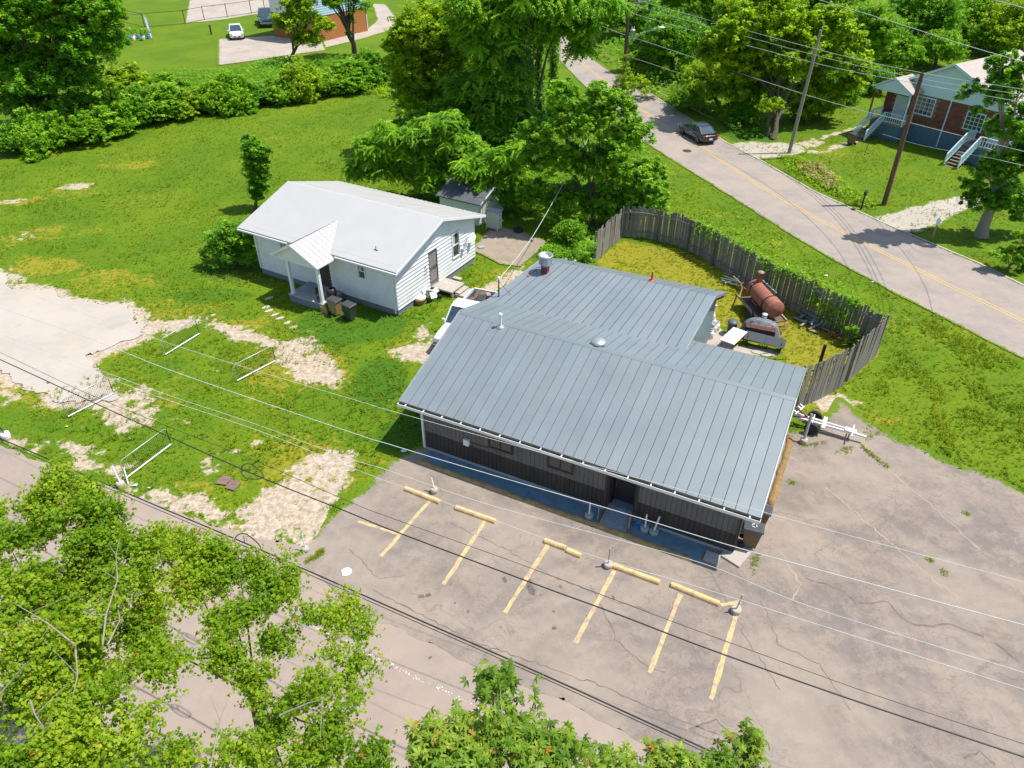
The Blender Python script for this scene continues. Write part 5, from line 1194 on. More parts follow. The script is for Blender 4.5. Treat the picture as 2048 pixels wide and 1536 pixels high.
# white truck behind building with loaded bed
f_=P(872,696);r_=P(965,590); d=f_-r_; c=(P(866,690)+P(967,604))/2
tr=car('pickup_truck','white pickup with junk filled bed parked between house and building',P(938,660),math.atan2(d.y,d.x),'car_white',L=5.6,W=1.95,kind='pickup')
t=thing('bed_load','grey panel, brown boards and scrap loaded in the white truck bed','scrap load',tr.location+Vector((math.cos(tr.rotation_euler.z)*-1.7,math.sin(tr.rotation_euler.z)*-1.7,1.03)),tr.rotation_euler.z)
for (x,y,z,w,l,h,a,bt,m) in ((.1,.1,.12,.5,.9,.04,.2,.15,'board_dark'),(-.3,-.4,.08,.2,1.3,.06,.1,.1,'junk_brown'),(-.5,.3,.15,.25,.4,.18,.6,0,'old_wood'),(.4,-.5,.1,.3,.7,.08,-.4,.1,'junk_brown'),(-.7,-.1,.06,.6,.5,.08,.1,0,'junk_brown')):
    M=Matrix.Translation((x,y,z))@Matrix.Rotation(a,4,'Z')@Matrix.Rotation(bt,4,'Y'); mb=MB(); mb.box(-l/2,l/2,-w/2,w/2,-h/2,h/2,M); mb.build('board',m,t)
# white dresser, tyre
t=thing('dresser','old white wooden dresser standing on the patio by the shed','dresser',P(988,458),R(-32))
mb=MB(); mb.box(-.5,.5,-.3,.3,.15,1.4); mb.build('carcass','board_white',t); mb=MB(); mb.box(-.55,.55,-.34,.34,1.4,1.45); mb.build('top','concrete_grey',t)
for z in (.25,.63,1.02):
    mb=MB(); mb.box(.50,.53,-.25,.25,z,z+.3); dd=mb.build('drawer','board_white',t,bevel=.01); mb=MB(); mb.box(.53,.55,-.06,.06,z+.13,z+.17); mb.build('handle','dark_metal',dd)
for x in (-.46,.46):
    for y in (-.26,.26): mb=MB(); mb.box(x-.04,x+.04,y-.04,y+.04,0,.15); mb.build('leg','board_white',t)
t=thing('tyre','black tyre with white wheel lying flat on the patio edge','tyre',P(1037,463),0); mb=MB(); mb.lathe([(.2,.02),(.32,0),(.37,.08),(.37,.14),(.32,.22),(.2,.2)],22); wh=mb.build('tread','black_rubber',t); mb=MB(); mb.lathe([(0,.1),(.2,.12),(.21,.2),(.0,.16)],14); mb.build('rim','white_paint',t)
t=thing('flat_stone','flat grey paver lying at the patio edge by the house','paver',P(963,496),.3); mb=MB(); mb.prism([(.3*math.cos(k/6*6.28),.18*math.sin(k/6*6.28),0) for k in range(6)],(0,0,.1)); mb.build('slab','concrete_grey',t)
# shed behind the house
SH=P(958,452); t=thing('garden_shed','grey roofed white shed half covered with ivy behind the house','shed',SH,azrot(120))
mb=MB(); mb.box(-3.4,0,0,3.6,0,1.7); mb.prism([(-3.4,0,1.7),(-3.4,3.6,1.7),(-3.4,1.8,2.3)],(3.4,0,0)); mb.build('wall','white_paint',t)
mb=MB(); mb.prism([(-3.6,-.2,1.64),(-3.6,1.8,2.32),(-3.6,3.8,1.64),(-3.6,3.8,1.72),(-3.6,1.8,2.4),(-3.6,-.2,1.72)],(3.85,0,0)); rf=mb.build('roof','roof_shed',t)
for y_ in (-.2,3.8):
    mb=MB(); mb.bar((.28,y_,1.68),(.28,1.8,2.37),.04,.1); mb.build('rake_trim','white_paint',rf)
mb=MB(); mb.box(.0,.03,.5,1.4,.1,1.9); mb.build('door','board_white',t)

# ============================================================ BRICK DUPLEX, RIGHT
BO=P(1752,292); b_az=math.degrees(math.atan2((P(1990,350)-P(1752,292)).x,(P(1990,350)-P(1752,292)).y))
ba=math.degrees(math.atan2((P(1868,336,.0)-P(1695,284,.0)).x,(P(1868,336)-P(1695,284)).y))
print('brick az',ba)
BR=azrot(ba); brick=thing('brick_house','red brick duplex with pale gables, blue block base and white porches','house',P(1752,262),BR)
BL,BDp=12.4,10.; FHb,EHb=1.5,4.3
mb=MB(); mb.box(0,BL,0,BDp,-.1,FHb); mb.build('foundation','blue_block',brick)
mb=MB(); mb.box(.02,BL-.02,.02,BDp,FHb,EHb); mb.build('wall','mortar',brick)
# brick courses, largest first: joined courses as real relief
mb=MB(); z=FHb+.02; r=0
opens=[(1.15,2.2,FHb,FHb+2.2),(3.1,4.95,FHb+1.0,FHb+2.55),(8.0,9.6,FHb+.75,FHb+2.2),(10.6,11.6,FHb,FHb+2.2)]
count=0; bm_me=[]
for k in range(3):
    b_=MB(); b_.box(0,.4,-.03,.03,0,.19); me=b_.mesh('brick'); me.materials.append(MATS['brick']); bm_me.append(me)
rows=0
while z<EHb-.1:
    x=-.0-(r%2)*.2
    while x<BL-.1:
        a=max(x,0);e=min(x+.40,BL)
        if e-a>.12 and not any(e>o_[0]-.02 and a<o_[1]+.02 and z+.19>o_[2] and z<o_[3] for o_ in opens):
            if x<11 and count<290 and e-a>.38:
                o=D.objects.new('brick',random.choice(bm_me)); C.objects.link(o); o.parent=brick; o.location=(a,random.uniform(-.006,.004),z); count+=1
            else: mb.box(a,e,-.03,.02,z,z+.19)
        x+=.42
    z+=.21; r+=1
mb.build('brickwork','brick',brick,kind='stuff')
mb=MB(); e=.45; gm=5.75; RZb=7.25
mb.prism([(-e,-e,EHb-.25),(gm,-e,RZb-.12),(BL+e,-e,EHb-.25),(BL+e,-e,EHb-.1),(gm,-e,RZb+.03),(-e,-e,EHb-.1)],(0,BDp+2*e,0)); broof=mb.build('roof','shingle',brick)
mb=MB(); mb.prism([(.0,-.04,EHb-.1),(BL,-.04,EHb-.1),(BL,-.04,EHb),(gm,-.04,RZb-.2),(0,-.04,EHb)],(0,.1,0)); mb.build('gable','porch_white',brick)
mb=MB(); mb.bar((-e-.02,-e-.02,EHb-.2),(gm,-e-.02,RZb-.05),.05,.2); mb.bar((BL+e,-e-.02,EHb-.2),(gm,-e-.02,RZb-.05),.05,.2); mb.build('rake_board','porch_white',broof)
def bwin(x0,x1,z0,z1):
    mb=MB()
    for a in ((x0-.08,x1+.08,z1,z1+.1),(x0-.08,x1+.08,z0-.1,z0),(x0-.08,x0,z0,z1),(x1,x1+.08,z0,z1)): mb.box(a[0],a[1],-.07,.0,a[2],a[3])
    wn=mb.build('window','porch_white',brick); mb=MB(); mb.box(x0,x1,-.03,-.01,z0,z1); mb.build('pane','window_glass',wn)
    mb=MB()
    for i in range(1,4): xx=x0+(x1-x0)*i/4; mb.box(xx-.02,xx+.02,-.05,-.03,z0,z1)
    for i in range(1,4): zz=z0+(z1-z0)*i/4; mb.box(x0,x1,-.052,-.032,zz-.02,zz+.02)
    mb.build('muntin','porch_white',wn)
bwin(3.2,4.85,FHb+1.05,FHb+2.45); bwin(8.05,9.55,FHb+.8,FHb+2.15)
mb=MB(); mb.box(6.25,6.35,-.1,-.035,.1,EHb); mb.build('downspout','porch_white',brick)
mat('door_pale',(.5,.6,.62),.5)
def porch(x,w,dx):
    y0=-1.75
    mb=MB(); mb.box(x,x+w,y0,-.03,0,FHb-.14); mb.build('porch_base','blue_block',brick)
    mb=MB(); mb.box(x-.05,x+w+.05,y0-.05,-.03,FHb-.14,FHb-.02); mb.build('porch_floor','deck',brick)
    mb=MB(); mb.box(dx,dx+.95,-.08,-.0,FHb,FHb+2.1); d=mb.build('door',MATS['door_pale'],brick); mb=MB(); mb.box(dx-.1,dx,-.1,0,FHb,FHb+2.2); mb.box(dx+.95,dx+1.05,-.1,0,FHb,FHb+2.2); mb.box(dx,dx+.95,-.1,0,FHb+2.1,FHb+2.2); mb.build('door_frame','porch_white',d)
    # stairs from the left front, running forward
    sw=1.15; n=7; sx=x+.1
    for k in range(n):
        z=FHb-.16-(k+1)*(FHb-.1)/(n+.3); y=y0-.05-k*.3; mb=MB(); mb.box(sx,sx+sw,y-.32,y,z-.05,z); mb.build('step','deck',brick)
    yb=y0-n*.3-.1
    def rail(p,q_,h=.9,nb=10):
        mb=MB(); up=Vector((0,0,h)); p=Vector(p);q_=Vector(q_)
        mb.bar(p+up,q_+up,.1,.06); mb.bar(p+Vector((0,0,.12)),q_+Vector((0,0,.12)),.06,.06); rl=mb.build('railing','porch_white',brick)
        for i in range(nb+1):
            c=p.lerp(q_,i/nb); mb=MB(); ww=.05 if i in (0,nb) else .022; mb.box(c.x-ww,c.x+ww,c.y-ww,c.y+ww,c.z,c.z+h); mb.build('baluster','porch_white',rl)
    rail((sx-.04,y0,FHb),(sx-.04,yb,.1),nb=14); rail((sx+sw+.04,y0,FHb),(sx+sw+.04,yb,.1),nb=14)
    rail((sx+sw+.1,y0,FHb),(x+w,y0,FHb),nb=8); rail((x+w,y0,FHb),(x+w,-.1,FHb),nb=8); rail((x,y0,FHb),(x,-.1,FHb),nb=8)
porch(.1,3.1,1.2); porch(9.3,3.4,10.6)
# porch gable roof over left door
mb=MB(); x0,x1,y0=-.4,3.6,-2.0; xm=(x0+x1)/2; ez=EHb+.1
mb.prism([(x0,y0,ez),(xm,y0,ez+1.05),(x1,y0,ez),(x1,y0,ez+.1),(xm,y0,ez+1.17),(x0,y0,ez+.1)],(0,2.6,0)); prf=mb.build('porch_roof','shingle',brick)
mb=MB(); mb.prism([(x0+.15,y0+.1,ez-.15),(x1-.15,y0+.1,ez-.15),(x1-.15,y0+.1,ez+.05),(xm,y0+.1,ez+.98),(x0+.15,y0+.1,ez+.05)],(0,.08,0)); mb.build('gable','porch_white',prf)
mb=MB(); mb.bar((x0,y0-.02,ez+.05),(xm,y0-.02,ez+1.12),.05,.14); mb.bar((x1,y0-.02,ez+.05),(xm,y0-.02,ez+1.12),.05,.14); mb.build('rake_board','porch_white',prf)
for x in (x0+.2,x1-.25):
    mb=MB(); mb.box(x,x+.12,y0+.1,y0+.22,FHb if x<2 else FHb,ez-.1); mb.build('porch_post','porch_white' if x>1 else 'brick',brick)
# yard flag stake
t=thing('garden_stake','thin dark stake standing in lawn before the brick house','stake',P(1728,313),0); mb=MB(); mb.tube([(0,0,0),(.12,.1,1.2)],.025,6); mb.build('stick','dark_metal',t); mb=MB(); mb.lathe([(.1,0),(.1,.03)],8); mb.build('base','concrete_grey',t)
# mailboxes
for (px,py,l,m1,m2) in ((1722,418,'black mailbox on black post at the far road edge','dark_metal','dark_metal'),(1864,478,'white mailbox on tan post under the right tree','white_paint','old_wood')):
    t=thing('mailbox',l,'mailbox',P(px,py),R(-30)); mb=MB(); mb.box(-.06,.06,-.06,.06,0,1.15); mb.build('post',m2,t)
    mb=MB(); pr_=[(-.12,1.15),(.12,1.15),(.12,1.32)]+[(.12*math.cos(a),1.32+.12*math.sin(a)) for a in (.5,1.05,1.57,2.1,2.6)]+[(-.12,1.32)]; mb.prism([(x,-.28,z) for x,z in pr_],(0,.56,0)); mb.build('box',m1,t); mb=MB(); mb.box(.12,.14,.05,.2,1.25,1.42); mb.build('flag','red_lamp',t)
# road sign post
t=thing('road_sign','narrow white road sign on a thin post by the sedan','sign',P(1399,224),0); mb=MB(); mb.tube([(0,0,0),(.05,0,2.2)],.03,6); mb.build('post','galv',t); mb=MB(); mb.box(-.0,.24,-.05,-.03,1.6,2.5); mb.build('sign_plate','white_paint',t)
t=thing('manhole','round dark manhole cover set in the road','manhole cover',P(1374,302),0); mb=MB(); mb.lathe([(.42,.0),(.42,.022)],24); mb.build('cover','rust' if False else 'wood_dark',t)
mat('curb_conc',(.42,.37,.33),.9,var=.15)
strip('road_edge_curb',[P(*p) for p in ((1231,150),(1300,186),(1373,234),(1453,285),(1526,323),(1629,383),(1720,424),(1811,465),(1957,526),(2048,571),(2200,640))],.16,.03,'curb_conc',1,.05)

# ============================================================ POLES AND WIRES
def pole(px,py,tx,ty,label,r,m,h=None):
    b=P(px,py); r_=ray(tx,ty); tt=(b.y)/r_.y; top=Vector((r_.x*tt,b.y,CAMH+r_.z*tt))
    t=thing('utility_pole',label,'utility pole',b,0); d=top-b
    mb=MB(); mb.tube([(0,0,-.2),d*.5,d],[r*1.15,r,r*.8],12); mb.build('pole',m,t); return t,b,top
p1,b1,t1=pole(1246,190,1259,-12,'vine wrapped utility pole with crossarm, transformer and street lamp',.2,'pole_wood')
p2,b2,t2=pole(1578,306,1642,60,'bare pale grey pole leaning right beside the yellow green tree',.15,'pole_grey')
p3,b3,t3=pole(1768,409,1845,146,'dark brown utility pole on the lawn before the brick house',.17,'pole_wood')
w=t3-b3
mb=MB(); arm=B(1258,10,b1.y); aL=B(1218,11,b1.y)-b1; aR=B(1300,4,b1.y)-b1; mb.bar(aL,aR,.12,.14); mb.build('crossarm','pole_grey',p1)
mb=MB(); vv=B(1262,36,b1.y-.25)-b1; mb.bar(aL.lerp(aR,.3),vv,.04,.04); mb.bar(aL.lerp(aR,.78),vv,.04,.04); mb.build('brace','steel',p1)
for f in (.02,.28,.72,.98):
    c=aL.lerp(aR,f); mb=MB(); mb.lathe([(.05,0),(.09,.08),(.05,.14),(.09,.2),(.04,.28)],10,tuple(c+Vector((0,0,.05)))); mb.build('insulator','tank_white',p1)
c=B(1265,68,b1.y-.35)-b1; mb=MB(); mb.lathe([(.2,-.4),(.28,-.35),(.28,.35),(.3,.36),(.3,.42),(.1,.5)],18,tuple(c)); tk=mb.build('transformer','galv',p1)
for s in (-.12,.12):
    mb=MB(); mb.lathe([(.04,.4),(.05,.6),(.03,.75)],8,tuple(c+Vector((s,0,0)))); mb.build('bushing','tank_white',tk)
mb=MB(); q0=B(1262,85,b1.y-.2)-b1;q1=B(1285,66,b1.y-.9)-b1;q2=B(1305,60,b1.y-1.4)-b1;q3=B(1318,57,b1.y-1.6)-b1
mb.tube([q0,q1,q2,q3],.05,8); mb.build('lamp_arm','galv',p1); mb=MB(); mb.lathe([(0,-.4),(.14,-.34),(.2,0),(.14,.32),(0,.36)],14,tuple(B(1323,55,b1.y-1.7)-b1),Matrix.Rotation(math.pi/2,4,'Y')@Matrix.Scale(.6,4,(1,0,0))); mb.build('lamp_head','white_paint',p1)
mb=MB(); mb.tube([t3-b3+Vector((0,0,-.2)),t3-b3+Vector((0,0,.15))],.06,8); mb.build('pole_cap','dark_metal',p3)
def wire(pts,label,r=.02,m='cable_white',name='overhead_wire',zs=8.,world=None,group='overhead wires crossing the lot'):
    """pts are sight points; each vertex gets its own height zs or depth"""
    W_=world or [P(x,y,zs) if not isinstance(zs,(list,tuple)) else P(x,y,zs[i]) for i,(x,y) in enumerate(pts)]
    # smooth through points
    out=[]
    n=len(W_)
    for i in range(n-1):
        p0=W_[max(i-1,0)];p1_=W_[i];p2_=W_[i+1];p3_=W_[min(i+2,n-1)]
        for k in range(6):
            t=k/6; out.append(.5*((2*p1_)+(-p0+p2_)*t+(2*p0-5*p1_+4*p2_-p3_)*t*t+(-p0+3*p1_-3*p2_+p3_)*t**3))
    out.append(W_[-1])
    mb=MB(); mb.tube(out,r*.82,6); o=mb.build(name,m,fix=False); return tag(o,label,'wire',group),out
wire([(-80,530),(0,565),(273,664),(461,726),(700,797),(780,821),(1067,901),(1252,950),(1452,1003),(1620,1050),(2048,1164),(2200,1205)],'thin white wire farthest from the street, crossing the roof front edge',.008)
wire([(-80,580),(0,614),(191,681),(342,741),(700,864),(780,889),(923,932),(1206,1014),(1457,1090),(1620,1135),(2048,1250),(2200,1290)],'brighter white wire running just below the gutter',.012)
wire([(-80,630),(0,667),(188,736),(318,784),(513,849),(677,910),(780,942),(960,1004),(1174,1063),(1412,1129),(1620,1213),(2048,1345),(2200,1390)],'thin white wire passing over the bay wheel stops',.008)
wire([(-80,640),(0,676),(188,745),(318,794),(513,860),(677,925),(780,965),(985,1039),(1190,1113),(1400,1175),(1620,1244),(2048,1379),(2200,1426)],'second thin pale wire close below the third',.008)
_,E_=wire([(-100,675),(0,719),(154,790),(297,855),(513,951),(700,1026),(780,1059),(1059,1164),(1231,1227),(1420,1299),(1700,1398),(2048,1514),(2200,1565)],'thick black cable crossing over the bays with a loop over the grass',.022,'cable_black',zs=7.4)
wire([(-100,662),(0,705),(198,797),(506,920),(700,1004),(780,1035),(1042,1129),(1313,1231),(1497,1299),(1750,1390),(2048,1488),(2200,1538)],'thin black wire running close above the thick black cable',.009,'cable_black',zs=8)
G_=[(-100,838),(14,883),(195,961),(345,1025),(508,1094),(800,1223),(1090,1351),(1442,1512),(1640,1600)]
wire(G_,'thickest black cable nearest the street trees',.024,'cable_black',zs=7.4); wire([(x+1,y+7) for x,y in G_],'dark companion cable just under the thickest cable',.012,'cable_black',zs=7.3)
def loop(px,py,z,label):
    c=P(px,py,z); ax=P(px+30,py+13,z)-c; ax.normalize(); s=Vector((-ax.y,ax.x,0)); pts=[]
    for k in range(24):
        a=k/24*2*math.pi; rx=.42*(1.25 if math.cos(a)>0 else .75); pts.append(c+ax*rx*math.cos(a)+Vector((0,0,.5))*math.sin(a)*.32*(1 if abs(math.cos(a))<.97 else .5)*(1.0-max(0,math.cos(a))*.8)+s*.14*math.sin(a))
    t=thing('cable_loop',label,'cable loop',c,0,'spare cable loops'); mb=MB(); mb.tube([p-c for p in pts],.014,6,closed=True); mb.build('coil','cable_black',t); mb=MB(); mb.bar(s*.14+Vector((-.1,0,.1)),Vector((0,0,0)),.02,.02); mb.build('strap','cable_black',t)
loop(499,943,7.45,'spare cable loop hanging on the cable over the grass'); loop(489,1085,7.4,'spare cable loop on the thick cable near the street trees')
# wires on the right
def wire_Y(pts,label,r,m='cable_white'):
    return wire(None,label,r,m,world=[B(x,y,Y) for x,y,Y in pts],group='utility wires beside the road')
Ya=b1.y;Yb=b3.y
def lin(x,x0=1260,x1=1845): 
    return Ya+(Yb-Ya)*(x-x0)/(x1-x0)
for pts,l,r in (([(1160,-30),(1222,10),(1300,37),(1621,124),(1840,168),(2048,205),(2200,235)],'lowest of the three wires from the crossarm, touching brown pole top',.022),([(1200,-25),(1280,14),(1300,20),(1629,110),(1845,158),(2048,190),(2200,218)],'middle of the three parallel wires from the crossarm',.022),([(1230,-20),(1296,6),(1636,99),(1845,146),(2048,179),(2200,206)],'topmost of the three parallel wires reaching the brown pole',.022),([(1160,35),(1250,70),(1300,86),(1607,188),(1819,245),(2048,303),(2200,343)],'wire sagging from the transformer across both right poles',.022),([(1560,-25),(1640,0),(1780,42),(1930,90),(2048,124),(2200,168)],'high wire crossing the upper right woods',.024),([(1930,-15),(1990,0),(2048,16),(2200,60)],'wire clipping the upper right corner',.024)):
    wire_Y([(x,y,max(30,lin(x))) for x,y in pts],l,r)
wire_Y([(1190,85,Ya),(1246,140,Ya),(1300,175,lin(1300)),(1464,256,lin(1464)),(1570,310,lin(1570)),(1771,394,lin(1771)),(2048,508,lin(1950)),(2150,552,lin(2000))],'pale guy cable running low along the far road verge',.022)
wire_Y([(1160,90,lin(1180)),(1300,196,lin(1300)),(1440,287,lin(1440)),(1560,360,lin(1560)),(1700,430,lin(1700)),(1870,500,lin(1820)),(2048,568,lin(1900)),(2150,605,lin(1950))],'black cable hanging along the far edge of the road',.03,'cable_black')
wire_Y([(1928,307,lin(1928)),(1990,318,lin(1990)),(2048,331,lin(2000)),(2150,350,lin(2000))],'short service wire entering the right tree',.015)
wire_Y([(1765,268,Yb+8),(1840,290,Yb+4),(1928,307,Yb+2)],'short service wire by the brick house porch',.012)
wire_Y([(1255,112,Ya),(1310,130,Ya-1),(1360,146,Ya),(1412,156,Ya+3)],'drooping wire behind the utility pole',.015)
wire_Y([(1310,165,Ya),(1360,171,Ya),(1440,172,Ya)],'level pale wire over the shaded woods edge',.012)
# guy wire to the mast
gm_=U(-.55,8.2,4.6); g2=P(1070,470,3.0); top=B(1203,228,P(1180,420).y+2)
wire(None,'white service drop running from the vine mound down to roof mast',.025,'cable_white',world=[top,B(1150,325,P(1180,420).y-1.5),B(1067,470,44),gm_],group=None)
# ============================================================ UPPER LEFT HOUSES
t=thing('brick_base_house','white sided house, front shade coloured pale blue, orange brick base, upper left','house',P(735,62),azrot(math.degrees(math.atan2((P(735,62)-P(640,84)).x,(P(735,62)-P(640,84)).y))))
mat('white_siding_shade',(.38,.52,.62),.6)  # white siding; its shade is put into the colour as pale blue
mb=MB(); mb.box(-11,0,0,9,-.1,3.4); mb.build('base_wall','orange_brickwall',t); 
for i in range(20):
    mb=MB(); mb.hexa((-11.05,-.08,3.4+i*.3),(.05,-.08,3.4+i*.3),(.05,0,3.4+i*.3),(-11.05,0,3.4+i*.3),(-11.05,-.03,3.7+i*.3),(.05,-.03,3.7+i*.3),(.05,0,3.7+i*.3),(-11.05,0,3.7+i*.3)); mb.build('siding_board',MATS['white_siding_shade'],t)
mb=MB(); mb.box(-11,0,0,9,3.4,9.4); mb.build('wall','vinyl',t)
mb=MB(); mb.prism([(-11.5,-.4,9.4),(-11.5,4.5,11.4),(-11.5,9.4,9.4)],(12,0,0)); mb.build('roof','shingle',t)
mb=MB(); mb.box(0,.1,-.1,0,0,9.3); mb.build('downspout','white_paint',t); mb=MB(); mb.box(.0,.06,2,3.4,6,8); mb.build('window','white_paint',t)
t=thing('wooden_shed','orange brown wooden shed peeking from behind the big left tree','shed',P(205,42),R(-25))
mat('shed_wood',(.30,.11,.04),.8,var=.2); mat('shed_roof',(.38,.13,.10),.7)
for i in range(12):
    mb=MB(); mb.box(-3.6+i*.3,-3.6+i*.3+.28,-.02,.04,0,3.2); mb.build('plank',MATS['shed_wood'],t)
mb=MB(); mb.box(-3.6,0,.04,4,0,3.2); mb.prism([(0,0,3.2),(0,4,3.2),(0,2,4.4)],(-3.6,0,0)); mb.build('wall',MATS['shed_wood'],t); mb=MB(); mb.prism([(-3.9,-.3,3.1),(-3.9,2,4.5),(-3.9,4.3,3.1),(-3.9,4.3,3.25),(-3.9,2,4.65),(-3.9,-.3,3.25)],(4.2,0,0)); mb.build('roof',MATS['shed_roof'],t)
# chain link pen with pots
a=P(237,86);b=P(306,80); d=b-a; t=thing('chain_link_pen','small open galvanized pen on the lawn holding potted plants','pen',a,math.atan2(d.y,d.x)); L=d.length
for x,dy in ((0,0),(L,0),(0,7),(L,7)):
    mb=MB(); mb.tube([(x,dy,0),(x,dy,2.6)],.07,6); mb.build('post','galv',t)
mb=MB(); mb.tube([(0,0,2.6),(0,7,2.6),(L,7,2.6),(L,0,2.6)],.06,6); mb.build('top_rail','galv',t)
mb=MB()
for x in (0,L):
    for k in range(14): mb.bar((x,k*.5,0),(x,min(7,k*.5+2.4),2.5),.025,.02); mb.bar((x,k*.5,2.5),(x,min(7,k*.5+2.4),0),.025,.02)
mb.build('mesh_panel','galv',t)
for k in range(6):
    c=P(248+k*10,80-k%2*3); tt=thing('plant_pot',('white','blue')[k%2]+' pot number place, '+'in the pen',"pot",c,0)
    tt['label']=['white pot at the left end inside the pen','blue pot second from left inside the pen','white pot left of the pen middle','blue pot right of the pen middle','white pot second from right inside the pen','blue pot at the right end inside the pen'][k]
    mb=MB(); mb.lathe([(.2,0),(.3,.55),(.27,.55),(.2,.5)],12); mb.build('pot','white_paint' if k%2==0 else 'blue_plastic',tt)
    rg=np.random.default_rng(k); me=scatter_mesh('foliage','sprig',rg.normal(size=(14,3))*np.array([.3,.3,.2])+np.array([0,0,1.1]),np.full(14,.7),rg.random(14),'leaf_dark',.5,rg); o=D.objects.new('foliage',me); C.objects.link(o); o.parent=tt
t=thing('bollard','short black post on the lawn at the left of the white car','post',P(423,69),0); mb=MB(); mb.tube([(0,0,0),(0,0,1.3)],.13,8); mb.lathe([(.15,1.28),(.15,1.36),(0,1.4)],8); mb.build('pole','dark_metal',t)
# chain fence line
pts=[P(215,37),P(290,55),P(371,48),P(409,40),P(455,34),P(503,27),P(530,22)]
t=thing('chain_link_fence','long thin chain link fence across the upper left lawns','fence',pts[0],0)
mb=MB()
for a,b in zip(pts[:-1],pts[1:]): mb.bar(a-pts[0]+Vector((0,0,2.)),b-pts[0]+Vector((0,0,2.)),.06,.06); mb.bar(a-pts[0]+Vector((0,0,.1)),b-pts[0]+Vector((0,0,.1)),.05,.05)
mb.build('rail','dark_metal',t)
for p in pts: mb=MB(); mb.tube([p-pts[0],p-pts[0]+Vector((0,0,2.1))],.06,6); mb.build('post','dark_metal',t)
# ============================================================ TREES
def ptree(label,base,blobs,m,sq=.85,dyall=0,**k):
    b=P(*base); bl=[]
    for q_ in blobs:
        px,py,r=q_[:3]; dy=q_[3] if len(q_)>3 else 0
        c=B(px,py,b.y+dy+dyall); rr=r*depth(c)/F; c=Vector((c.x,c.y,max(c.z,rr*.35))); 
        if r>=25:
            g_=np.random.default_rng(int(px*7+py)); bl.append((c,rr*.72,rr*.72,rr*sq*.72))
            for _ in range(6):
                d_=g_.normal(size=3); d_/=np.linalg.norm(d_); d_[2]=abs(d_[2])*.9-.15; k_=rr*g_.uniform(.3,.5)
                bl.append((c+Vector(d_)*rr*g_.uniform(.55,.85),k_,k_,k_*sq))
        else: bl.append((c,rr,rr,rr*sq))
    return tree(label,tuple(b),bl,m,**k)
# left big tree and hedgerow shrubs
ptree('tall feathery tree filling the upper left corner',(110,262),[(90,40,95),(175,90,75),(40,130,80),(120,150,85),(195,40,60),(20,20,80),(60,215,55),(150,215,45,-1)],'leaf_dark',size=.66,dens=36,per=8,r0=.4,clump=.22)
sh=[(30,285,38,55),(85,275,45,60),(135,262,45,70),(185,255,50,75),(235,235,52,70),(285,222,50,62),(330,215,46,52),(375,212,42,40),(425,205,40,42),(475,198,38,40),(520,190,42,42),(565,182,40,40),(610,178,40,42),(655,172,40,38),(700,158,42,38),(745,145,42,40),(60,240,45,110),(240,185,45,60),(330,175,40,50)]
names=['bush at the left photo edge below the big tree','rounded bush second along the left hedgerow','dark bush under the big tree trunk','tall bush before the shaded gap in the hedgerow','broad bush at the hedgerow bend','bush right of the hedgerow bend, facing the field','mid green bush where the hedgerow narrows','low bush left of the hedgerow middle','low leafy bush at the hedgerow middle','bush facing the white car across the hedgerow','weedy bush left of the concrete pad','bush below the concrete pad corner','bush around the slender street tree base','pale bush right of the slender street tree','bush near the vine hung tree with curved trunk','last hedgerow bush touching the central woods','dark tall bush behind the left edge bushes','high bush on the far side of the hedgerow bend','far side bush facing the chain link pen']
under=[(0,292),(120,284),(230,262),(300,238),(430,220),(560,196),(650,178),(770,158),(790,120),(560,125),(430,150),(330,150)]
# undergrowth mass of the hedgerow
def undergrowth(name,label,poly,n,hmax,m,size,seed,up=.6,tm='sprig',cat='undergrowth',thr=None):
    rg=np.random.default_rng(seed); pw=gp(poly); a=np.array(pw); x=rg.uniform(a[:,0].min(),a[:,0].max(),n*3); y=rg.uniform(a[:,1].min(),a[:,1].max(),n*3)
    d=sdist(x,y,pw); k=d+(fbm(x,y,2.,3,seed)-.5)*1.5>0
    if thr is not None: k&=fbm(x,y,2.5,3,seed+9)>thr
    x,y,d=x[k][:n],y[k][:n],d[k][:n]
    hh=hmax*(.25+.9*fbm(x,y,3.5,4,seed+3))*np.clip(d/.8+.35,.25,1); z=hh*rg.random(len(x))**.4
    me=scatter_mesh(name,tm,np.stack([x,y,z],1),size*rg.uniform(.6,1.3,len(x)),.15+.75*fbm(x,y,1.2,3,seed+5)*rg.uniform(.6,1.2,len(x)),m,up,rg)
    o=D.objects.new(name,me); C.objects.link(o); o['kind']='stuff'; return tag(o,label,cat)
undergrowth('undergrowth','dense weeds and brush filling the hedgerow strip',under,7000,1.2,'leaf_dark',.4,3)
undergrowth('undergrowth','brush floor under the central woods',[(800,330),(790,150),(900,60),(1040,60),(1075,140),(1200,240),(1300,330),(1330,430),(1230,470),(1120,500),(1060,450),(960,420),(880,360)],11000,2.2,'leaf_dark',.42,4)
undergrowth('tall_grass','tall rough grass tufts at woods edge beside the field',[(740,165),(800,150),(820,260),(800,200),(760,200)],700,.8,'leaf_yellow',.4,6)
undergrowth('undergrowth','brush behind the sedan and under the yellow green tree',[(1200,120),(1300,185),(1400,235),(1500,280),(1580,250),(1700,210),(1740,190),(1900,110),(1500,0),(1200,0)],9000,2.,'leaf_dark',.6,8)
undergrowth('weeds','weedy verge tufts on the bank right of the long fence',[(1330,400),(1500,440),(1640,540),(1790,640),(1770,650),(1600,540),(1400,430)],350,.25,'leaf_yellow',.22,12)
undergrowth('brush_pile','dry tan brush heap on the far verge by the leaning pole',[(1590,325),(1640,330),(1680,365),(1700,388),(1660,385),(1600,345)],350,.6,'brush_dry',.4,13)
undergrowth('weeds','unmown weeds along the road verge below the lawn',[(1540,310),(1600,318),(1700,372),(1760,420),(1700,410),(1620,365)],900,.5,'leaf_olive',.3,14)
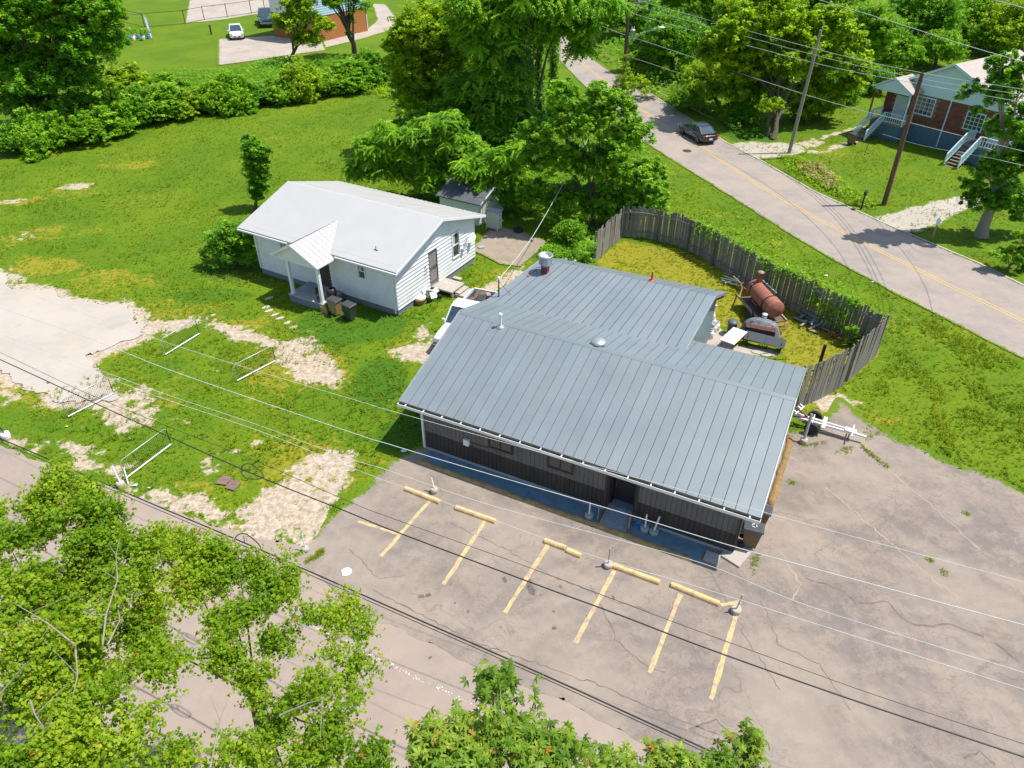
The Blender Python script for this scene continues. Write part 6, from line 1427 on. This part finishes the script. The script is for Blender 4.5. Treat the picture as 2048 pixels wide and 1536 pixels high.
undergrowth('weeds','grass tufts growing along the shady side of the white house',[(815,640),(860,600),(890,600),(930,560),(950,525),(925,555),(880,610),(850,650)],600,.22,'leaf_dark',.16,15)
undergrowth('weeds','weeds around the patio and left fence end',[(1060,520),(1100,480),(1190,470),(1200,500),(1180,530),(1120,530)],1500,.6,'leaf_vine',.3,16)
# slender street trees
ptree('slender tree with pale crown before the upper left house',(578,128),[(600,45,42),(622,80,34),(580,25,34),(640,55,28),(605,8,36),(560,50,20)],'leaf_olive',size=.6,dens=24,r0=.25,per=8)
ptree('curved vine hung tree trunk right of the upper left house front',(712,112),[(690,-6,40),(668,8,26),(716,12,24),(700,70,10),(705,40,9)],'leaf_dark',size=.6,dens=24,r0=.4)
# column shaped vine snag by the house
SN=P(512,416); ptree('narrow vine smothered snag standing behind the white house',(512,418),[(508,300,23),(511,325,23),(513,350,22),(515,375,19),(516,394,12),(531,305,13),(529,350,13),(500,285,15),(527,325,13)],'leaf_dark',size=.26,dens=430,per=10,r0=.14,clump=.22)
t=thing('corner_shrub','dark bushy shrub against the left front corner of white house','shrub',P(470,520),0)
bls=[]
for (px,py,r) in ((440,488,30),(470,470,35),(500,480,32),(425,505,25),(460,510,35),(500,510,30),(515,455,16),(545,495,10)):
    c=B(px,py,P(470,532).y); rr=r*depth(c)/F; bls.append((c,rr,rr,rr*.8))
D.objects.remove(t)
tree('dark bushy shrub against the left front corner of white house',tuple(P(470,528)),bls,'leaf_dark',size=.28,dens=120,per=9,r0=.08,cat='shrub',name='shrub')
# central woods
ptree('olive crowned tree on the left side of the central woods',(860,300),[(850,70,75),(905,45,65),(825,130,60),(830,190,55),(880,220,65),(800,90,40),(925,120,60),(860,150,70),(905,280,45)],'leaf_olive',size=.48,dens=46,per=9,r0=.3,clump=.22)
ptree('small olive tree tucked low at the woods left edge',(830,262),[(820,215,42),(850,250,35),(800,190,28)],'leaf_olive',size=.45,dens=30,r0=.12)
ptree('tall bright locust tree crowning the central woods',(1060,330),[(1000,25,80),(1060,-10,80),(945,25,60),(1130,10,55),(1010,85,60),(960,75,45),(1160,60,35),(1180,0,45),(1070,60,45),(990,130,45),(1160,95,22)],'leaf_bright',size=.85,tm='frond',dens=44,per=7,r0=.35,up=.8,clump=.24)
ptree('dark green locust in the shaded heart of the woods',(1000,330),[(975,180,60),(1030,150,50),(950,240,55),(1010,235,55),(1060,290,45),(930,180,40),(1005,290,50)],'leaf_dark',size=.75,tm='frond',dens=52,per=7,r0=.3,up=.7,clump=.24)
ptree('shaded leafy tree filling behind the shed roof',(960,395),[(930,300,45),(1000,340,42),(1040,380,34),(960,350,36),(1030,330,40),(900,260,40)],'leaf_dark',size=.5,dens=34,per=8,r0=.12)
ptree('light green young tree between the olive tree and the house tree',(800,335),[(830,270,40),(870,290,42),(900,240,40),(850,310,30)],'leaf_vine',size=.5,dens=34,per=8,r0=.12)
# vine covered trunks
def vine_trunk(label,pts,rp,m='leaf_dark'):
    b=P(*pts[0]); Y=b.y; W_=[b]+[B(x,y,Y) for x,y in pts[1:]]; t=thing('vine_trunk',label,'tree trunk',b,0)
    mb=MB(); mb.tube([p-b for p in W_],[rp*depth(p)/F*.45 for p in W_],8); mb.build('trunk','bark',t)
    rg=np.random.default_rng(len(label)); ps=[]
    for a,c in zip(W_[:-1],W_[1:]):
        n=int(90*(c-a).length); tt=rg.random(n)[:,None]; ps.append(np.array(a-b)*(1-tt)+np.array(c-b)*tt)
    ps=np.concatenate(ps); r=rp*depth(b)/F; d=rg.normal(size=ps.shape); d/=np.linalg.norm(d,axis=1)[:,None]; ps=ps+d*np.array([1,1,.4])*r*(.5+.7*rg.random(len(ps)))[:,None]*(.6+.9*vnoise(ps[:,2],ps[:,0],1.1,3))[:,None]
    me=scatter_mesh('vine_leaves','sprig',ps,.42*rg.uniform(.6,1.3,len(ps)),.1+.5*rg.random(len(ps)),m,.3,rg); o=D.objects.new('vine_leaves',me); C.objects.link(o); o.parent=t
vine_trunk('thick dark vine wrapped trunk left of the road opening',[(1072,335),(1060,250),(1045,150),(1050,80),(1062,40)],17)
vine_trunk('vine wrapped trunk rising in front of the road opening',[(1085,300),(1080,200),(1078,120),(1085,40),(1080,0)],12)
vine_trunk('slimmer vine draped trunk right of the road opening',[(1098,290),(1105,180),(1108,110),(1104,50),(1110,0)],12,'leaf_vine')
ptree('bright feathery tree overhanging the white house rear roof',(840,402),[(740,318,48),(785,290,42),(830,300,50),(880,335,48),(715,345,32),(790,345,45),(850,362,42),(905,290,44),(915,350,34),(765,262,24),(885,250,44),(940,320,40),(840,260,40)],'leaf_bright',size=.52,tm='frond',dens=62,per=6,r0=.12,up=.9,clump=.3,sq=.75)
ptree('small bright feathery saplings between shed and vine mound',(985,425),[(960,335,35),(1000,320,30),(985,370,35),(1005,395,28),(960,370,22),(930,340,26),(1030,350,26),(1040,300,28)],'leaf_bright',size=.6,tm='frond',dens=46,per=6,r0=.08,up=.8,clump=.26)
ptree('broad vine smothered mound beside the road',(1190,455),[(1230,220,48),(1175,250,62),(1255,285,60),(1110,320,58),(1200,335,74),(1280,350,48),(1080,395,44),(1150,410,58),(1230,410,58),(1290,400,36),(1115,255,50),(1130,195,40),(1060,330,40),(1060,270,38),(1200,190,36)],'leaf_vine',size=.36,dens=90,per=9,r0=.2,sq=.8,clump=.2)
ptree('low leafy mass at the mound right foot along the bank',(1290,425),[(1300,375,30),(1320,395,25),(1270,420,30),(1225,435,28),(1320,420,16)],'leaf_vine',size=.35,dens=58,r0=.06,cat='bush',name='bush')
ptree('ivy bush clinging to the shed corner',(975,440),[(962,400,17),(972,425,14),(955,385,12)],'leaf_dark',size=.25,dens=120,r0=.04,cat='bush',name='bush')
ptree('small round shrub at left fence end beside the rear roof',(1165,530),[(1165,512,24),(1145,520,15),(1185,500,16)],'leaf_dark',size=.2,dens=90,r0=.04,cat='shrub',name='shrub')
ptree('bushy vines climbing the utility pole base',(1250,196),[(1255,165,24),(1245,135,14),(1280,175,24),(1240,185,22),(1305,185,15),(1258,110,9)],'leaf_olive',size=.4,dens=46,r0=.06,cat='bush',name='bush')
# right woods
ptree('big yellow green tree beside the leaning grey pole',(1545,278),[(1480,60,75),(1560,40,80),(1640,60,70),(1500,130,75),(1590,120,80),(1670,130,60),(1440,110,50),(1540,190,60),(1620,195,60),(1690,180,40),(1475,185,45),(1700,90,35),(1600,235,30)],'leaf_yellow',dyall=6,size=.62,dens=34,per=9,r0=.28,clump=.2)
ptree('forked dark trunks of small tree left of the leaning pole',(1535,272),[(1530,215,20),(1555,210,18)],'leaf_olive',size=.4,dens=40,r0=.25)
def proto(seed,m,leaf=.10,n=8000,sat=13,sq=.85):
    g=np.random.default_rng(seed); bl=[((0,0,0),.68,.68,.68*sq)]
    for _ in range(sat):
        d=g.normal(size=3); d/=np.linalg.norm(d); d[2]=abs(d[2])*1.0-.35; k=g.uniform(.22,.42); bl.append((tuple(d*g.uniform(.55,.85)*np.array([1,1,sq])),k,k,k*.8))
    vol=sum((b_[1]*b_[2]*b_[3])**(2/3) for b_ in bl); pos,ti=crown_points(bl,n/8/vol,g,.2,6,.5,-.75)
    return scatter_mesh('crown','sprig',pos,leaf*g.uniform(.6,1.35,len(pos)),ti,m,.9,g)
PROT={(m,k):None for m in ('leaf_dark','leaf_bright','leaf_olive','leaf_vine') for k in (0,1)}
tk_=MB(); tk_.tube([(0,0,0),(.2,.1,.35),(0,-.1,.7),(.1,.1,1)],[1.2,.9,.7,.3],8); trunk_me=tk_.mesh('trunk'); trunk_me.materials.append(MATS['bark'])
def wtree(label,base,c,r,m,k=0,group='woods trees beyond the road',name='tree',cat='tree',sq=1.,seed=0,stuffy=False):
    key=(m,k)
    if PROT.get(key) is None: PROT[key]=proto(11+k*7+len(m)+ord(m[5]),m,leaf=.10 if name=='tree' else .17,n=8000 if name=='tree' else 2600)
    b=P(*base); cc=B(c[0],c[1],b.y); rr=r*depth(cc)/F; cc.z=max(cc.z,rr*.5)
    t=thing(name,label,cat,b,0,group); o=D.objects.new('crown',PROT[key]); C.objects.link(o); o.parent=t; o.location=cc-b; o.scale=(rr,rr,rr*sq); o.rotation_euler=(0,0,(base[0]*1.7+seed)%6.28)
    tr_=D.objects.new('trunk',trunk_me); C.objects.link(tr_); tr_.parent=t; d=cc-b; tr_.scale=(rr*.055,rr*.055,max(.3,d.length)); tr_.rotation_euler=d.to_track_quat('Z','Y').to_euler(); return t
WT=[('dark green tree right of the utility pole and lamp',(1345,150),(1345,90),92,'leaf_dark'),('dark tree behind the pole crossarm',(1290,75),(1250,35),80,'leaf_dark'),
('olive tree behind the road sign and sedan',(1440,215),(1415,168),62,'leaf_olive'),('bright tree at the top edge above the street lamp',(1430,60),(1400,5),92,'leaf_vine'),
('bright green tree right of the yellow green one',(1700,150),(1715,70),90,'leaf_bright'),('dark tree rising behind the brick house',(1830,110),(1830,45),92,'leaf_dark'),
('bright tree just above the brick house roof',(1930,90),(1930,40),82,'leaf_bright'),('olive tree in the upper right corner',(2040,110),(2040,60),90,'leaf_olive'),
('dark tree at top edge above the yellow green tree',(1600,60),(1560,-5),88,'leaf_dark'),('small dark tree at the brick house left corner',(1762,185),(1745,160),46,'leaf_dark'),
('mid green tree directly left of the brick house gable',(1780,140),(1785,100),58,'leaf_vine'),('low tree behind the brick house roof left slope',(1870,135),(1875,98),56,'leaf_bright'),
('low round tree right behind the sedan verge',(1380,222),(1375,196),38,'leaf_vine'),('rounded tree between yellow green tree and brick house',(1680,205),(1675,185),50,'leaf_dark'),
('tree top at the upper edge left of the crossarm',(1230,40),(1195,-15),62,'leaf_bright'),('tree top at the upper edge above the bright green tree',(1690,60),(1660,5),72,'leaf_vine'),
('tree between the roof and the upper right corner',(1990,110),(1985,85),52,'leaf_dark'),('low tree under the pole wires beyond the road',(1310,150),(1300,135),46,'leaf_vine'),
('low tree filling the wood edge above the driveway',(1640,235),(1635,215),34,'leaf_olive'),('dark low tree at the wood edge behind the trunks',(1490,245),(1480,220),42,'leaf_dark')]
for i,(l,b_,c_,r_,m_) in enumerate(WT): wtree(l,b_,c_,r_,m_,i%2)
ptree('tall roadside tree before the brick house, grey trunk at the driveway',(1962,472),[(2000,190,48),(2040,160,50),(2010,260,45),(1975,350,40),(2010,340,50),(2045,310,50),(1965,400,38),(2015,400,48),(2045,430,40),(2060,240,50),(1945,375,22),(1950,175,20),(2000,135,36),(1925,195,16),(1960,225,16)],'leaf_dark',size=.42,dens=70,per=9,r0=.42,bark='pole_grey',clump=.2)
ptree('low leafy bush under the roadside tree at right edge',(2010,540),[(1990,515,22),(2030,510,30),(2060,530,30),(2045,480,25)],'leaf_vine',size=.35,dens=50,r0=.06,cat='bush',name='bush')
ptree('leafy sapling at the yard corner inside the fence',(1700,690),[(1705,665,16),(1690,680,12),(1715,680,10)],'leaf_vine',size=.28,dens=90,r0=.03,cat='sapling',name='sapling')
FILL=[('leafy tree hanging over the shed left side',(940,372),(930,318),52,'leaf_bright'),('tree filling the thicket above the dresser',(1000,405),(992,350),50,'leaf_vine'),('tree between the dresser and the vine mound',(1062,425),(1060,375),46,'leaf_vine'),
('shaded tree left of the vine wrapped trunks',(1040,335),(1015,265),58,'leaf_dark'),('tree between the olive crown and the house tree',(890,330),(890,240),58,'leaf_vine'),('bushy tree right of the vine wrapped trunks',(1135,300),(1130,235),52,'leaf_vine'),
('low growth at the foot of the mound by the left fence',(1150,492),(1140,462),34,'leaf_vine'),('low growth behind the fence corner',(1245,452),(1248,425),34,'leaf_vine'),('outermost leafy growth of the thicket toward the road',(1312,405),(1308,378),30,'leaf_dark'),('dark bushy growth at the field side of the thicket',(815,305),(808,262),40,'leaf_dark')]
for i,(l,b_,c_,r_,m_) in enumerate(FILL): wtree(l,b_,c_,r_,m_,i%2,'trees of the central thicket')
for i,(px,py,r,h) in enumerate(sh):
    m=['leaf_dark','leaf_vine','leaf_olive','leaf_vine','leaf_bright'][i%5]
    t_=wtree(names[i],(px,py+r*.4),(px,py-h*.2),r*(1.1+.3*math.sin(i*2.3)),m,2+i%2,'hedgerow bushes','bush','bush',sq=1.+.3*math.sin(i*1.7),seed=i)
    for j,(dx,dy,k) in enumerate(((-.75,.1,.6),(.7,.25,.55),(.1,-.6,.7),(-.3,.45,.5))):
        c=t_.children[0]; o=c.copy(); C.objects.link(o); o.location=c.location+Vector((dx,dy*1.4,-.25+random.uniform(-.1,.25)))*c.scale.x; o.scale=c.scale*k*random.uniform(.8,1.2); o.rotation_euler=(0,0,random.random()*6)
# distant wood masses beyond frame edges so the setting carries on
for k,(x,y,s) in enumerate(((-75,95,1.),(-58,120,1.2),(-90,70,1.),(70,75,1.),(85,100,1.2),(60,140,1.3),(20,190,1.4),(-20,200,1.4),(45,170,1.3))):
    pass
# foreground trees: crowns just below the camera
def fore(label,poly,z0,z1,n,base,m,tm,size,holes=(),thr=.0,seed=1,per=26,limbs=(),name='tree',edge=.0,nsc=.8,sp=.13):
    rg=np.random.default_rng(seed); b=Vector((base[0],base[1],0)); t=thing(name,label,'tree',b,0)
    zc=(z0+z1)/2; pw=[tuple(P(px,py,zc).xy) for px,py in poly]; a=np.array(pw)
    x=rg.uniform(a[:,0].min(),a[:,0].max(),n*6); y=rg.uniform(a[:,1].min(),a[:,1].max(),n*6); d=sdist(x,y,pw)
    nn=fbm(x,y,nsc,3,seed); k=(d>edge+.15*(rg.random(len(x))-.5))&(nn>thr)
    for hx,hy,hr in holes:
        c=P(hx,hy,zc); r=hr*depth(c)/F; k&=(np.hypot(x-c.x,y-c.y)>r*(.85+.3*rg.random(len(x))))
    x,y=x[k][:n],y[k][:n]; z=z0+(z1-z0)*(.15+.85*fbm(x,y,1.0,3,seed+2))+rg.normal(size=len(x))*.12
    # keep the sight position of each twig while varying its height
    twigs=np.stack([x,y,z],1); s=(CAMH-z)/(CAMH-zc); twigs[:,0]*=s; twigs[:,1]*=s
    ct=.35+.5*(vnoise(twigs[:,0],twigs[:,1],.9,seed+7)-.3)
    kk=rg.poisson(per,len(twigs)); idx=np.repeat(np.arange(len(twigs)),kk); pos=twigs[idx]+rg.normal(size=(len(idx),3))*np.array([sp,sp,sp*.8])
    ti=np.clip(ct[idx]+rg.normal(size=len(idx))*.13,0,.93); acc=rg.random(len(idx))<.008; ti[acc]=1.
    me=scatter_mesh('crown',tm,pos-np.array(b),size*rg.uniform(.6,1.3,len(pos)),ti,m,.45,rg); o=D.objects.new('crown',me); C.objects.link(o); o.parent=t
    # limbs
    mb=MB(); top=Vector((float(np.mean(x)),float(np.mean(y)),z0-1.2)); tp=top-b; tp.z=z0-.9
    mb.tube([(0,0,-.1),(0.02,.05,z0*.3),tuple(tp)],[.28,.22,.16],10); mb.build('trunk','bark',t,fix=False)
    mb=MB(); step=max(1,len(twigs)//9)
    for q_ in twigs[::step]:
        e=Vector(q_)-b; m_=tp.lerp(e,.55)+Vector((0,0,-.25)); mb.tube([tp,m_,e],[.035,.018,.006],5)
        for j in range(2):
            w=twigs[rg.integers(len(twigs))]; w=Vector(w)-b
            if (w-e).length<1.2: mb.tube([m_.lerp(e,.6),w],[.022,.006],4)
    mb.build('branch','bark',t,fix=False)
    for k_,L_ in enumerate(limbs):
        mb=MB(); pp=[P(x_,y_,z_)-b for x_,y_,z_ in L_]; mb.tube(pp,[.02*(1-.8*i/(len(pp)-1)) for i in range(len(pp))],6)
        for i in range(1,len(pp)-1): mb.tube([pp[i],pp[i]+Vector((rg.normal()*.35,rg.normal()*.35,.1))],[.008,.003],4)
        mb.build('branch','bark_pale',t,fix=False,label='bare pale dead branch')
    return t
c=P(80,1420,9)
fore('large dense leafy tree filling the lower left corner',[(-120,1010),(0,1010),(70,965),(110,940),(165,960),(240,1015),(250,1070),(320,1065),(300,1130),(240,1190),(215,1230),(190,1300),(215,1350),(240,1400),(300,1440),(300,1700),(-150,1700)],8.6,10.4,1000,(c.x,c.y-1.5),'leaf_maple','sprig2',.17,holes=((175,1215,26),(130,1075,18),(205,1050,10)),seed=21,per=26,thr=.43,nsc=.55,
 limbs=[[(205,1290,10.4),(212,1230,10.6),(235,1160,10.6),(232,1110,10.7),(240,1075,10.8)],[(150,1290,10.2),(100,1250,10.5),(60,1225,10.6),(25,1205,10.7)],[(-10,1400,10.2),(50,1330,10.5),(60,1325,10.6)],[(60,1400,10.3),(70,1430,10.2),(90,1460,10.0)],[(150,1290,10.2),(155,1350,10.2),(140,1420,9.9)]])
c=P(520,1420,9)
fore('broad airy leafy tree over the street at lower left',[(260,1100),(330,1055),(400,1062),(450,1095),(500,1100),(540,1150),(570,1110),(590,1190),(640,1215),(690,1185),(740,1230),(770,1320),(755,1355),(705,1350),(720,1440),(700,1480),(775,1500),(790,1700),(280,1700),(310,1450),(330,1400),(300,1360),(230,1340),(215,1290),(235,1200)],7.9,9.7,680,(c.x,c.y-1.2),'leaf_maple','sprig2',.15,holes=((330,1135,26),(372,1255,22),(270,1390,52),(345,1420,26),(560,1365,42),(600,1425,18),(480,1190,14),(420,1175,12),(250,1300,20),(520,1300,12),(620,1270,14),(660,1390,14),(400,1330,14),(620,1440,26),(455,1410,14)),thr=.50,seed=33,per=24,nsc=.6,
 limbs=[[(420,1536,9.6),(440,1440,9.8),(455,1400,9.9)],[(560,1430,9.5),(620,1405,9.7),(645,1400,9.8),(640,1480,9.7)],[(215,1290,10.0),(240,1240,10.1),(228,1180,10.2)]])
c=P(1020,1560,9)
fore('slim leafed tree poking up at bottom center',[(815,1490),(850,1445),(905,1450),(920,1420),(965,1440),(975,1390),(970,1330),(1005,1330),(1030,1380),(1080,1375),(1075,1420),(1060,1450),(1130,1455),(1160,1490),(1215,1480),(1250,1525),(1330,1485),(1370,1515),(1400,1540),(1420,1700),(800,1700)],10.6,12.,330,(c.x,c.y-1.0),'leaf_ash','fan',.135,seed=44,per=11,sp=.085,thr=.4,nsc=.6,edge=.02,
 limbs=[[(1000,1500,11.5),(1004,1430,11.8),(1000,1370,12)]])
c=P(1490,1560,9)
fore('small tree tip at bottom edge right of center',[(1395,1536),(1440,1500),(1470,1460),(1510,1462),(1530,1490),(1535,1520),(1560,1600),(1400,1600)],10.6,11.4,40,(c.x,c.y-1.0),'leaf_ash','fan',.13,seed=55,per=10,sp=.08)

# ============================================================ GRASS
def grass_points():
    n=330000; rg=np.random.default_rng(9)
    # density falls with distance
    x=rg.uniform(-46,46,n); y=rg.uniform(16,88,n); 
    keep=rg.random(n)<np.clip(30/np.hypot(x,y),0,1)**1.0; x,y=x[keep],y[keep]
    ok=np.ones(len(x),bool)
    for name in ('parking_lot','street','road','gravel_drive','patio','yard_slab'):
        for poly in SHEETS[name]: ok&=sdist(x,y,poly)<.02+.5*(fbm(x,y,1.,3,4)-.5)
    # buildings
    M=(Matrix.Translation(O)@Matrix.Rotation(BZ,4,'Z')).inverted(); 
    def inside(M,u0,u1,v0,v1):
        X=M[0][0]*x+M[0][1]*y+M[0][3]; Y=M[1][0]*x+M[1][1]*y+M[1][3]; return (X>u0)&(X<u1)&(Y>v0)&(Y<v1)
    ok&=~inside(M,0,13.9,-1,9); ok&=~inside(M,.2,9,9,15.2)
    M=(Matrix.Translation(HO)@Matrix.Rotation(HZr,4,'Z')).inverted(); ok&=~inside(M,-HL,0,0,HD); ok&=~inside(M,-7.8,-4.9,-2.05,0)
    x,y=x[ok],y[ok]
    bare=a_bare(x,y); nb=fbm(x,y,.6,4,2); dens=1-sstep(.25,.6,bare+(nb-.5)*1.1); k=rg.random(len(x))<dens*(.35+.65*sstep(.3,.6,fbm(x,y,1.6,4,12)))
    x,y=x[k],y[k]; dry=a_dry(x,y); h=.05+.11*fbm(x,y,1.1,3,6)*rg.uniform(.6,1.5,len(x))
    return x,y,h,np.clip(.12+.5*fbm(x,y,2.,4,8)+.45*dry*rg.random(len(x))+rg.normal(size=len(x))*.08,0,1)
SHEETS={'parking_lot':[gp([(640,1085),(665,1030),(700,1000),(745,962),(800,918),(835,900),(900,880),(1500,840),(1580,862),(1640,858),(1682,800),(1735,845),(1800,885),(1850,905),(1900,932),(1960,948),(2048,985),(2500,1180),(2600,1500)]+SEAM[::-1])],
 'street':[gp([(-700,640),(-300,770),(0,893),(100,925),(200,965),(300,1003),(420,1050),(520,1085),(600,1085),(760,1180),(1000,1270),(1250,1370),(2300,1800),(1700,2300),(400,2300),(-1500,1500)])],
 'gravel_drive':[gp([(-600,480),(0,548),(40,568),(130,588),(235,607),(300,645),(285,668),(240,690),(180,712),(185,740),(215,757),(245,795),(200,806),(150,812),(95,792),(60,765),(0,742),(-500,600)])],
 'road':[gp(RL+RR)],'patio':[gp([(944,500),(985,452),(1040,462),(1098,486),(1068,512),(1040,533),(1000,528)])],'yard_slab':[gp([(1398,690),(1412,660),(1440,655),(1470,690),(1555,700),(1560,714),(1480,712)])]}
tv=[];tq=[]
rg=np.random.default_rng(2)
for i in range(5):
    v,q_=tmpl_tri(1,.2,.02); v=xf(v,rg.uniform(0,6.28),-rg.uniform(.5,1.3),rg.uniform(.6,1.1),(rg.uniform(-.3,.3),rg.uniform(-.3,.3),0)); tq.append(q_+len(tv)*3); tv.append(v)
TM['tuft']=(np.concatenate(tv),np.concatenate(tq))
gx,gy,gh,gt_=grass_points(); print('grass tufts',len(gx))
MAXT=48000
if len(gx)>MAXT:
    s=rg.permutation(len(gx))[:MAXT]; gx,gy,gh,gt_=gx[s],gy[s],gh[s],gt_[s]
fr=np.zeros((len(gx),3,3)); a=rg.uniform(0,6.28,len(gx)); fr[:,0,0]=np.cos(a);fr[:,0,1]=-np.sin(a);fr[:,1,0]=np.sin(a);fr[:,1,1]=np.cos(a);fr[:,2,2]=1
me=scatter_mesh('grass','tuft',np.stack([gx,gy,np.full(len(gx),-.02)],1),gh*1.7,gt_,'grass_blade',frames=fr,rg=rg); o=D.objects.new('grass',me); C.objects.link(o); tag(o,'short green and yellowing grass covering the field and yards','grass')['kind']='stuff'
# weeds growing in asphalt cracks
def weedline(pts,n,label):
    rg=np.random.default_rng(n); W_=np.array([tuple(P(*p)) for p in pts]); sgm=rg.integers(0,len(W_)-1,n); t=rg.random(n)[:,None]; c=W_[sgm]*(1-t)+W_[sgm+1]*t; c+=rg.normal(size=c.shape)*np.array([.07,.07,0]); c[:,2]=.0
    me=scatter_mesh('crack_weeds','tuft',c,.11*rg.uniform(.5,1.4,n),.3+.5*rg.random(n),'grass_blade',frames=None,rg=rg,up=2.); o=D.objects.new('crack_weeds',me); C.objects.link(o); tag(o,label,'weeds')['kind']='stuff'
rgw=random.Random(4)
undergrowth('lawn_weeds','scattered taller weed clumps through the lawn left of the building',[(300,620),(520,560),(780,640),(820,780),(760,900),(640,900),(520,960),(300,900),(150,860),(40,880),(60,800),(250,720)],1500,.12,'grass_blade',.16,61,tm='tuft',thr=.55,cat='weeds')
undergrowth('bank_weeds','rough taller grass tufts on the bank right of the fence',[(1780,660),(1850,640),(2048,740),(2048,960),(1900,920),(1720,800),(1780,720)],2200,.14,'grass_blade',.2,62,tm='tuft',thr=.5,cat='weeds')
weedline([(1722,892),(1745,912),(1775,935)],160,'weeds growing in the crack beyond the trailer tongue')
weedline([(1600,892),(1625,890),(1650,885)],70,'weed tuft line beside the boat trailer')
weedline([(1690,905),(1700,895),(1672,908)],60,'small weeds under the trailer jack')
weedline([(1575,965),(1588,967)],30,'single weed clump right of the yellow berm')
weedline([(1500,1130),(1515,1110),(1508,1150)],60,'weeds at the broken concrete pad corner')
weedline([(1857,1121),(1862,1123)],25,'lone weed clump on the right asphalt')
weedline([(1885,1144),(1892,1147)],20,'smaller lone weed clump on the right asphalt')
weedline([(610,1125),(635,1112),(645,1100)],220,'round weed patch beside the small gravel post')
weedline([(1740,850),(1730,880),(1765,862)],80,'weeds in the slab joint near the grass bank')
weedline([(1930,1028),(1935,1030)],25,'weed clump far right on the asphalt')
